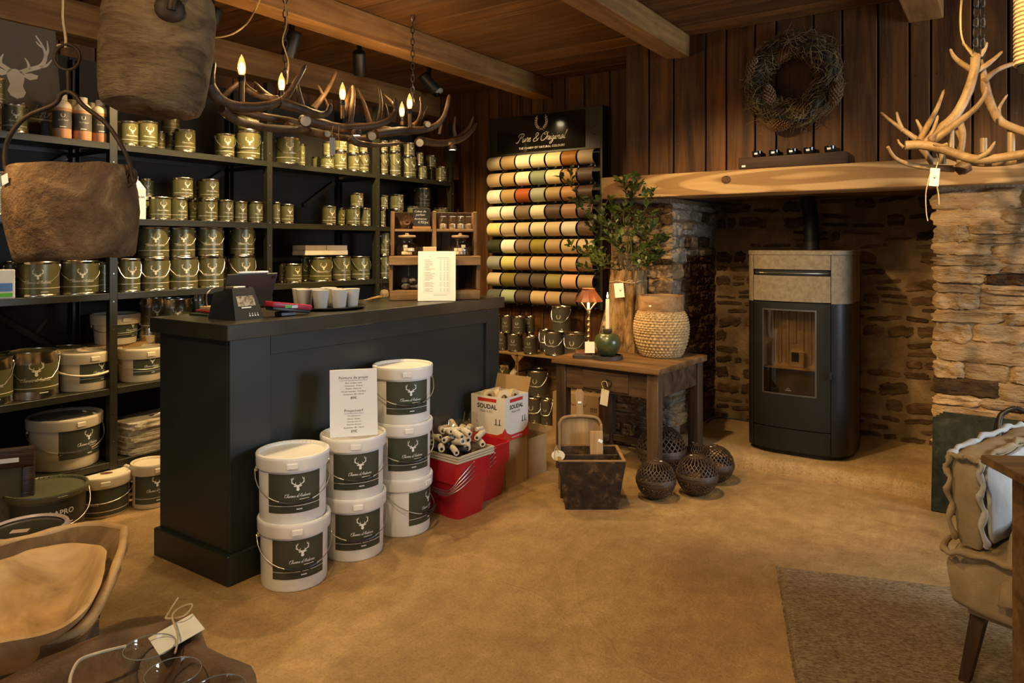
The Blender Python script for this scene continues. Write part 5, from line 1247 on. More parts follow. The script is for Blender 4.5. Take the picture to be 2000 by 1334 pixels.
tilt_panel((wb_, db_, 0), (wb_, -db_, 0), (wt_, dt_, hh_), (wt_, -dt_, hh_), 0.016).build('side', M_meas, CR)
MB().box(-wb_ + .005, wb_ - .005, -db_ + .005, db_ - .005, 0.004, 0.014).build('bottom', M_meas, CR)
MB().rbox(-wt_ + .02, wt_ - .02, -0.008, 0.008, 0.02, hh_ - 0.004, 0.003).build('divider', M_meas, CR)
for (x0, x1, y0, y1) in ((-wt_, wt_, -dt_, -dt_ + .018), (-wt_, wt_, dt_ - .018, dt_), (-wt_, -wt_ + .018, -dt_ + .018, dt_ - .018), (wt_ - .018, wt_, -dt_ + .018, dt_ - .018)):
    MB().rbox(x0, x1, y0, y1, hh_, hh_ + 0.008, 0.002).build('rim_strip', M_edge, CR)
# scoop
M_scoop = wood('scoop_wood', (0.17, 0.10, 0.045), (0.40, 0.27, 0.14), 'Z', 0.55, 0.05, 0.5)
sc_ = thing('wooden_scoop', 'flat wooden baker scoop standing in the tapered box', 'scoop', (-1.976, 3.579, 0.03), rot=(R(-8), 0, YAW))
so = [(-0.125, 0), (-0.125, 0.34), (-0.10, 0.385), (-0.05, 0.40), (-0.022, 0.405), (-0.018, 0.44), (-0.022, 0.50), (-0.025, 0.535), (-0.012, 0.55), (0.012, 0.55), (0.025, 0.535), (0.022, 0.50), (0.018, 0.44), (0.022, 0.405), (0.05, 0.40), (0.10, 0.385), (0.125, 0.34), (0.125, 0)]
MB().prism(so, -0.006, 0.006, RX(PI / 2)).build('blade', M_scoop, sc_, 30)
for s_ in (-1, 1): MB().rbox(s_ * 0.119 - 0.007, s_ * 0.119 + 0.007, -0.035, -0.006, 0.0, 0.36, 0.004).build('side_rim', M_scoop, sc_, 40)
MB().tube(smooth_path([(-0.12, -0.012, 0.35), (-0.10, -0.012, 0.385), (-0.05, -0.012, 0.398), (0.05, -0.012, 0.398), (0.10, -0.012, 0.385), (0.12, -0.012, 0.35)], 5), 0.010, 8).build('top_rim', M_scoop, sc_, 60)
MB().rbox(-0.010, 0.010, -0.0085, -0.0065, 0.47, 0.482, 0.0008).build('price_sticker', MATS['white_sticker'], sc_)
bl = thing('wooden_brush', 'plain wooden brush block standing in the tapered box', 'brush', (-1.863, 3.564, 0.03), rot=(R(-9), 0, YAW))
MB().rbox(-0.036, 0.036, -0.014, 0.014, 0, 0.335, 0.004, 2).build('block', wood('pale_block_wood', (0.26, 0.16, 0.07), (0.46, 0.31, 0.15), 'Z', 0.6), bl, 40)
MB().rbox(-0.013, 0.013, -0.016, -0.0142, 0.235, 0.252, 0.0008, 1, RY(R(25)) @ T(-0.10, 0, 0.02)).build('price_sticker', MATS['white_sticker'], bl)
tg3 = thing('hang_tag', 'round pale tag on a cord hanging over the tapered box rim', 'tag', (-1.971, 3.324, 0.262), YAW)
MB().lathe([(0.0, 0), (0.028, 0.0), (0.028, 0.003), (0, 0.003)], 20, T(0, 0.012, 0.012) @ RX(R(60)) @ Matrix.Scale(1.3, 4, (1, 0, 0))).build('disc', M_paper, tg3, 40)
MB().tube(smooth_path([(0.0, 0.012, 0.03), (-0.012, 0.006, 0.06), (-0.02, -0.002, 0.03), (-0.02, -0.004, 0.0)], 4), 0.002, 5).build('cord', M_string, tg3, 60)

# ================================================================== PIERCED IRON BALL LANTERNS
M_iron = mottled('brown_iron', [(0.3, (0.035, 0.022, 0.014)), (0.6, (0.085, 0.052, 0.032)), (0.85, (0.15, 0.09, 0.052))], 8, 5, 0.45, 0.3, 60, 0.004, 0.5, 0.6, 0, (1, 1, 1), 0.4)
def sph(th, ph, r=1.0): return Vector((r * math.sin(th) * math.cos(ph), r * math.sin(th) * math.sin(ph), 1 + r * math.cos(th)))
def strip(mb, a, b_, n, w, inner=0.965):
    """flat bar on the unit ball from (theta, phi) a to b"""
    L = []
    for i in range(n + 1):
        t_ = i / n; th = lerp(a[0], b_[0], t_); ph = lerp(a[1], b_[1], t_)
        d_ = (sph(th + (b_[0] - a[0]) * .01, ph + (b_[1] - a[1]) * .01) - sph(th, ph)).normalized(); nrm = (sph(th, ph) - Vector((0, 0, 1))).normalized(); sd = d_.cross(nrm) * w
        p_ = sph(th, ph); q = sph(th, ph, inner); L += [p_ - sd, p_ + sd, q + sd, q - sd]
    fs = []
    for i in range(n):
        o = 4 * i
        for k in range(4): fs.append((o + k, o + (k + 1) % 4, o + 4 + (k + 1) % 4, o + 4 + k))
    mb.add(L, fs)
def lantern_meshes():
    d = {}
    cap = MB().lathe([(0.10, 1.998), (0.12, 2.02), (0.16, 2.02), (0.18, 1.985)] + [(math.sin(R(a)), 1 + math.cos(R(a))) for a in (12, 16, 20, 24, 28)], 32)
    d['cap'] = cap.mesh('cap', M_iron, 50)
    d['band'] = MB().lathe([(math.sin(R(a)) * k, 1 + math.cos(R(a)) * k) for a, k in ((82, 1.0), (86, 1.02), (91, 1.03), (92, 1.0), (96, 1.02), (101, 1.02), (104, 1.0))], 40).mesh('band', M_iron, 40)
    d['foot'] = MB().lathe([(math.sin(R(a)), 1 + math.cos(R(a))) for a in (150, 158, 166, 174)] + [(0.0, 0.006)], 32).mesh('foot', M_iron, 50)
    up = MB(); n = 26
    for k in range(n):
        ph = 2 * PI * k / n; strip(up, (R(26), ph), (R(50), ph), 4, 0.022)
        strip(up, (R(49), ph), (R(83), ph + 2 * PI / n * 2.2), 7, 0.020); strip(up, (R(49), ph), (R(83), ph - 2 * PI / n * 2.2), 7, 0.020)
    d['upper'] = up.mesh('upper_lattice', M_iron, 40)
    lo = MB()
    for k in range(n):
        ph = 2 * PI * k / n; strip(lo, (R(103), ph), (R(152), ph + 2 * PI / n * 4.2), 9, 0.018); strip(lo, (R(103), ph), (R(152), ph - 2 * PI / n * 4.2), 9, 0.018)
    d['lower'] = lo.mesh('lower_lattice', M_iron, 40)
    return d
LM = lantern_meshes()
def lantern(px, pyc, Z, rad, label):
    c = Vector(ray(px, 480)) * Z
    t = thing('iron_ball_lantern', label, 'lantern', (c.x, c.y, 0.0), random.uniform(0, 6), 'pierced iron ball lanterns')
    for nm, k in (('cap', 'cap'), ('upper_lattice', 'upper'), ('band', 'band'), ('lower_lattice', 'lower'), ('foot', 'foot')):
        link(nm, LM[k], t, None, None, (rad, rad, rad))
    MB().lathe([(0.0, 0.0), (0.008, 0.0)], 8, T(0.15 * rad, -0.28 * rad, 1.965 * rad + 0.001)).build('price_sticker', MATS['white_sticker'], t)
lantern(1281, 948, 3.99, 0.109, 'pierced brown iron ball lantern at the front left, before the table leg')
lantern(1361, 940, 4.05, 0.115, 'pierced brown iron ball lantern at the front right of the group')
lantern(1397, 918, 4.27, 0.109, 'pierced iron ball lantern at the right end, nearest the stove')
lantern(1292, 880, 4.42, 0.150, 'largest pierced iron ball lantern, half under the low table')
lantern(1362, 893, 4.52, 0.082, 'smallest pierced iron ball lantern at the back by the hearth')

# ================================================================== WREATH, CANDLE BLOCK
WR = thing('twig_wreath', 'round lichen twig wreath with pine cones on the chimney boards', 'wreath', (-1.045, 4.531, 2.385))
M_twig = mottled('lichen_twig', [(0.3, (0.05, 0.03, 0.013)), (0.55, (0.17, 0.115, 0.048)), (0.8, (0.40, 0.29, 0.14))], 12, 3, 0.85, 0.2, 40, 0.004, 0.2, 0.4)
rw = random.Random(5); tw = MB()
MB().tube([(0.205 * math.cos(2 * PI * i / 40), -0.06, 0.205 * math.sin(2 * PI * i / 40)) for i in range(40)], 0.05, 10, closed=True).build('core', plain('dark_straw', (0.02, 0.014, 0.007), 0.9), WR, 60)
for k in range(1300):
    a = rw.uniform(0, 2 * PI); b_ = rw.uniform(0, 2 * PI); rr = rw.uniform(0.05, 0.085)
    def tp(a, b_, rr): 
        R_ = 0.205 + rr * math.cos(b_); return Vector((R_ * math.cos(a), min(-0.004, -0.062 + 0.75 * rr * math.sin(b_)), R_ * math.sin(a)))
    da = rw.uniform(0.15, 0.4) * rw.choice((-1, 1)); db = rw.uniform(-1.2, 1.2)
    pts = [tp(a, b_, rr), tp(a + da * .5, b_ + db * .4, rr + rw.uniform(0, .02)), tp(a + da, b_ + db, rr + rw.uniform(-.01, .035))]
    if rw.random() < .3: pts[2] += Vector((math.cos(a), -0.1, math.sin(a))) * rw.uniform(.0, .05)
    for p_ in pts: p_.y = min(p_.y, -0.003)
    tw.tube(smooth_path(pts, 2), [0.0022, 0.002, 0.0018, 0.0014, 0.0008], 4, False)
tw.build('twigs', M_twig, WR, 60)['kind'] = 'stuff'
M_cone = mottled('pine_cone', [(0.3, (0.07, 0.032, 0.013)), (0.6, (0.20, 0.105, 0.045)), (0.85, (0.34, 0.20, 0.10))], 30, 3, 0.7, 0.2, 60)
def cone_mesh():
    mb = MB(); mb.lathe([(0, -0.05), (0.016, -0.03), (0.02, 0), (0.014, 0.03), (0, 0.048)], 10)
    for j in range(11):
        z = -0.045 + j * 0.0088; r_ = 0.024 * math.sin(PI * (j + 1.2) / 13) + 0.004
        for k in range(9):
            a = 2 * PI * (k + (j % 2) * .5) / 9; M_ = RZ(a) @ T(r_, 0, z) @ RY(R(-35))
            mb.add([M_ @ Vector(v) for v in ((-.006, -.006, 0), (-.006, .006, 0), (.006, .005, .001), (.008, 0, .003), (.006, -.005, .001), (0, 0, -.004))], [(0, 4, 3, 2, 1), (5, 1, 2), (5, 2, 3), (5, 3, 4), (5, 4, 0), (5, 0, 1)])
    return mb.mesh('pine_cone', M_cone, 30)
CM = cone_mesh()
for (px, py, an) in ((1467, 133, 15), (1501, 187, -10), (1563, 212, 80), (1631, 182, 12), (1518, 243, 95), (1531, 105, 60)):
    c = at_y(px, py, 4.42) ; o = link('pine_cone', CM, WR, (c.x + 1.045, 4.44 - 4.531, c.z - 2.385), (R(8), R(an), 0), (1.25, 1.25, 1.35))
CB = thing('candle_block', 'long dark wooden block standing on the mantel under the wreath', 'wood block', (-1.05, 4.492, 1.87))
MB().rbox(-0.306, 0.306, -0.032, 0.034, 0, 0.072, 0.004, 2, jit=0.002).build('block', wood('dark_block', (0.035, 0.016, 0.008), (0.11, 0.055, 0.025), 'X', 0.6), CB, 40)
MB().rbox(-0.285, -0.262, -0.034, -0.0325, 0.012, 0.024, 0.0006).build('price_sticker', MATS['white_sticker'], CB)
for i, px in enumerate((1479, 1512, 1547, 1580, 1621)):
    c = at_y(px, 300, 4.49)
    t = thing('tealight_glass', 'small dark tealight glass on the mantel block, %s from left' % ORD[i], 'candle', (c.x, 4.492, 1.9425), group='tealights on the mantel block')
    MB().lathe([(0.026, 0), (0.029, 0.004), (0.032, 0.034), (0.030, 0.034), (0.027, 0.006), (0.0, 0.006)], 20).build('glass_cup', plain('dark_glass', (0.008, 0.009, 0.009), 0.06, 0, 0.05, 4, 0.8), t, 40)
    MB().lathe([(0.026, 0.006), (0.027, 0.020), (0.0, 0.020)], 16).build('wax', plain('white_wax', (0.6, 0.56, 0.48), 0.5), t, 40)
    MB().rbox(-0.010, 0.010, -0.0335, -0.032, 0.012, 0.024, 0.0005).build('price_sticker', MATS['white_sticker'], t)
# ================================================================== ANTLER CHANDELIERS
M_ant_d = mottled('dark_antler', [(0.3, (0.028, 0.014, 0.006)), (0.55, (0.085, 0.044, 0.018)), (0.8, (0.22, 0.13, 0.058))], 7, 5, 0.5, 0.4, 70, 0.006, 0.4, 0.6)
M_ant_l = mottled('pale_antler', [(0.3, (0.10, 0.05, 0.018)), (0.5, (0.26, 0.155, 0.062)), (0.8, (0.42, 0.29, 0.14))], 8, 5, 0.5, 0.4, 70, 0.006, 0.4, 0.6)
M_bone = plain('cut_bone', (0.60, 0.48, 0.30), 0.6, 0, 0.12, 30)
def antler_tube(mb, pts, r0, r1, bend=0.0):
    p_ = smooth_path(pts, 5); n = len(p_)
    rr = [lerp(r0, r1, (i / (n - 1)) ** 1.3) * (1 + 0.10 * mnoise.noise(Vector((i * .5, r0 * 300, 0)))) for i in range(n)]
    rr[-1] *= 0.35
    mb.tube(p_, rr, 9)
def bulb_glass():
    if 'bulb_glass' in MATS: return MATS['bulb_glass']
    m = glass('bulb_glass', (1.0, 0.86, 0.6), 0.02); nt = m.node_tree
    out = nt.nodes['Material Output']; src = out.inputs[0].links[0].from_socket
    e = N(nt, 'ShaderNodeEmission'); e.inputs[0].default_value = (1.0, 0.55, 0.16, 1); e.inputs[1].default_value = 0.55
    a = N(nt, 'ShaderNodeAddShader'); nt.links.new(src, a.inputs[0]); nt.links.new(e.outputs[0], a.inputs[1]); nt.links.new(a.outputs[0], out.inputs[0])
    return m
def bulb_parts(t, base, h_sleeve, lit, mat_sleeve):
    b = Vector(base)
    MB().lathe([(0.0125, 0.0), (0.0125, h_sleeve)], 12, T(*b)).build('candle_sleeve', mat_sleeve, t, 40)
    if lit:
        MB().lathe([(0.014, 0), (0.0155, 0.01), (0.014, 0.024), (0.011, 0.03)], 12, T(b.x, b.y, b.z + h_sleeve)).build('socket', M_black, t, 40)
        z = b.z + h_sleeve + 0.03
        MB().lathe([(0.010, 0), (0.015, 0.012), (0.0175, 0.030), (0.0155, 0.052), (0.009, 0.074), (0.0015, 0.090)], 14, T(b.x, b.y, z)).build('bulb', bulb_glass(), t, 60)
        MB().lathe([(0.0, 0.010), (0.009, 0.014), (0.0115, 0.030), (0.009, 0.048), (0.0, 0.056)], 8, T(b.x, b.y, z)).build('filament', emit('bulb_filament', (1.0, 0.70, 0.32), 60), t, 60)
        l = bpy.data.lights.new('bulb_light', 'POINT'); l.energy = 2.6; l.color = (1, 0.64, 0.28); l.shadow_soft_size = 0.012
        o = bpy.data.objects.new('bulb_light', l); COL.objects.link(o); o.parent = t; o.location = (b.x, b.y, z + 0.075 + 0.03)
def chain(mb, a, b_, link_l=0.045):
    a, b_ = Vector(a), Vector(b_); d_ = b_ - a; n = max(2, int(d_.length / (link_l * 0.78))); u = d_.normalized(); x = u.orthogonal().normalized(); y = u.cross(x)
    for i in range(n):
        c = a + d_ * ((i + .5) / n); s_ = x if i % 2 == 0 else y; hl = link_l / 2; w = 0.010
        mb.tube([c + u * (hl * math.sin(q * PI / 6)) * (1.0) + s_ * (w * math.cos(q * PI / 6)) for q in range(12)], 0.0028, 5, closed=True)
CH1 = Vector((-2.87, 2.75, 2.05))
c1 = thing('antler_chandelier', 'long dark antler chandelier with lit candle bulbs hanging over the counter', 'chandelier', tuple(CH1))
def q1(px, py, x): return at_x(px, py, x) - CH1
F_, Mi, Bk = -2.74, -2.87, -3.00
A1 = [
 # (x plane start, x plane end, r0, r1, points)
 (F_, F_, .021, .007, [(409, 168), (425, 192), (450, 206), (490, 210), (530, 204), (558, 190), (575, 165), (597, 126)]),
 (F_, F_, .019, .008, [(545, 200), (590, 214), (622, 224), (640, 220), (646, 203)]),
 (F_, F_ - .02, .011, .004, [(414, 172), (415, 150), (420, 122)]),
 (F_ - .05, F_ - .08, .010, .004, [(402, 150), (408, 110), (418, 84)]),
 (F_ + .02, Mi, .014, .013, [(432, 214), (460, 234), (500, 246), (550, 252), (602, 252)]),
 (Mi, F_, .020, .008, [(592, 232), (630, 242), (670, 250), (710, 248), (750, 240), (772, 218), (771, 192)]),
 (Mi, Mi, .014, .006, [(682, 246), (687, 215), (690, 185), (689, 166)]),
 (Mi, Bk, .018, .012, [(560, 248), (610, 258), (650, 266), (700, 270), (750, 262)]),
 (Mi, F_, .020, .007, [(735, 262), (780, 256), (820, 254), (850, 246), (868, 225), (878, 184)]),
 (F_, F_, .016, .004, [(684, 268), (700, 280), (740, 284), (790, 279)]),
 (Mi, Bk, .018, .006, [(818, 274), (860, 280), (900, 272), (922, 255), (931, 240)]),
 (Bk, Bk, .014, .004, [(880, 276), (905, 262), (918, 245), (924, 228)]),
 (Bk, Bk, .013, .005, [(612, 212), (628, 192), (645, 165), (657, 138)]),
 (Bk, Bk, .009, .003, [(640, 210), (630, 185), (621, 166)]),
 (Bk, Mi, .013, .004, [(530, 192), (512, 178), (497, 160)]),
 (Bk, Mi, .016, .010, [(470, 160), (490, 180), (525, 192), (545, 192)]),
 (Mi, Mi, .010, .004, [(590, 205), (584, 180), (581, 160)]),
 (Bk, Bk, .012, .004, [(722, 240), (712, 205), (698, 172)]),
 (Mi, Bk, .012, .004, [(672, 225), (678, 195), (685, 170)]),
 (Mi, Mi, .012, .004, [(738, 238), (744, 205), (739, 165)]),
 (Bk, Bk, .009, .003, [(775, 215), (760, 195), (748, 183)]),
 (Mi, Mi, .008, .003, [(758, 232), (755, 215), (752, 202)]),
 (Mi, F_, .012, .004, [(812, 250), (822, 225), (824, 205), (821, 189)]),
 (Bk, Bk, .009, .003, [(806, 245), (825, 228), (836, 207)]),
 (Bk, Bk, .008, .003, [(858, 262), (862, 240), (866, 220)]),
 (Bk, Mi, .015, .013, [(440, 205), (500, 225), (560, 235), (600, 245)]),
 (Bk, Bk, .015, .012, [(640, 255), (690, 246), (740, 250), (800, 262)]),
 (Bk, Mi, .011, .004, [(425, 200), (450, 176), (470, 158), (478, 140)]),
 (Bk, Bk, .010, .004, [(890, 268), (887, 250), (889, 227)]),
]
for (xa, xb, r0, r1, pts) in A1:
    n = len(pts); mb = MB(); antler_tube(mb, [q1(px, py, lerp(xa, xb, i / (n - 1)) + 0.01 * math.sin(i * 2)) for i, (px, py) in enumerate(pts)], r0 * 1.35, r1 * 1.35)
    mb.build('antler', M_ant_d, c1, 60)
for (px, py, x, rr) in ((597, 236, F_ - .02, .026), (727, 266, F_ - .01, .022), (836, 243, F_ - .02, .017), (820, 279, F_ - .01, .022), (640, 262, F_, .015)):
    c = q1(px, py, x); d_ = (Vector((0, 0, EYE)) - (c + CH1)).normalized(); M_ = T(*c) @ (d_ + Vector((0.25, .1, -.1))).to_track_quat('Z', 'Y').to_matrix().to_4x4()
    b = MB().lathe([(rr, -0.05), (rr * 1.15, -0.012), (rr * 0.98, 0.0)], 14, M_).build('burr', M_ant_d, c1, 60)
    MB().lathe([(rr * 0.98, 0.0), (0.0, 0.003)], 14, M_).build('cut_face', M_bone, b, 60)
M_sleeve = plain('bronze_sleeve', (0.22, 0.13, 0.05), 0.4, 0.6)
for (px, py, hs, x) in ((472, 200, .09, F_ - .03), (550, 196, .02, Bk), (669, 232, .07, Mi), (800, 250, .08, Mi + .04), (785, 244, .02, Bk)):
    bulb_parts(c1, q1(px, py, x), hs, True, M_sleeve)
for (px, py, x) in ((437, 221, F_), (696, 265, F_ - .03), (884, 293, Mi)):
    c = q1(px, py, x)
    MB().lathe([(0.02, 0.03), (0.026, 0.02), (0.026, 0.0), (0.021, 0.0)], 16, T(*c)).build('downlight', M_ant_d, c1, 50)
    MB().lathe([(0.0, 0.002), (0.021, 0.002)], 16, T(*c)).build('downlight_lens', emit('downlight_lens', (1.0, 0.75, 0.42), 25), c1)
    w = c + CH1; spot_light('downlight_lamp', (w.x, w.y, w.z - 0.01), (w.x + .05, w.y, 0), 34, 150, 0.5, 0.02)
for (px, py0, py1, x, ztop) in ((557, 150, 0, Mi - .04, CEIL), (806, 205, 25, Mi - .03, CEIL)):
    a = q1(px, py0, x); mb = MB(); top = Vector((a.x, a.y, ztop - CH1.z)); chain(mb, a, top); mb.build('chain', M_black, c1, 60)
    MB().tube(smooth_path([top + Vector((0, 0, 0)), top - Vector((0, .012, .02)), top - Vector((0, 0, .04)), top - Vector((0, -.01, .03))], 4), .004, 6).build('ceiling_hook', M_wire, c1, 60)
a = q1(560, 165, Mi - .03)
MB().tube(smooth_path([a, q1(563, 120, Mi), q1(552, 80, Mi + .01), q1(560, 40, Mi), q1(550, -40, Mi)], 6), .0035, 6).build('lamp_flex', plain('gold_flex', (0.38, 0.26, 0.10), 0.5), c1, 60)
# slack flex from the ceiling beam to the wall side
fx = [at_z(508, -2, 2.60), at_z(498, 20, 2.58), at_x(480, 48, -2.95), at_x(450, 68, -3.0), at_x(410, 74, -3.1), at_x(370, 70, -3.15)]
tag(MB().tube(smooth_path(fx, 6), .004, 6).build('lamp_flex_slack', MATS['gold_flex'], smooth=60), 'slack gold lamp flex hanging from the ceiling beam', 'cable')
# paper tag below the chandelier
tgc = thing('price_tag', 'small paper price tag dangling under the long antler chandelier', 'tag', tuple(at_x(649, 285, F_)), R(45))
MB().box(-0.013, 0.013, -0.001, 0.001, -0.045, 0.04).build('card', M_paper, tgc)
MB().tube(smooth_path([(0, 0, .04), (-.002, 0, .07), (0.004, 0, .10)], 3), .0015, 5).build('string', M_string, tgc)
MB().tube(smooth_path([(0.025, 0, -.03), (.035, 0, .0), (.030, 0, .05), (.032, 0, .10)], 3), .0015, 5).build('string', M_string, tgc)
# ------------------------------------------------------------ pale antler chandelier at the right
CH2 = Vector((-0.05, 3.2, 1.95))
c2 = thing('antler_chandelier', 'pale antler chandelier with empty candle sleeves near the right pier', 'chandelier', tuple(CH2))
def q2(px, py, y): return at_y(px, py, y) - CH2
A2 = [
 (3.1, 3.0, .016, .018, [(1905, 108), (1902, 140), (1888, 185), (1866, 225), (1838, 252), (1812, 278)]),
 (3.1, 3.05, .012, .004, [(1901, 138), (1878, 124), (1863, 110), (1856, 95)]),
 (3.1, 3.15, .012, .004, [(1903, 140), (1925, 128), (1942, 115), (1958, 100)]),
 (3.12, 3.3, .011, .006, [(1922, 158), (1945, 138), (1975, 126), (2010, 118)]),
 (3.12, 3.2, .016, .015, [(1910, 118), (1920, 150), (1928, 185), (1940, 215), (1955, 238), (1985, 252), (2030, 268)]),
 (3.2, 3.2, .008, .003, [(1951, 228), (1952, 210), (1968, 184)]),
 (3.02, 2.95, .015, .004, [(1812, 282), (1840, 262), (1872, 238), (1900, 216), (1920, 192), (1927, 169)]),
 (2.98, 3.05, .017, .016, [(1768, 284), (1800, 283), (1840, 291), (1880, 305), (1912, 312), (1955, 308), (2030, 296)]),
 (3.02, 3.0, .011, .003, [(1903, 312), (1928, 298), (1944, 276)]),
 (3.0, 3.15, .006, .014, [(1734, 287), (1748, 308), (1775, 321), (1815, 327), (1870, 330)]),
 (3.3, 3.3, .012, .004, [(1795, 276), (1770, 258), (1745, 240), (1720, 219)]),
 (3.3, 3.3, .009, .004, [(1764, 256), (1756, 238), (1751, 218)]),
 (3.0, 3.1, .013, .004, [(1796, 276), (1812, 245), (1830, 212), (1844, 175)]),
 (3.1, 3.1, .009, .004, [(1802, 262), (1798, 250), (1789, 233)]),
 (3.0, 3.0, .010, .004, [(1806, 278), (1822, 256), (1832, 225)]),
 (3.2, 3.25, .012, .011, [(1800, 290), (1815, 310), (1828, 330), (1820, 330)]),
 (3.4, 3.4, .014, .010, [(1872, 230), (1880, 262), (1876, 300), (1872, 320)]),
 (3.4, 3.45, .009, .006, [(1868, 255), (1877, 275), (1874, 292), (1862, 285)]),
 (3.45, 3.4, .013, .012, [(1840, 300), (1900, 318), (1960, 318), (2030, 306)]),
 (3.0, 2.98, .007, .003, [(1850, 282), (1836, 285), (1822, 282)]),
 (3.1, 3.1, .006, .003, [(1765, 288), (1757, 280), (1753, 272)]),
 (3.1, 3.1, .010, .004, [(1908, 110), (1892, 98), (1880, 82)]),
 (3.12, 3.12, .010, .004, [(1912, 112), (1922, 98), (1928, 82)]),
]
for (ya, yb, r0, r1, pts) in A2:
    n = len(pts); mb = MB(); antler_tube(mb, [q2(px, py, lerp(ya, yb, i / (n - 1))) for i, (px, py) in enumerate(pts)], r0, r1)
    mb.build('antler', M_ant_l, c2, 60)
MB().lathe([(0.0, .03), (.02, .025), (.026, 0), (.02, -.02), (0, -.026)], 14, T(*q2(1880, 328, 3.15)) @ RY(R(70))).build('burr', M_ant_d, c2, 60)
for (px, py, hs, y) in ((1857, 293, .085, 3.35), (1921, 298, .055, 3.3), (1975, 302, .085, 3.2), (1841, 320, .055, 3.4)): bulb_parts(c2, q2(px, py, y), hs, False, plain('ivory_sleeve', (0.26, 0.17, 0.075), 0.4))
a = q2(1905, 112, 3.1); mb = MB(); chain(mb, a, (a.x + .01, a.y, CEIL - .001 - CH2.z)); mb.build('chain', M_black, c2, 60)
mb = MB(); chain(mb, a + Vector((.022, .02, 0)), (a.x + .02, a.y, CEIL - .001 - CH2.z)); mb.build('chain', M_black, c2, 60)
MB().tube(smooth_path([q2(1900, 110, 3.08), q2(1880, 78, 3.05), q2(1876, 30, 3.05), q2(1882, -40, 3.08)], 6), .0035, 6).build('lamp_flex', MATS['gold_flex'], c2, 60)
tg4 = thing('price_tag', 'white deer print tag on string hanging from the pale antler chandelier', 'tag', tuple(at_y(1825, 346, 3.05)), R(30))
cd_ = MB().box(-0.017, 0.017, -0.001, 0.001, -0.033, 0.033, RY(R(5))).build('card', MATS['white_tag'], tg4)
mb = MB(); pp = Print2D(); pp.add(DEER, 0.0, 0.0, 0.014); pp.flat(mb, T(0, -0.001, 0)); mb.build('print', M_ink, cd_)
for pts in ([(-.012, 0, .02), (-.018, 0, .0), (-.03, 0, -.06), (-.028, 0, -.13), (-.023, 0, -.16)], [(.005, 0, .03), (.012, 0, .06), (.006, 0, .085)], [(.008, 0, -.03), (.014, 0, -.06), (.017, 0, -.10)]):
    MB().tube(smooth_path(pts, 4), .0018, 5).build('string', M_string, tg4, 60)
# rope bound pole at the right edge
rp = thing('rope_bound_pole', 'rope wrapped hanging pole at the top right edge', 'pole', tuple(at_y(2012, 140, 2.9)))
rz_ = rp.location.z
MB().lathe([(0.0, 0), (0.03, 0.0), (0.034, 0.02), (0.034, CEIL - rz_ - 0.001)], 16).build('pole', M_black, rp, 60)
hl = MB(); tn = int((CEIL - rz_ - 0.03) / 0.014)
hl.tube([(0.040 * math.cos(i * PI / 6), 0.040 * math.sin(i * PI / 6), 0.02 + i * 0.014 / 12) for i in range(tn * 12)], 0.0075, 5)
hl.build('rope', M_string, rp, 60)
# dome camera
dc = at_z(852, 176, 2.76)
dcm = thing('dome_camera', 'white dome security camera on the ceiling near the back wall', 'camera', (dc.x, dc.y, CEIL))
MB().lathe([(0.058, 0), (0.060, -0.02), (0.045, -0.035), (0.03, -0.04)], 24).build('housing', plain('white_camera', (0.75, 0.74, 0.72), 0.4), dcm, 50)
MB().lathe([(0.036, -0.036), (0.034, -0.052), (0.02, -0.066), (0, -0.07)], 20).build('dome', plain('camera_dome', (0.01, 0.01, 0.01), 0.1), dcm, 60)
# ================================================================== HANGING WOODEN PAILS
M_pail = mottled('old_pail_wood', [(0.25, (0.022, 0.010, 0.004)), (0.42, (0.11, 0.055, 0.02)), (0.58, (0.20, 0.105, 0.04)), (0.75, (0.40, 0.25, 0.11))], 9, 8, 0.75, 0.9, 45, 0.012, 0.3, 1.0)
M_pail2 = mottled('old_pail_wood_pale', [(0.25, (0.032, 0.017, 0.007)), (0.42, (0.16, 0.092, 0.038)), (0.58, (0.27, 0.165, 0.072)), (0.78, (0.40, 0.26, 0.12))], 7, 8, 0.75, 0.9, 40, 0.012, 0.3, 0.8, 0, (1, 1, 3.2))
M_rust = mottled('rusty_iron', [(0.3, (0.025, 0.015, 0.009)), (0.6, (0.07, 0.04, 0.02)), (0.85, (0.15, 0.09, 0.045))], 20, 4, 0.6, 0.3, 60, 0.003, 0.4, 0.5, 0, (1, 1, 1), 0.5)
def pail(label, px, py, Z, prof, bail, mat, tilt, facing, extra=None):
    c = Vector(ray(px, py)) * Z; c.z += EYE
    t = thing('hanging_pail', label, 'pail', tuple(c), rot=(tilt[0], tilt[1], facing), group='old wooden pails hanging from the ceiling')
    def f(u, v):
        i = v * (len(prof) - 1); k = min(int(i), len(prof) - 2); r_ = lerp(prof[k][0], prof[k + 1][0], i - k); z = lerp(prof[k][1], prof[k + 1][1], i - k)
        a = 2 * PI * u; nn = 1 + 0.035 * mnoise.noise(Vector((math.cos(a) * 1.2, math.sin(a) * 1.2, v * 2 + px))) + 0.008 * mnoise.noise(Vector((math.cos(a) * 5, math.sin(a) * 5, v * 9)))
        return Vector((r_ * nn * math.cos(a), r_ * nn * math.sin(a), z + 0.006 * mnoise.noise(Vector((math.cos(a) * 2, math.sin(a) * 2, 3 + px)))))
    MB().grid(f, 56, (len(prof) - 1) * 3, True).build('body', mat, t, 60)
    return t, c
pr1 = [(0.0, -0.098), (0.118, -0.108), (0.126, -0.10), (0.136, -0.04), (0.1415, 0.0), (0.139, 0.05), (0.129, 0.105), (0.126, 0.112), (0.118, 0.108), (0.112, 0.06), (0.10, -0.08), (0.0, -0.085)]
t1, c1_ = pail('squat brown wooden pail hanging lower, before the shelving', 144, 418, 1.72, pr1, None, M_pail, (R(1), R(-3)), YAW)
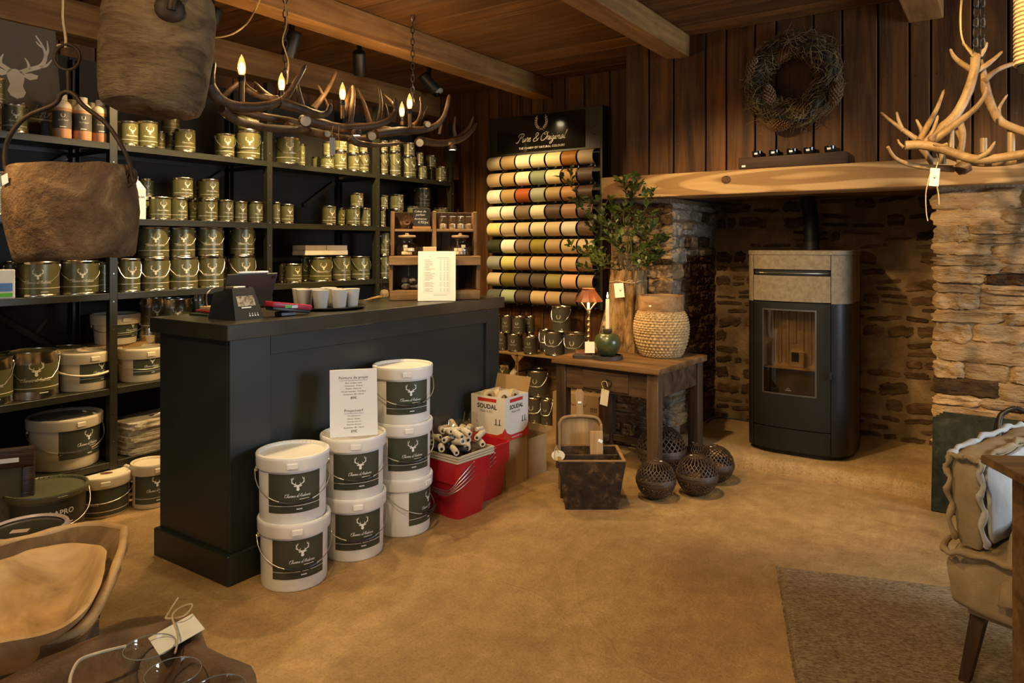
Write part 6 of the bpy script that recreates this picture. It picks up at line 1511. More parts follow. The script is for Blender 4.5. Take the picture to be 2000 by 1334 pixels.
for s_ in (-1, 1):
    MB().tube(smooth_path([(s_ * .131, -.01, .055), (s_ * .15, 0, .07), (s_ * .152, 0, .09), (s_ * .14, .004, .098), (s_ * .132, .0, .08)], 5), .005, 7).build('iron_ear', M_rust, t1, 60)
bp = [(-.148, 0, .085), (-.156, 0, .13), (-.145, 0, .185), (-.10, 0, .235), (-.03, 0, .262), (-.012, 0, .285), (.005, 0, .29), (.022, 0, .28), (.04, 0, .255), (.095, 0, .205), (.135, 0, .13), (.148, 0, .06)]
MB().tube(smooth_path(bp, 5), .0055, 8).build('bail', M_rust, t1, 60)
MB().tube([(0.006, 0, .285), (0.008, 0, .34)], .005, 7).build('eye_bolt', M_rust, t1, 60)
MB().tube([(.008 + .030 * math.cos(i * PI / 12), 0, .372 + .030 * math.sin(i * PI / 12)) for i in range(24)], .004, 7, closed=True).build('iron_ring', M_rust, t1, 60)
MB().tube([(.006, .003 * math.sin(i * 1.3), lerp(.395, 2.628 - c1_.z, i / 40)) for i in range(41)], .0035, 6).build('rope', M_string, t1, 60)
MB().tube(smooth_path([(0.0, 0, .40), (-.008, 0, .402), (-.014, 0, .40)], 3), .003, 5).build('rope_knot', M_string, t1, 60)
MB().rbox(-.016, .016, -.0006, .0006, -.011, .011, .0004, 1, RZ(R(-34)) @ T(0, -.1395, .078) @ RY(R(-8))).build('price_sticker', MATS['white_sticker'], t1)
pr2 = [(0.0, -0.130), (0.085, -0.138), (0.108, -0.128), (0.116, -0.105), (0.121, -0.06), (0.126, 0.02), (0.125, 0.09), (0.117, 0.14), (0.112, 0.146), (0.104, 0.14), (0.10, 0.09), (0.09, -0.11), (0.0, -0.112)]
t2, c2_ = pail('tall grey brown wooden pail hanging higher, nearest the ceiling', 306, 108, 1.72, pr2, None, M_pail2, (R(-2), R(4)), YAW)
eb = MB().lathe([(0.0, .006), (.012, .005), (.02, 0), (.022, -.004)], 14, RZ(R(36)) @ T(0, -.127, .080) @ RX(PI / 2) @ Matrix.Scale(1.5, 4)).build('iron_boss', M_rust, t2, 60)
MB().tube([(.134 * math.sin(R(36)), -.134 * math.cos(R(36)), .075), (.136 * math.sin(R(37)), -.136 * math.cos(R(37)), .13), (.09, -.07, .20), (.02, 0, .27), (0, 0, .30)], [.010, .010, .009, .008, .008], 8).build('bail', M_rust, t2, 60)
MB().tube(smooth_path([(-.118, 0, .10), (-.11, 0, .18), (-.03, 0, .27), (0, 0, .30)], 5), .008, 8).build('bail', M_rust, t2, 60)
MB().tube([(0, 0, .295), (0, 0, 2.628 - c2_.z)], .0045, 6).build('rope', M_string, t2, 60)
# ================================================================== THINGS ON THE COUNTER
M_plas = plain('charcoal_plastic', (0.020, 0.022, 0.024), 0.45, 0, 0.06)
def hexa(b, t_):
    """block from 4 bottom and 4 top corners"""
    return MB().add(list(b) + list(t_), [(3, 2, 1, 0), (4, 5, 6, 7), (0, 1, 5, 4), (1, 2, 6, 5), (2, 3, 7, 6), (3, 0, 4, 7)])
pt = thing('receipt_printer', 'charcoal wedge shaped receipt printer at the counter corner', 'printer', (-2.82, 1.955, CT), R(2))
hexa([(-.095, -.075, 0), (.095, -.075, 0), (.095, .075, 0), (-.095, .075, 0)], [(-.085, -.055, .115), (.045, -.055, .135), (.045, .055, .135), (-.085, .055, .115)]).build('housing', M_plas, pt)
Mf = T(.095, 0, 0) @ RY(R(-20.3)) @ RZ(PI / 2)      # the sloping front
p = Print2D(); p.rect(-.045, .045, .062, .108); mb = MB(); p.flat(mb, Mf, .0006); mb.build('sticker', mottled('photo_sticker', [(0.3, (0.05, 0.04, 0.03)), (0.5, (0.35, 0.30, 0.2)), (0.7, (0.6, 0.55, 0.45))], 60, 3, 0.4, 0.0), pt)
p = Print2D(); p.rect(-.03, .02, .052, .058); mb = MB(); p.flat(mb, Mf, .0007); mb.build('sticker_text', M_pwhite, pt)
p = Print2D()
for i in range(4):
    x = .0 + i * .014; p.rect(x, x + .007, .014, .02); p.rect(x + .002, x + .005, .023, .029)
mb = MB(); p.flat(mb, Mf, .0006); mb.build('icons', M_pwhite, pt)
MB().rbox(-.04, .02, -.03, .035, .128, .142, .003).build('paper_roll_cover', plain('warm_grey_metal', (0.35, 0.28, 0.2), 0.35, 0.6), pt)
tbp = at_x(486, 568, -2.885)
tbl = thing('tablet', 'dark grey tablet seen from behind, propped over the receipt printer', 'tablet', tuple(tbp), rot=(0, R(24), R(-4)))
MB().rbox(-.005, .005, -.128, .128, -.088, .088, .004, 2).build('case', plain('tablet_case', (0.060, 0.052, 0.044), 0.4, 0.2), tbl, 40)
MB().rbox(-.0062, -.0052, -.12, .12, -.08, .08, .0004).build('screen', plain('screen_glass', (0.01, 0.012, 0.015), 0.1), tbl)
MB().rbox(.0052, .008, .10, .118, .062, .078, .001).build('camera_bump', M_black, tbl)
q = Print2D(); q.stroke([(-.008, 0), (-.003, .003), (.003, -.002), (.008, .002)], .002); mb = MB(); q.flat(mb, T(.005, 0, .02) @ RZ(PI / 2)); mb.build('emblem', plain('grey_mark', (0.3,) * 3), tbl)
MB().tube([(0, -.075, .094), (0, .075, .094)], .0055, 10).build('stylus', plain('white_stylus', (0.8, 0.79, 0.77), 0.35), tbl, 50)
MB().rbox(-.05, .0, -.05, .05, -.1, -.06, .004).build('stand_arm', plain('stand_metal', (0.25, 0.2, 0.15), 0.35, 0.8), tbl, 40)
cw = [at_x(428, 560, -2.9), at_x(412, 565, -2.92), at_x(403, 580, -2.93), at_z(407, 606, CT + .006), at_z(418, 612, CT + .005), at_z(430, 617, CT + .005)]
tag(MB().tube(smooth_path(cw, 6), .0028, 6).build('charging_cable', plain('white_cable', (0.65, 0.58, 0.48), 0.5), smooth=60), 'white charging cable looping down beside the tablet', 'cable')
cr = thing('card_reader', 'red payment card reader lying beside the receipt printer', 'card reader', (-2.735, 2.165, CT), R(-8))
MB().rbox(-.038, .038, -.10, .105, .012, .036, .006, 2, T(0, 0, .022) @ RX(R(-8))).build('body', plain('red_plastic', (0.42, 0.02, 0.045), 0.4), cr, 40)
MB().rbox(-.034, .034, -.095, .10, .0, .018, .005, 2, T(0, 0, .018) @ RX(R(-8))).build('base', M_grip, cr, 40)
MB().rbox(-.03, .03, -.05, .03, .0, .02, .004).build('foot', M_grip, cr, 40)
MB().rbox(.0382, .0388, -.035, -.002, .038, .052, .0003).build('green_sticker', plain('green_sticker', (0.12, 0.5, 0.05), 0.5), cr)
MB().rbox(.0382, .0388, -.001, .03, .036, .049, .0003).build('white_sticker', MATS['white_sticker'], cr)
for i, (c, w, dz, a) in enumerate((((0.03, 0.055, 0.03), .10, 0, 3), ((0.35, 0.03, 0.03), .085, .012, -6), ((0.5, 0.36, 0.18), .075, .022, 5))):
    o = MB().rbox(-.07, .07, -w, w, 0, .009 if i < 2 else .014, .001).build('notebook', plain('notebook_%d' % i, c, 0.6), None, None, (-3.075, 2.03 + i * .015, CT + dz), (0, 0, R(a)))
    tag(o, ['dark green notebook at the bottom of the counter pile', 'red notebook in the middle of the counter pile', 'tan paper pad on top of the counter pile'][i], 'notebook')
# tray and cups
TR = Vector((-2.885, 2.53, CT))
tr = thing('serving_tray', 'round black serving tray holding white cups on the counter', 'tray', tuple(TR))
MB().lathe([(0.0, 0.004), (0.17, 0.004), (0.185, 0.012), (0.198, 0.016), (0.199, 0.012), (0.183, 0.002), (0.17, 0.0), (0.0, 0.0)], 40).build('dish', plain('black_tray', (0.012, 0.011, 0.010), 0.3), tr, 50)
M_cup = plain('white_cup', (0.72, 0.68, 0.60), 0.25, 0, 0.03); CUP = MB().lathe([(0.0, 0.0), (0.026, 0.0), (0.029, 0.004), (0.039, 0.083), (0.040, 0.086), (0.038, 0.086), (0.036, 0.08), (0.027, 0.01), (0.0, 0.01)], 24).mesh('cup', M_cup, 50)
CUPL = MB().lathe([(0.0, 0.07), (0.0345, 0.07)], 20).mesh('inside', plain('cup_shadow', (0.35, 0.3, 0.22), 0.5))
for i, (px, py) in enumerate(((-.095, -.07), (-.005, -.10), (.08, -.065), (-.14, .015), (-.052, .02), (.035, .03), (.122, .025), (-.02, .115))):
    v = Vector((CY, SY, 0)) * px + Vector((-SY, CY, 0)) * py
    t = thing('cup', 'white tapered cup on the round tray, %s' % ['front row left', 'front row middle', 'front row right', 'far left', 'middle row left', 'middle row right', 'far right', 'rearmost'][i], 'cup', (TR.x + v.x, TR.y + v.y, CT + .0045), group='white cups on the tray')
    link('body', CUP, t, None, None, (1.08, 1.08, 1.12))
for i in range(3):
    a = at_z(712 + i * 6, 586 - i * 2, CT + .004); b_ = at_z(748 + i * 2, 580 - i * 2, CT + .004)
    tag(MB().tube([a, b_], .0038, 6).build('pencil', plain('pencil_wood', (0.55, 0.35, 0.14), 0.5), smooth=40), ['front wooden pencil on the counter before the rack', 'middle wooden pencil on the counter before the rack', 'rear wooden pencil on the counter before the rack'][i], 'pencil', 'pencils on the counter')
cbp = at_z(751, 582, CT + .001) + Vector((-.03, .03, 0))
M_film = glass('clear_film', (0.95, 0.92, 0.86), 0.08)
cbg = thing('gift_bag', 'small clear cellophane bag of shavings beside the wooden rack', 'bag', tuple(cbp))
MB().grid(lambda u, v: Vector((.035 * (1 - .35 * v) * math.cos(2 * PI * u) * (1 + .2 * mnoise.noise(Vector((u * 8, v * 6, 0)))), .03 * (1 - .35 * v) * math.sin(2 * PI * u), .085 * v)), 16, 7, True).build('film', M_film, cbg, 40)
MB().lathe([(0, 0.002), (.026, .003), (.028, .03), (.02, .045), (0, .05)], 12).build('filling', mottled('shavings', [(0.3, (0.2, 0.14, 0.08)), (0.7, (0.6, 0.5, 0.35))], 60, 3, 0.8, 1.0, 60), cbg, 60)
# ------------------------------------------------------------ rustic rack
M_rack = wood('rack_wood', (0.12, 0.065, 0.026), (0.36, 0.22, 0.10), 'X', 0.7, 0.25, 0.8, 0.25, 0.5)
M_rackz = wood('rack_wood_upright', (0.12, 0.065, 0.026), (0.36, 0.22, 0.10), 'Z', 0.7, 0.25, 0.8, 0.25, 0.5)
M_rackb = wood('rack_back_wood', (0.03, 0.016, 0.007), (0.09, 0.05, 0.022), 'Z', 0.8, 0.2)
RK = Vector((-2.87, 3.36, CT)); RKZ = R(44)
rk = thing('wooden_rack', 'rustic reclaimed wood display rack standing on the counter end', 'rack', tuple(RK), RKZ)
WK = 0.262
for s_ in (-1, 1):
    MB().rbox(s_ * (WK - .012) - .011, s_ * (WK - .012) + .011, -.02, .10, .262, .53, .003, jit=.002).build('upright', M_rackz, rk)
    MB().rbox(s_ * (WK - .002) - .011, s_ * (WK - .002) + .011, -.10, .10, .058, .206, .003, jit=.002).build('upright', M_rackz, rk)
MB().rbox(-.011, .013, -.02, .10, .263, .535, .003, jit=.002).build('divider', M_rackz, rk)
for a, b_ in ((-WK + .024, -.012), (.014, WK - .024)): MB().rbox(a, b_, -.018, .10, .408, .424, .003).build('shelf', M_rack, rk)
MB().rbox(-WK - .01, WK + .01, -.125, .105, .207, .261, .004, jit=.002).build('ledge', M_rack, rk)
MB().rbox(-WK - .006, WK + .006, -.115, .105, .0, .057, .004, jit=.002).build('base', M_rack, rk)
for i in range(5):
    a = -WK + .012 + i * (2 * WK - .024) / 5; MB().rbox(a + .001, a + (2 * WK - .024) / 5 - .001, .101, .112, .0, .53, .002).build('back_board', M_rackb, rk)
def rkp(x, y, z): return tuple(RK + RZ(RKZ) @ Vector((x, y, z)))
def rthing(name, label, cat, x, y, z, rz=0, group=None): return thing(name, label, cat, rkp(x, y, z), RKZ + rz, group)
o = link('pine_cone', CM, None, rkp(-.165, .03, .47), (R(90), R(15), RKZ), (1.25, 1.25, 1.1)); tag(o, 'open pine cone in the upper left compartment of the rack', 'pine cone')
ck = rthing('chalk_card', 'small black chalk price card in the upper left of the rack', 'sign', -.075, .0, .4245, R(4))
MB().rbox(-.052, .052, -.003, .003, .014, .125, .001, 1, RX(R(-6))).build('slate', plain('chalkboard', (0.012, 0.011, 0.010), 0.7), ck)
MB().rbox(-.055, .055, -.012, .012, 0, .015, .002).build('stand', plain('orange_block', (0.36, 0.17, 0.05), 0.6), ck)
p = Print2D()
for i, (tx, w) in enumerate((('Cubes de', .07), ('parfum', .055), ('Ambiance', .075), ('4,95/pc', .065))): p.add(text2d(tx, .25).fit(width=w), -.004 + (0.012 if i == 3 else -.004), .108 - i * .023)
mb = MB(); p.flat(mb, RX(R(-6)) @ T(0, -.003, 0)); mb.build('print', M_cream, ck)
for i, x in enumerate((.055, .115, .165, .215)):
    jr = rthing('mini_jar', 'small clear clip jar with white filling in the rack, %s from left' % ORD[i], 'jar', x, .02 + .01 * (i % 2), .4245, 0, 'clip jars in the rack')
    MB().lathe([(.0, .0), (.024, .0), (.026, .006), (.026, .062), (.018, .074), (.018, .082), (.0, .084)], 16).build('glass', M_film, jr, 50)
    MB().lathe([(0, .002), (.022, .002), (.022, .03), (0, .035)], 12).build('filling', MATS['shavings'], jr, 50)
    MB().tube([(.019 * math.cos(k * PI / 6), .019 * math.sin(k * PI / 6), .078) for k in range(12)], .0015, 5, closed=True).build('clip_wire', M_wire, jr)
for i, (x, nm) in enumerate(((-.165, 'left'), (.155, 'right'))):
    jr = rthing('storage_jar', 'clear glass jar with wooden lid and wax cubes, %s side of rack' % nm, 'jar', x, -.045, .2615, 0, 'lidded glass jars in the rack')
    MB().lathe([(0, 0), (.055, 0), (.06, .008), (.062, .05), (.052, .072), (.036, .082), (.036, .108), (.038, .11)], 24).build('glass', M_film, jr, 50)
    MB().lathe([(0, .11), (.05, .11), (.053, .116), (.05, .124), (.012, .126), (.01, .136), (0, .138)], 24).build('lid', plain('oak_lid', (0.32, 0.2, 0.09), 0.5), jr, 40)
    rr = random.Random(i)
    for k in range(11):
        a = rr.uniform(0, 6.28); r_ = rr.uniform(0, .035); z = .008 + (k // 5) * .02
        MB().rbox(-.011, .011, -.011, .011, 0, .019, .002, 1, T(r_ * math.cos(a), r_ * math.sin(a), z) @ RZ(a)).build('wax_cube', plain('wax_cube', (0.62, 0.5, 0.3) if i else (0.75, 0.68, 0.5), 0.5), jr)
o = MB().rbox(-.04, .04, -.02, .02, 0, .055, .002).build('small_box', plain('pale_card', (0.5, 0.35, 0.2), 0.6), None, None, rkp(-.03, -.05, .2615), (0, 0, RKZ)); tag(o, 'small pale card box between the two lidded jars', 'box')
M_rock = mottled('grey_rock', [(0.3, (0.06, 0.06, 0.055)), (0.7, (0.2, 0.19, 0.17))], 8, 4, 0.8, 0.6, 30)
for i in range(7):
    rr = random.Random(40 + i); mb = MB()
    mb.grid(lambda u, v: Vector((.036 * math.cos(2 * PI * u) * math.sin(PI * v) * (1 + .5 * mnoise.noise(Vector((u * 3, v * 3, i)))), .026 * math.sin(2 * PI * u) * math.sin(PI * v), .02 - .02 * math.cos(PI * v) * (1 + .3 * mnoise.noise(Vector((u * 2, v * 2, i + 5)))))), 9, 6, True)
    o = mb.build('soap_stone_chunk', M_rock, None, 30, rkp(-.17 + (i % 5) * .04, -.04 + .02 * (i % 2), .058 + (.035 if i > 4 else 0)), (0, 0, rr.uniform(0, 6)))
    tag(o, 'rough grey stone chunk in the bottom compartment of the rack', 'stone', 'grey stone chunks in the rack')
# price sheet
ps = thing('price_sheet', 'standing white printed price list before the wooden rack', 'sign', (-2.735, 3.225, CT), rot=(R(-7), 0, R(38)))
MB().rbox(-.11, .11, -.002, .002, 0, .292, .0008).build('sheet', plain('white_sheet', (0.80, 0.77, 0.70), 0.45, 0, .02), ps)
MB().rbox(-.112, .112, -.03, .04, -.001, .001, .0004).build('foot', glass('acrylic'), ps)
p = Print2D(); p.add(DEER, -.04, .265, .016); p.rect(-.075, .075, .245, .246); p.rect(-.075, .075, .045, .046); p.rect(-.075, -.074, .046, .245); p.rect(.074, .075, .046, .245)
rr = random.Random(3)
for i in range(26):
    y = .238 - i * .0073
    if i in (9, 17, 22): continue
    p.rect(-.07, -.07 + rr.uniform(.025, .06), y, y + .0028); p.rect(.018, .026, y, y + .0028); p.rect(.04, .048, y, y + .0028); p.rect(.058, .068, y, y + .0028)
p.rect(0, .07, .252, .255); p.rect(-.02, .06, .033, .036)
mb = MB(); p.flat(mb, T(0, -.002, 0)); mb.build('print', plain('grey_ink', (0.34, 0.33, 0.32), 0.6), ps)
# ================================================================== RED BINS, ROLLERS AND CARTONS BESIDE THE BUCKETS
M_red = plain('red_bin_plastic', (0.40, 0.010, 0.018), 0.35, 0, 0.06, 4, 0.5)
def bin_mesh(h=0.225):
    tx, ty, bx, by = .138, .125, .112, .098; mb = MB()
    def loop(x, y, z, r=.03, n=4):
        out = []
        for (cx, cy, a0) in ((x - r, y - r, 0), (-x + r, y - r, 90), (-x + r, -y + r, 180), (x - r, -y + r, 270)):
            for k in range(n + 1): a = R(a0 + 90 * k / n); out.append(Vector((cx + r * math.cos(a), cy + r * math.sin(a), z)))
        return out
    rings = [loop(bx, by, 0), loop(lerp(bx, tx, .8), lerp(by, ty, .8), h * .8), loop(tx - .004, ty - .004, h - .04), loop(tx + .004, ty + .004, h - .038), loop(tx + .006, ty + .006, h), loop(tx - .002, ty - .002, h), loop(tx - .008, ty - .008, h - .05), loop(bx - .004, by - .004, .006)]
    n = len(rings[0]); vs_ = [v for r_ in rings for v in r_]; fs = []
    for j in range(len(rings) - 1):
        for i in range(n): fs.append((j * n + i, j * n + (i + 1) % n, (j + 1) * n + (i + 1) % n, (j + 1) * n + i))
    fs.append(tuple(reversed(range(n)))); fs.append(tuple(range((len(rings) - 1) * n, len(rings) * n)))
    return MB().add(vs_, fs).mesh('body', M_red, 40)
BM_ = bin_mesh()
for s_, (bx, by, brz, n, wd) in enumerate(((-2.40, 2.985, R(-6), 4, 'front'), (-2.455, 3.245, R(-4), 4, 'rear'))):
    for k in range(n):
        t = thing('red_bin', 'red nesting plastic bin, %s of the %s stack' % (['lowest', 'second', 'third', 'topmost'][k], wd), 'bin', (bx, by, k * .024), brz, 'nested red plastic bins')
        link('body', BM_, t)
        z = .195; dr_ = [.10, .13, .16, .185][k] * .55
        pts = [(-.140, -.06, z), (-.146, -.10, z - .02), (-.142, -.142, z - dr_ * .6), (-.10, -.146, z - dr_), (.06, -.148, z - dr_ - .01), (.115, -.148, z - dr_ + .01), (.146, -.12, z - dr_ * .4), (.148, -.04, z + .01), (.140, -.0, z + .02)]
        MB().tube(smooth_path(pts, 4), .0024, 6).build('handle', M_wire, t, 60)
        if s_ == 0: MB().rbox(-.13, -.10, -.1335, -.131, .188, .202, .0005).build('grip_slot', plain('slot_pale', (.55, .3, .3), .5), t)
M_clear = glass('clear_tray', (0.93, 0.9, 0.85), 0.12)
for i in range(3):
    t = thing('clear_tray_lid', 'clear plastic tray lid on the red bins, %s of three' % ['lowest', 'middle', 'topmost'][i], 'tray', (-2.405, 2.99, .299 + i * .013), R(-6 + i), 'clear tray lids on the bins')
    mb = MB(); mb.rbox(-.148, .148, -.138, .138, 0, .004, .001)
    mb.build('sheet', M_clear, t)
    rm = MB()
    for (x0, x1, y0, y1) in ((-.15, .15, -.14, -.132), (-.15, .15, .132, .14), (-.15, -.142, -.132, .132), (.142, .15, -.132, .132)): rm.box(x0, x1, y0, y1, .0, .010)
    rm.build('edge', plain('clear_edge', (.55, .47, .36), .25, 0, .05, 4, .6), t)
M_roll = mottled('roller_fleece', [(0.3, (0.55, 0.47, 0.34)), (0.7, (0.78, 0.70, 0.55))], 60, 3, 0.9, 0.8, 120)
rr = random.Random(9)
for i in range(27):
    L = rr.uniform(.035, .058); r_ = rr.uniform(.015, .020); x = -.10 + .1 * (i % 3) + rr.uniform(-.02, .02); y = -.10 + .1 * (i // 3 % 3) + rr.uniform(-.02, .02); z = .358 + .034 * (i // 9)
    if i >= 9: x *= .8; y *= .8
    if i >= 18: x *= .7; y *= .7
    t = thing('paint_roller_sleeve', 'small cream paint roller sleeve in the heap on the red bins', 'roller', (-2.405 + x, 2.985 + y, z), rot=(R(90) + rr.uniform(-.25, .25), rr.uniform(-.2, .2), R(rr.uniform(15, 75))), group='paint roller sleeves on the red bins')
    MB().lathe([(r_ * .45, -L), (r_ * .9, -L), (r_, -L + .005), (r_, L - .005), (r_ * .9, L), (r_ * .45, L)], 14).build('fleece', M_roll, t, 50)
    MB().lathe([(0, -L + .004), (r_ * .45, -L + .004)], 10).lathe([(0, L - .004), (r_ * .45, L - .004)], 10).lathe([(r_ * .45, -L), (r_ * .45, L)], 10).build('core', M_grip, t)
for i, (dx, dy, a) in enumerate(((-.10, -.02, 60), (-.06, .03, 48), (.02, .06, 75))):
    t = thing('small_roller_frame', 'orange handled mini roller in a clear bag, %s of three' % ORD[i], 'roller', (-2.405 + dx, 2.985 + dy, .372), rot=(R(58), 0, R(a)), group='orange handled mini rollers')
    MB().lathe([(0, 0), (.007, .002), (.008, .05), (.006, .075), (0, .078)], 10, T(0, 0, 0)).build('grip', plain('orange_plastic', (.6, .22, .05), .4), t, 60)
    MB().tube([(0, 0, .07), (0, 0, .11), (.012, 0, .12)], .002, 6).build('rod', M_wire, t)
    MB().lathe([(0, -.022), (.011, -.022), (.011, .022), (0, .022)], 12, T(.014, 0, .125) @ RY(PI / 2)).build('sleeve', M_roll, t, 40)
bt = thing('black_brush', 'black plastic brush pack lying at the front of the heap', 'brush', (-2.335, 2.915, .345), R(12))
MB().rbox(-.06, .06, -.018, .018, 0, .016, .004, 2).build('body', plain('navy_black', (.014, .016, .025), .35), bt, 40)
MB().tube(smooth_path([(-.03, 0, .016), (-.04, 0, .04), (-.015, 0, .055), (.01, 0, .045)], 4), .004, 6).build('hook', M_grip, bt, 60)
for i, (x, y, z, sx, sz) in enumerate(((-2.46, 2.94, .345, .075, .15), (-2.38, 3.0, .345, .085, .13), (-2.36, 3.06, .345, .07, .16))):
    t = thing('clear_bag', 'crumpled clear plastic bag around the rollers, %s of three' % ['left', 'middle', 'right'][i], 'bag', (x, y, z), R(40 + i * 20), 'clear bags on the red bins')
    MB().grid(lambda u, v: Vector((sx * math.cos(2 * PI * u) * (1 - .45 * v) * (1 + .35 * mnoise.noise(Vector((u * 9, v * 5, i)))), sx * .6 * math.sin(2 * PI * u) * (1 - .5 * v) * (1 + .35 * mnoise.noise(Vector((u * 9, v * 5, i + 9)))), sz * v + .02 * mnoise.noise(Vector((u * 6, v * 2, i + 3))))), 22, 8, True).build('film', M_film, t, 25)
# cartons
c_low = carton('plain cardboard box on the floor carrying the tape roll box', (-2.475, 3.50, 0), R(-2), .12, .105, .272)
M_swhite = plain('white_box_print', (0.72, 0.68, 0.62), 0.5, 0, 0.03); M_sred = plain('box_red', (0.52, 0.035, 0.02), 0.5)
sb = thing('open_tape_box', 'open white and red printed carton full of tape rolls', 'box', (-2.475, 3.495, .2765), R(-2))
w, d, h_ = .125, .115, .25; th = .004
for (x0, x1, y0, y1) in ((-w, w, -d, -d + th), (-w, w, d - th, d), (-w, -w + th, -d + th, d - th), (w - th, w, -d + th, d - th)): MB().box(x0, x1, y0, y1, 0, h_).build('side', M_swhite, sb)
MB().box(-w + th, w - th, -d + th, d - th, 0, .004).build('bottom', M_card, sb)
for (Mx, cut) in ((T(w, 0, 0) @ RZ(PI / 2), 0), (T(0, -d, 0), 1)):
    W_ = d if cut == 0 else w
    p = Print2D(); p.rect(-W_ * .6, W_ * .5, h_ * .87, h_ * .95)
    p.poly([(-W_, 0), (W_, 0), (W_, h_ * .32), (W_ * .85, h_ * .2), (W_ * .55, h_ * .13), (-W_ * .5, h_ * .13), (-W_ * .85, h_ * .2), (-W_, h_ * .32)])
    mb = MB(); p.flat(mb, Mx); mb.build('red_print', M_sred, sb)
    p = Print2D(); p.add(text2d('SOUDAL', 0, .03).fit(width=W_ * 1.15), -W_ * .05, h_ * .76); p.add(text2d('Made in EU').fit(width=W_ * .7), -W_ * .1, h_ * .65)
    p.rect(W_ * .45, W_ * .5, h_ * .36, h_ * .5); p.rect(W_ * .66, W_ * .71, h_ * .36, h_ * .5); p.rect(W_ * .38, W_ * .57, h_ * .36, h_ * .375); p.rect(W_ * .6, W_ * .78, h_ * .36, h_ * .375)
    mb = MB(); p.flat(mb, Mx, .0009); mb.build('black_print', MATS['black_ink'], sb)
    p = Print2D(); p.add(text2d('www.soudal.com').fit(width=W_ * .9), 0, h_ * .07); mb = MB(); p.flat(mb, Mx, .001); mb.build('white_print', M_pwhite, sb)
MB().box(-w, w, 0, .09, -.001, .001, T(0, d, h_) @ RX(R(72))).build('flap', M_card, sb)
M_tape = plain('masking_tape', (0.62, 0.48, 0.26), 0.55, 0, .05)
for i, (x, y, z, ax) in enumerate(((.06, -.05, .235, 0), (-.045, -.06, .23, 0), (.055, .055, .225, 1), (-.05, .05, .225, 0))):
    t = thing('tape_roll', 'masking tape roll standing in the open carton, %s' % ['front right', 'front left', 'rear right', 'rear left'][i], 'tape', (-2.475 + x, 3.495 + y, .2765 + z), rot=(R(80), 0, R(55 + 20 * i)), group='tape rolls in the open carton')
    MB().lathe([(.02, -.018), (.045, -.018), (.046, 0), (.045, .018), (.02, .018), (.02, -.018)], 24).build('tape', M_tape, t, 40)
    MB().lathe([(.0195, -.019), (.0195, .019), (.016, .019), (.016, -.019), (.0195, -.019)], 16).build('core', plain('core_card', (.3, .2, .1), .7), t, 40)
MB_in = MB().box(-w + .006, w - .006, -d + .006, d - .006, .006, .185); MB_in.build('packing_layer', M_cardin, sb)
carton('small open cardboard box behind the tape box, near the crates', (-2.49, 3.735, 0), R(-4), .13, .10, .235, None, True)
# ================================================================== OTHER THINGS ON AND BEFORE THE SHELVING
M_poster = plain('poster_taupe', (0.15, 0.125, 0.088), 0.45, 0, 0.06)
pa = at_x(108, 70, -4.30); pz = at_x(96, 258, -4.20)
po_b = thing('deer_poster', 'taupe poster board with pale deer head behind the bottles', 'poster', (-4.20, pa.y - .30, SHZ[0] + .001), rot=(0, R(-9), R(0)))
b = MB().box(-.006, 0, -.30, .30, 0, .66).build('board', M_poster, po_b)
p = Print2D(); p.add(DEER, .09, .40, .37); p.add(cursive("Ardenne", .09).fit(width=.24), .165, .165); p.rect(.05, .28, .115, .125, 1)
mb = MB(); p.flat(mb, RZ(PI / 2), .0008); mb.build('print', plain('sand_print', (.78, .68, .50), .5), b)
M_liq = plain('amber_liquid_plastic', (0.46, 0.22, 0.10), 0.35, 0, .06); M_cap = plain('ivory_cap', (.70, .62, .50), .4); M_blab = plain('bottle_label', (.060, .052, .044), .5)
BOT = [MB().lathe([(0, 0), (.040, 0), (.043, .006), (.043, .165), (.040, .180), (.026, .196), (.021, .202)], 24).mesh('body', M_liq, 40), MB().lathe([(.0432, .158), (.0432, .168), (.0402, .182), (.0262, .1975)], 24).mesh('shoulder', plain('milky_plastic', (.62, .52, .38), .4), 40), MB().lathe([(.0225, .2), (.024, .204), (.024, .228), (.0225, .231), (0, .231)], 20).mesh('cap', M_cap, 40), MB().lathe([(.0436, .052), (.0436, .142)], 24).mesh('label', M_blab, 60)]
pp = Print2D(); pp.add(LAUREL, 0, .118, .022); pp.add(PUREO, 0, .094, .05); pp.rect(-.014, .014, .058, .062, 3); mb = MB(); pp.wrap(mb, lambda z: .0437, 0, .0008); BPR = mb.mesh('print', M_cream)
for i, (px, x, nm) in enumerate(((121, -4.02, 'front left'), (161, -4.02, 'front middle'), (196, -4.02, 'front right'), (140, -4.13, 'rear left'), (176, -4.13, 'rear right'))):
    c = at_x(px, 270, x); t = thing('amber_bottle', 'amber bottle with taupe label on the top shelf, %s' % nm, 'bottle', (x, c.y, SHZ[0]), PI / 2 - .3, 'amber bottles on the top shelf')
    link('body', BOT[0], t); link('shoulder', BOT[1], t); link('cap', BOT[2], t); l = link('label', BOT[3], t); link('print', BPR, l)
c = at_x(266, 425, -4.02); cl = thing('cleaner_bottle', 'white cleaner bottle with angled neck on the second shelf', 'bottle', (-4.02, c.y, SHZ[1]), PI / 2 - .2)
hexa([(-.042, -.028, 0), (.042, -.028, 0), (.042, .028, 0), (-.042, .028, 0)], [(-.042, -.028, .17), (.042, -.028, .17), (.042, .028, .17), (-.042, .028, .17)]).build('body', plain('white_bottle', (.72, .70, .62), .4), cl)
hexa([(-.042, -.028, .17), (.042, -.028, .17), (.042, .028, .17), (-.042, .028, .17)], [(-.02, -.016, .215), (.012, -.016, .215), (.012, .016, .215), (-.02, .016, .215)]).build('shoulder', MATS['white_bottle'], cl)
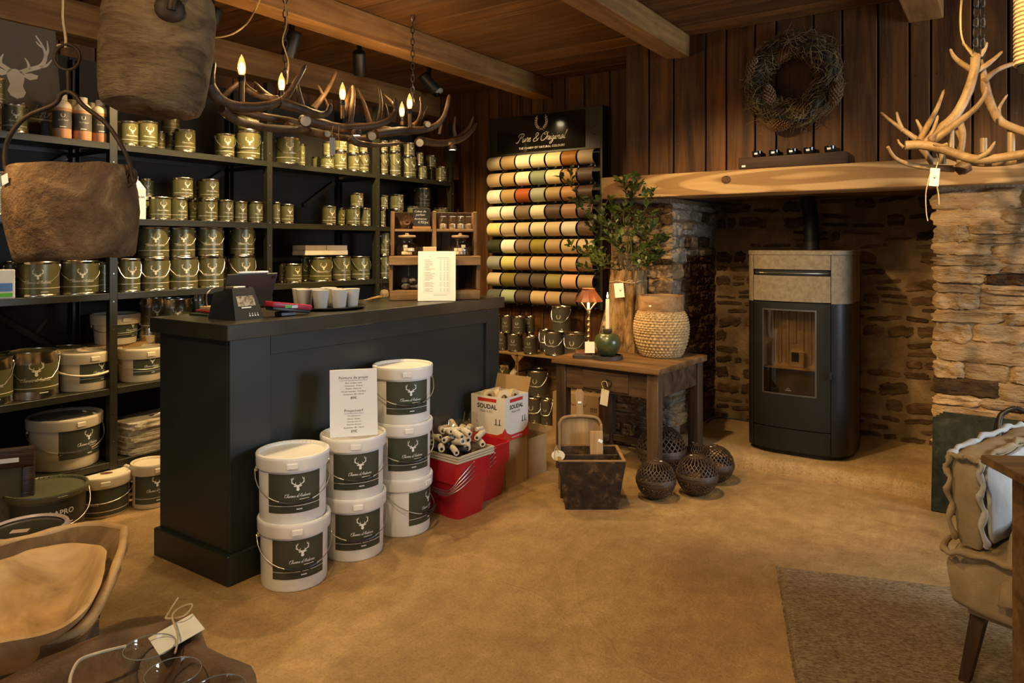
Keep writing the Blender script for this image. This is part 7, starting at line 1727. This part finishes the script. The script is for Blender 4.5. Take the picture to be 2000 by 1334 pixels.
MB().lathe([(.014, .215), (.014, .24), (0, .24)], 14, T(-.004, 0, 0)).build('cap', M_pwhite, cl, 40)
p = Print2D(); p.add(text2d('CLEAN', 0, .02).fit(width=.05), .01, .125); mb = MB(); p.flat(mb, T(0, -.028, 0)); mb.build('print', MATS['black_ink'], cl)
p = Print2D(); p.rect(-.035, -.02, .11, .135); mb = MB(); p.flat(mb, T(0, -.028, 0)); mb.build('green_mark', MATS['green_sticker'], cl)
# white cartons on cans, third bay
for i, (l, r_, dz, nm) in enumerate(((580, 663, .0, 'lower'), (622, 662, .036, 'upper right'), (580, 621, .036, 'upper left'))):
    a = at_x(l, 490, -4.10); b_ = at_x(r_, 490, -4.10); cz = SHZ[2] + .188 + dz
    o = MB().rbox(-.07, .07, -(b_.y - a.y) / 2, (b_.y - a.y) / 2, 0, .034, .002).build('flat_box', plain('white_carton', (.58, .50, .38), .6), None, None, (-4.08, (a.y + b_.y) / 2, cz)); tag(o, 'flat white box lying on cans in the third bay, %s' % nm, 'box', 'flat white boxes on the cans')
c = at_x(508, 520, -4.1); o = MB().rbox(-.03, .03, -.04, .04, 0, .09, .002).build('kraft_box', M_card, None, None, (-4.1, c.y, SHZ[2])); tag(o, 'small brown box beside a post on the third shelf', 'box')
c = at_x(4, 582, -4.0); t = thing('cleaning_pack', 'white and blue printed pack at the left edge of the third shelf', 'package', (-4.0, c.y, SHZ[2]), PI / 2 - .3)
MB().rbox(-.05, .05, -.03, .03, 0, .14, .003).build('pack', plain('white_pack', (.75, .74, .68), .5), t)
p = Print2D(); p.rect(-.045, .04, .035, .075); mb = MB(); p.flat(mb, T(0, -.03, 0)); mb.build('blue_band', plain('blue_print', (.10, .22, .5), .5), t)
p = Print2D(); p.rect(-.045, .04, .008, .028); mb = MB(); p.flat(mb, T(0, -.03, 0)); mb.build('green_band', MATS['green_sticker'], t)
# buckets
def px_bucket(label, l, r_, tp, bt, x, z, **kw):
    c = at_x((l + r_) / 2, 480, x); dp = depth_of(c); rt = (r_ - l) / 2 * dp / FPX; h = (bt - tp) / FPX * (dp - rt * .9)
    return bucket(label, (x, c.y, z), rt, rt * kw.pop('taper', .88), h, kw.pop('rz', math.atan2(-c.y, -x) + PI / 2 + .25), **kw)
px_bucket('cream bucket with thick plastic handle on the fourth shelf', 112, 212, 690, 766, -4.09, SHZ[3], body=M_bcream, hang='plastic', label_off=25)
px_bucket('cream bucket with wire handle on the fourth shelf behind the counter', 232, 318, 684, 750, -4.085, SHZ[3], body=M_bcream, hang='thin', label_off=12)
o = MB().rbox(-.10, .10, -.14, .14, 0, .20, .003).build('shelf_carton', M_card, None, None, (-4.28, at_x(226, 480, -4.28).y, SHZ[3])); tag(o, 'dark cardboard carton at the back of the fourth shelf', 'box')
px_bucket('cream bucket raised on a carton behind the shelf post', 182, 270, 612, 672, -4.26, SHZ[3] + .201, body=M_bcream, hang='thin', taper=.82, label_off=30)
px_bucket('large cream bucket with white grip on the lowest shelf', 62, 192, 824, 926, -4.12, SHZ[4], body=M_bcream, hang='grip', label_off=22)
px_bucket('wide green lidded bucket printed DALAPRO on the floor', 18, 163, 952, 1064, -3.76, 0, skirt=.030, body=plain('olive_grey_plastic', (.085, .085, .045), .4), hang='thin', style='dala', label_ang=70, label_z=(.10, .84), label_mat=plain('dark_print_label', (.030, .030, .022), .45), rz=R(78), words=lambda hw, za, zb: Print2D().add(text2d('DALAPRO', 0, .02).fit(width=hw * .75), hw * .05, za + (zb - za) * .74).add(text2d('FACADE', 0, .02).fit(width=hw * .72), hw * .05, za + (zb - za) * .40))
lowb = px_bucket('low cream bucket with white lid and brown dab on the floor', 147, 252, 925, 1006, -3.93, 0, body=M_bcream, lid=plain('chalk_lid', (.68, .60, .46), .45), hang='thin', style='num', label_ang=75, label_z=(.06, .72), rz=R(60), words=lambda hw, za, zb: Print2D().add(text2d('nano33').fit(width=hw * .3), -hw * .2, za + (zb - za) * .45).rect(-hw, hw, za + (zb - za) * .15, za + (zb - za) * .17, 16))
MB().lathe([(0.0001, 0.0012), (.02, .001), (.0205, 0)], 14, T(.02, .0, lowb['lid_z'] + .0006) @ Matrix.Scale(1.5, 4, (1, 0, 0))).build('colour_dab', plain('brown_dab', (.12, .05, .02), .5), lowb)
px_bucket('narrow cream bucket half hidden by the counter, on the floor', 258, 330, 893, 980, -3.82, 0, body=M_bcream, hang=None, label_ang=70, label_z=(.12, .78), label_off=0)
# pink rimmed tub in front
tb_ = thing('open_tub', 'dark tub with pale pink rim at the left edge of the floor', 'bucket', (-3.17, 1.265, 0), 0)
MB().lathe([(.11, 0), (.128, .27)], 32, cap0=True).build('body', plain('dark_tub', (.02, .022, .018), .35), tb_, 50)
MB().lathe([(.128, .265), (.142, .272), (.146, .285), (.140, .298), (.130, .300), (.124, .292)], 36).build('rim', plain('pink_plastic', (.50, .37, .33), .35), tb_, 60)
MB().lathe([(0, .285), (.124, .288)], 32).build('lid_film', plain('dark_green_film', (.035, .038, .022), .15), tb_, 60)
MB().box(-.03, .03, -.018, .018, .2865, .288, RZ(R(50)) @ T(-.02, -.02, .0015)).build('sticker', plain('pink_sticker', (.55, .4, .3), .5), tb_)
# folded plastic sheets on the lowest shelf
M_sheet = mottled('folded_plastic', [(0.3, (0.25, 0.20, 0.13)), (0.55, (0.48, 0.41, 0.30)), (0.8, (0.62, 0.56, 0.44))], 14, 5, 0.3, 0.8, 40, 0.01, 0.5, 1.5)
for i in range(5):
    t = thing('folded_dust_sheet', 'folded clear dust sheet pack on the lowest shelf, %s from bottom' % ORD[i], 'dust sheet', (-4.10 + .008 * i, 2.27 + .01 * (i % 2), SHZ[4] + .001 + i * .036), R(4 * (-1) ** i), 'folded dust sheets')
    def fs_(u, v, i=i):
        a = 2 * PI * u; e = .35; c, s_ = math.cos(a), math.sin(a); x = .13 * math.copysign(abs(c) ** e, c); y = .20 * math.copysign(abs(s_) ** e, s_)
        k = 1 + .05 * mnoise.noise(Vector((c * 3, s_ * 3, i + v * 4))); zz = .034 * min(1, v * 1.25)
        sh_ = 1 if v < .8 else (1 - (v - .8) * 4.5)
        return Vector((x * k * sh_, y * k * sh_, zz + .004 * mnoise.noise(Vector((x * 30, y * 30, i)))))
    MB().grid(fs_, 40, 10, True).build('pack', M_sheet, t, 50)
t = thing('cable_loop', 'white plastic handle loop on top of the folded sheets', 'handle', (-4.0, 2.3, SHZ[4] + .186), 0)
MB().tube(smooth_path([(0, -.06, 0.004), (.02, -.03, .02), (.02, .04, .022), (0, .07, .004)], 5), .004, 6).build('loop', M_bwhite, t, 60)
# carved dark frame leaning at the left
fr = thing('carved_frame', 'dark carved wooden framed panel standing at the left edge', 'frame', (-3.80, at_x(22, 480, -3.80).y - .12, 0), rot=(0, R(-6), R(-30)))
M_fr = wood('dark_carved', (.018, .008, .004), (.07, .032, .014), 'Y', .35, .1, 1.2, .5, .8)
MB().rbox(-.012, .012, -.19, .17, .03, .40, .002).build('panel', plain('olive_panel', (.06, .052, .016), .5), fr)
for (y0, y1, z0, z1) in ((-.22, .20, .38, .47), (-.22, .20, 0, .06), (-.22, -.17, .06, .38), (.15, .20, .06, .38)): MB().rbox(-.014, .026, y0, y1, z0, z1, .006, 2).build('rail', M_fr, fr, 40)
MB().rbox(.0262, .0268, -.02, .14, .405, .425, .0003).build('caption_strip', MATS['white_sticker'], fr)
# ================================================================== DOUGH BOWLS AND GLASS TROUGH, LEFT FOREGROUND
def bowl_mesh(rim, zrim, depth, th, bot_sc, n=5, noise_amp=.008, seed=0):
    P_ = smooth_path([(*p_[:2], 0) for p_ in rim] + [(*rim[0][:2], 0)], 5)[:-1]; m = len(P_); cx = sum(p_.x for p_ in P_) / m; cy = sum(p_.y for p_ in P_) / m; C_ = Vector((cx, cy, 0))
    prof = []
    for j in range(n + 1):   # outer, from bottom to rim
        t_ = j / n; prof.append((lerp(bot_sc, 1.0, t_ ** .62), -depth * (1 - t_), 0))
    prof.append((1.0, 0.004, -th * .5))
    for j in range(n + 1):   # inner, from rim to the middle
        t_ = 1 - j / n; prof.append((lerp(0.02, 1.0, t_ ** .55), -(depth - th * 1.4) * (1 - t_ ** 1.6), -th if t_ > 0.3 else 0))
    vs_ = []
    for (s_, z, off) in prof:
        for k, p_ in enumerate(P_):
            d_ = (p_ - C_); L = d_.length; q = C_ + d_.normalized() * max(.004, L * s_ + off)
            nz = noise_amp * mnoise.noise(Vector((q.x * 14, q.y * 14, z * 9 + seed)))
            q = q + d_.normalized() * nz; tz = zrim + z + (p_.z if True else 0)
            vs_.append((q.x, q.y, tz + nz * .6))
    fs = []
    for j in range(len(prof) - 1):
        for k in range(m): fs.append((j * m + k, j * m + (k + 1) % m, (j + 1) * m + (k + 1) % m, (j + 1) * m + k))
    fs.append(tuple(reversed(range(m))))
    return vs_, fs
M_bowl_in = mottled('pale_bowl_wood', [(0.22, (0.09, 0.05, 0.02)), (0.36, (0.36, 0.21, 0.085)), (0.55, (0.54, 0.34, 0.15)), (0.8, (0.62, 0.44, 0.22))], 4.5, 5, 0.5, 0.15, 40, 0.004, 0.35, 0.8)
M_bowl_out = mottled('dark_bowl_wood', [(0.25, (0.045, 0.026, 0.012)), (0.5, (0.15, 0.088, 0.038)), (0.75, (0.30, 0.185, 0.085))], 5, 6, 0.65, 0.4, 30, 0.008, 0.3, 1.0)
ZB = .46
rim_o = [at_z(250, 1032, ZB), at_z(247, 1075, ZB), at_z(222, 1145, ZB), at_z(176, 1222, ZB), at_z(120, 1256, ZB), at_z(0, 1276, ZB), Vector((-2.02, .50, 0)), Vector((-2.32, .38, 0)), Vector((-2.66, .60, 0)), at_z(0, 1062, ZB), at_z(70, 1046, ZB), at_z(140, 1028, ZB), at_z(205, 1022, ZB)]
vs_, fs = bowl_mesh(rim_o, ZB, .19, .045, .45, 7, .012, 1)
bo = thing('large_dough_bowl', 'large weathered wooden dough bowl at the lower left edge', 'bowl', (-2.3, .85, ZB - .19))
MB().add([Vector(v) - bo.location for v in vs_], fs).build('body', M_bowl_out, bo, 60)
rp_ = smooth_path([(p_.x, p_.y, 0) for p_ in rim_o] + [(rim_o[0].x, rim_o[0].y, 0)], 5)[:-1]; cc_ = sum(rp_, Vector((0, 0, 0))) / len(rp_)
MB().tube([Vector((*(p_ + (cc_ - p_).normalized() * .016)[:2], ZB + .002 + .003 * mnoise.noise(p_ * 12))) - bo.location for p_ in rp_], [.014 + .004 * mnoise.noise(p_ * 9) for p_ in rp_], 8, closed=True).build('rim', M_bowl_in, bo, 60)  # paler wood tube added to stand for light on the bowl's edge
ZI = .50
rim_i = [at_z(208, 1078, ZI), at_z(205, 1115, ZI), at_z(182, 1172, ZI), at_z(140, 1215, ZI), at_z(85, 1240, ZI), at_z(0, 1256, ZI), Vector((-1.95, .56, 0)), Vector((-2.2, .47, 0)), Vector((-2.42, .62, 0)), at_z(0, 1094, ZI), at_z(60, 1074, ZI), at_z(125, 1063, ZI), at_z(190, 1064, ZI)]
vs_, fs = bowl_mesh(rim_i, ZI, .15, .018, .45, 7, .004, 2)
bi = thing('small_dough_bowl', 'smaller pale wooden dough bowl nested in the weathered bowl', 'bowl', (-2.2, .85, ZI - .15))
MB().add([Vector(v) - bi.location for v in vs_], fs).build('body', M_bowl_in, bi, 60)
stl = thing('bowl_stump', 'rough tree stump carrying the nested dough bowls', 'stump', (-2.32, .78, 0))
MB().grid(lambda u, v: Vector(((.17 + .02 * mnoise.noise(Vector((math.cos(2 * PI * u) * 2, math.sin(2 * PI * u) * 2, v)))) * math.cos(2 * PI * u), (.17 + .02 * mnoise.noise(Vector((math.cos(2 * PI * u) * 2, math.sin(2 * PI * u) * 2, v)))) * math.sin(2 * PI * u), (ZB - .191) * v)), 28, 4, True).build('trunk', MATS['log_bark'], stl, 60)
MB().lathe([(0, ZB - .191), (.165, ZB - .191)], 24).build('cut_face', M_bone, stl)
make_can('dark lidded can on the floor beneath the wooden bowls', (-2.475, 1.13, 0), .063, .19, False, 'taupe', 0.5, prt=False)
# trough
ZT = .50
tr_o = [(-1.735, .80), (-1.70, .90), (-1.60, .985), (-1.48, .955), (-1.30, .945), (-1.18, .86), (-1.16, .62), (-1.28, .42), (-1.55, .40), (-1.70, .55)]
vs_, fs = bowl_mesh([Vector((*p_, 0)) for p_ in tr_o], ZT, .16, .055, .75, 5, .014, 4)
tg_ = thing('wooden_trough', 'dark carved wooden trough holding glass tumblers, bottom left corner', 'trough', (-1.45, .7, ZT - .16))
MB().add([Vector(v) - tg_.location for v in vs_], fs).build('body', mottled('dark_trough', [(0.25, (0.03, 0.014, 0.007)), (0.5, (0.10, 0.05, 0.022)), (0.78, (0.22, 0.12, 0.055))], 6, 6, 0.5, 0.5, 30, 0.008, 0.4, 1.0), tg_, 60)
stt = thing('trough_stand', 'low dark wooden stand under the trough of glasses', 'stand', (-1.45, .7, 0))
for (x, y) in ((-.16, -.16), (.16, -.16), (-.16, .16), (.16, .16)): MB().rbox(x - .02, x + .02, y - .02, y + .02, 0, ZT - .19, .003).build('leg', M_old, stt)
MB().rbox(-.2, .2, -.2, .2, ZT - .189, ZT - .162, .003).build('top', M_old, stt)
M_gl = glass('tumbler_glass', (0.97, 0.96, 0.94), 0.01)
zb = ZT - .10
for i, (px, py, r_) in enumerate(((292, 1262, .054), (338, 1311, .056), (428, 1345, .052))):
    c = at_z(px, py, zb + .115); t = thing('glass_tumbler', 'clear glass tumbler in the trough, %s' % ['farthest one by the paper tag', 'middle one', 'nearest one at the frame edge'][i], 'glass', (c.x, c.y, zb), 0, 'glass tumblers in the trough')
    MB().lathe([(0, 0), (r_ * .86, 0), (r_ * .9, .006), (r_, .113), (r_ - .001, .1155), (r_ - .003, .113), (r_ * .86, .012), (0, .012)], 32).build('body', M_gl, t, 40)
    MB().tube([((r_ - .0015) * math.cos(k * PI / 16), (r_ - .0015) * math.sin(k * PI / 16), .114) for k in range(32)], .0012, 6, closed=True).build('rim', plain('glass_rim', (.30, .27, .22), .08, 0, .02, 4, .9), t, 60)
for i, (px, py, s_, col) in enumerate(((278, 1320, .026, 'tan'), (303, 1318, .024, 'tan'), (304, 1296, .018, 'white'), (378, 1303, .012, 'white'))):
    c = at_z(px, py, zb + .06); mb = MB()
    mb.grid(lambda u, v: Vector((s_ * math.cos(2 * PI * u) * math.sin(PI * v) * 1.2, s_ * .8 * math.sin(2 * PI * u) * math.sin(PI * v), s_ * .6 * (1 - math.cos(PI * v)))), 14, 8, True)
    o = mb.build('pebble', plain('pebble_' + col, (.5, .36, .18) if col == 'tan' else (.7, .68, .64), .5), None, 60, (c.x, c.y, zb + .013), (0, 0, R(20 + 30 * i))); tag(o, ['tan oval pebble at the bottom of the trough', 'tan round pebble beside the oval one in the trough', 'white flat pebble under the middle tumbler', 'tiny white pebble at the right of the trough'][i], 'pebble')
tg5 = thing('gift_tag', 'white card tag tied with jute string on the trough rim', 'tag', (-1.565, .935, ZT + .012), R(-15))
MB().box(-.045, .045, -.055, .045, 0, .0012, RX(R(14))).build('card', MATS['white_tag2'], tg5)
MB().tube(smooth_path([(-.11, .03, .03), (-.085, .0, .01), (-.06, -.01, .012), (-.03, .02, .02), (-.05, .045, .03), (-.075, .03, .022), (-.05, .0, .02), (.02, -.01, .014), (.06, -.02, .01), (.095, -.035, .006)], 5), .0022, 5).build('string', M_string, tg5, 60)
cd_ = [at_z(136, 1336, ZT + .02), at_z(140, 1315, ZT + .02), at_z(155, 1290, ZT + .02), at_z(190, 1276, ZT + .02), at_z(246, 1262, ZT + .015)]
tag(MB().tube(smooth_path(cd_, 6), .0035, 6).build('wax_cord', plain('cream_cord', (.62, .5, .32), .6), smooth=60), 'cream cord curving along the left of the trough', 'cord')

# ================================================================== RUG, LINEN CHAIR AND TABLE AT THE RIGHT
def rug_material():
    m, nt, b = new_mat('rug_loops')
    v = coords(nt, (1, 1, 1), False)
    n1 = noise_tex(nt, coords(nt, (55, 120, 30), False), 1, 4, .7, .3); n2 = noise_tex(nt, v, 9, 4, .6)
    c = ramp(nt, n1, [(0.3, (0.14, 0.095, 0.052)), (0.5, (0.38, 0.27, 0.155)), (0.68, (0.56, 0.43, 0.27))])
    c = mixc(nt, .5, c, ramp(nt, n2, [(0.3, (0.6, 0.58, 0.54)), (0.7, (1.15, 1.15, 1.15))]), 'MULTIPLY')
    nt.links.new(c, b.inputs['Base Color']); b.inputs['Roughness'].default_value = .95; b.inputs['Specular IOR Level'].default_value = .1
    bump(nt, b, n1, 1.0, .02); return m
M_rug = rug_material()
rg = thing('rug', 'brown grey looped wool rug lying under the linen chair', 'rug', (-.813, 3.246, 0), R(18))
def rugf(u, v):
    x = u * 1.9; y = -v * 2.4; e = min(u, v, 1 - u, 1 - v)
    return Vector((x + .004 * mnoise.noise(Vector((y * 9, 0, 0))), y + .004 * mnoise.noise(Vector((x * 9, 3, 0))), .011 * min(1, e * 120) + .0025 * mnoise.noise(Vector((x * 22, y * 40, 1)))))
MB().grid(rugf, 120, 150).build('pile', M_rug, rg, 179)
fringe = MB()
for i in range(200): fringe.tube([(-.002, -i * .012, .006), (-.008 - .004 * random.random(), -i * .012 - .004, .004)], .003, 4)
fringe.build('bound_edge', M_rug, rg)['kind'] = 'stuff'
M_linen = mottled('sand_linen', [(0.3, (0.30, 0.205, 0.105)), (0.7, (0.42, 0.30, 0.17))], 12, 3, 0.9, 0.5, 220, 0.004, 0.1, 0.3)
M_linen_w = mottled('pale_linen', [(0.3, (0.42, 0.39, 0.35)), (0.7, (0.52, 0.49, 0.45))], 12, 3, 0.9, 0.4, 220, 0.004, 0.1, 0.3)
CHR = thing('lounge_chair', 'low wooden lounge chair with sand linen cushions at the right edge', 'chair', (-.14, 2.69, 0.0125), R(-18))
def cushion(x0, x1, y0, y1, z0, z1, seed, puff=.02, r=.03, nm='cushion', mat=None, lean=0.0):
    def f(u, v):
        # box wrapped as a closed lofted tube around z
        return None
    bm = bmesh.new(); bmesh.ops.create_cube(bm, size=1)
    bmesh.ops.subdivide_edges(bm, edges=list(bm.edges), cuts=13, use_grid_fill=True)
    for v in bm.verts:
        c = v.co * 2; q = Vector((c.x, c.y, c.z)); e = 1 - .035 * (abs(c.x * c.y) ** 5 + abs(c.y * c.z) ** 5 + abs(c.x * c.z) ** 5)
        q *= e
        pz = puff * (1 - c.x ** 2) * (1 - c.y ** 2) * (1 if c.z > 0 else -.4) if abs(c.z) > .9 else 0
        P0 = Vector((lerp(x0, x1, (q.x + 1) / 2), lerp(y0, y1, (q.y + 1) / 2), lerp(z0, z1, (q.z + 1) / 2) + pz))
        P0 += Vector((mnoise.noise(P0 * 9 + Vector((seed, 0, 0))), mnoise.noise(P0 * 9 + Vector((0, seed, 0))), mnoise.noise(P0 * 9 + Vector((0, 0, seed))))) * .008
        P0 += Vector((mnoise.noise(P0 * 25 + Vector((seed, 0, 0))), mnoise.noise(P0 * 25 + Vector((0, seed, 0))), mnoise.noise(P0 * 25 + Vector((0, 0, seed))))) * .004
        P0.x += lean * (P0.z - z0)
        v.co = P0
    return MB().addbm(bm)
cushion(-.02, .62, -.01, .66, .235, .425, 3, .03).build('seat_cushion', M_linen, CHR, 55)
bkc = cushion(.0, .088, .02, .68, .43, .715, 8, .01, lean=-.05).build('back_cushion', M_linen, CHR, 55)
cushion(.086, .104, .045, .665, .45, .698, 12, .0, lean=-.05).build('back_lining', M_linen_w, CHR, 179)
def frill(pts, w):
    mb = MB(); p_ = smooth_path(pts, 8); n = len(p_)
    rr = [w * (1 + .25 * math.sin(i * 1.1)) for i in range(n)]
    off = [Vector((.006 * math.sin(i * .9), .005 * math.cos(i * .7), .004 * math.sin(i * 1.7))) for i in range(n)]
    mb.tube([a_ + b_ for a_, b_ in zip(p_, off)], rr, 7); return mb
frill([(.0, .015, .45), (-.008, .012, .55), (-.014, .012, .64), (-.016, .018, .705), (.03, .014, .718), (.078, .016, .71)], .009).build('seam_ruffle', M_linen, bkc, 60)
frill([(.092, .012, .45), (.086, .008, .55), (.081, .010, .64), (.079, .016, .708)], .009).build('seam_ruffle', M_linen_w, bkc, 60)
frill([(-.016, .02, .715), (-.018, .2, .722), (-.018, .45, .722), (-.016, .66, .715)], .010).build('seam_ruffle', M_linen_w, bkc, 60)
frill([(.077, .02, .713), (.075, .25, .720), (.075, .45, .720), (.077, .66, .713)], .010).build('seam_ruffle', M_linen, bkc, 60)
frill([(.62, -.012, .425), (.35, -.014, .43), (.1, -.016, .428), (-.018, -.014, .422), (-.026, .3, .425), (-.024, .64, .422)], .010).build('seam_ruffle', M_linen, bkc, 60)
MB().rbox(.03, .59, .04, .62, .212, .242, .006).build('seat_frame', M_linen, CHR, 40)
M_chleg = wood('chair_leg_wood', (.03, .014, .006), (.09, .045, .02), 'Z', .5, .1)
for (x, y, sx, sy) in ((.06, .06, -.035, -.02), (.56, .06, .03, -.02), (.06, .60, -.035, .02), (.56, .60, .03, .02)):
    hexa([(x + sx - .015, y + sy - .015, 0), (x + sx + .015, y + sy - .015, 0), (x + sx + .015, y + sy + .015, 0), (x + sx - .015, y + sy + .015, 0)], [(x - .021, y - .021, .216), (x + .021, y - .021, .216), (x + .021, y + .021, .216), (x - .021, y + .021, .216)]).build('leg', M_chleg, CHR)
# throw on the seat
def thr(u, v):
    x = lerp(.14, .56, u); y = lerp(.0, .46, v); z = .478 + .014 * math.sin(u * 11 + v * 5) + .035 * mnoise.noise(Vector((x * 8, y * 8, 2))) + .10 * max(0, .5 - abs(v - .55)) * max(0, 1 - u * 1.6)
    if v < .2: y -= .035 * (1 - v / .2) + .008 * math.sin(u * 14); z -= .16 * (1 - v / .2) ** 1.5
    return Vector((x, y, z))
th_ = thing('linen_throw', 'crumpled sand linen throw lying on the chair seat', 'throw', (-.14, 2.69, 0.0), R(-18))
o_ = MB().grid(thr, 30, 30).build('cloth', M_linen, th_, 179)
sol = o_.modifiers.new('thickness', 'SOLIDIFY'); sol.thickness = .006
# dining table corner
DT = thing('side_table', 'brown wooden table with square legs cut by the right edge', 'table', tuple(at_z(1914, 896, .76)[:2]) + (0.0125,), R(30))
M_dt = wood('brown_table_wood', (.10, .05, .018), (.26, .145, .055), 'X', .5, .1)
for i in range(4): MB().rbox(.001 + i * .2, .199 + i * .2, -1.0, 0, .735, .76, .003, 1).build('top_board', M_dt, DT, 40)
for (x, y) in ((.085, -.085), (.715, -.085), (.085, -.915), (.715, -.915)): MB().rbox(x - .028, x + .028, y - .028, y + .028, 0, .734, .003).build('leg', M_dt, DT)
MB().rbox(.115, .685, -.10, -.075, .67, .733, .002).build('apron', M_dt, DT); MB().rbox(.075, .10, -.885, -.115, .67, .733, .002).build('apron', M_dt, DT)
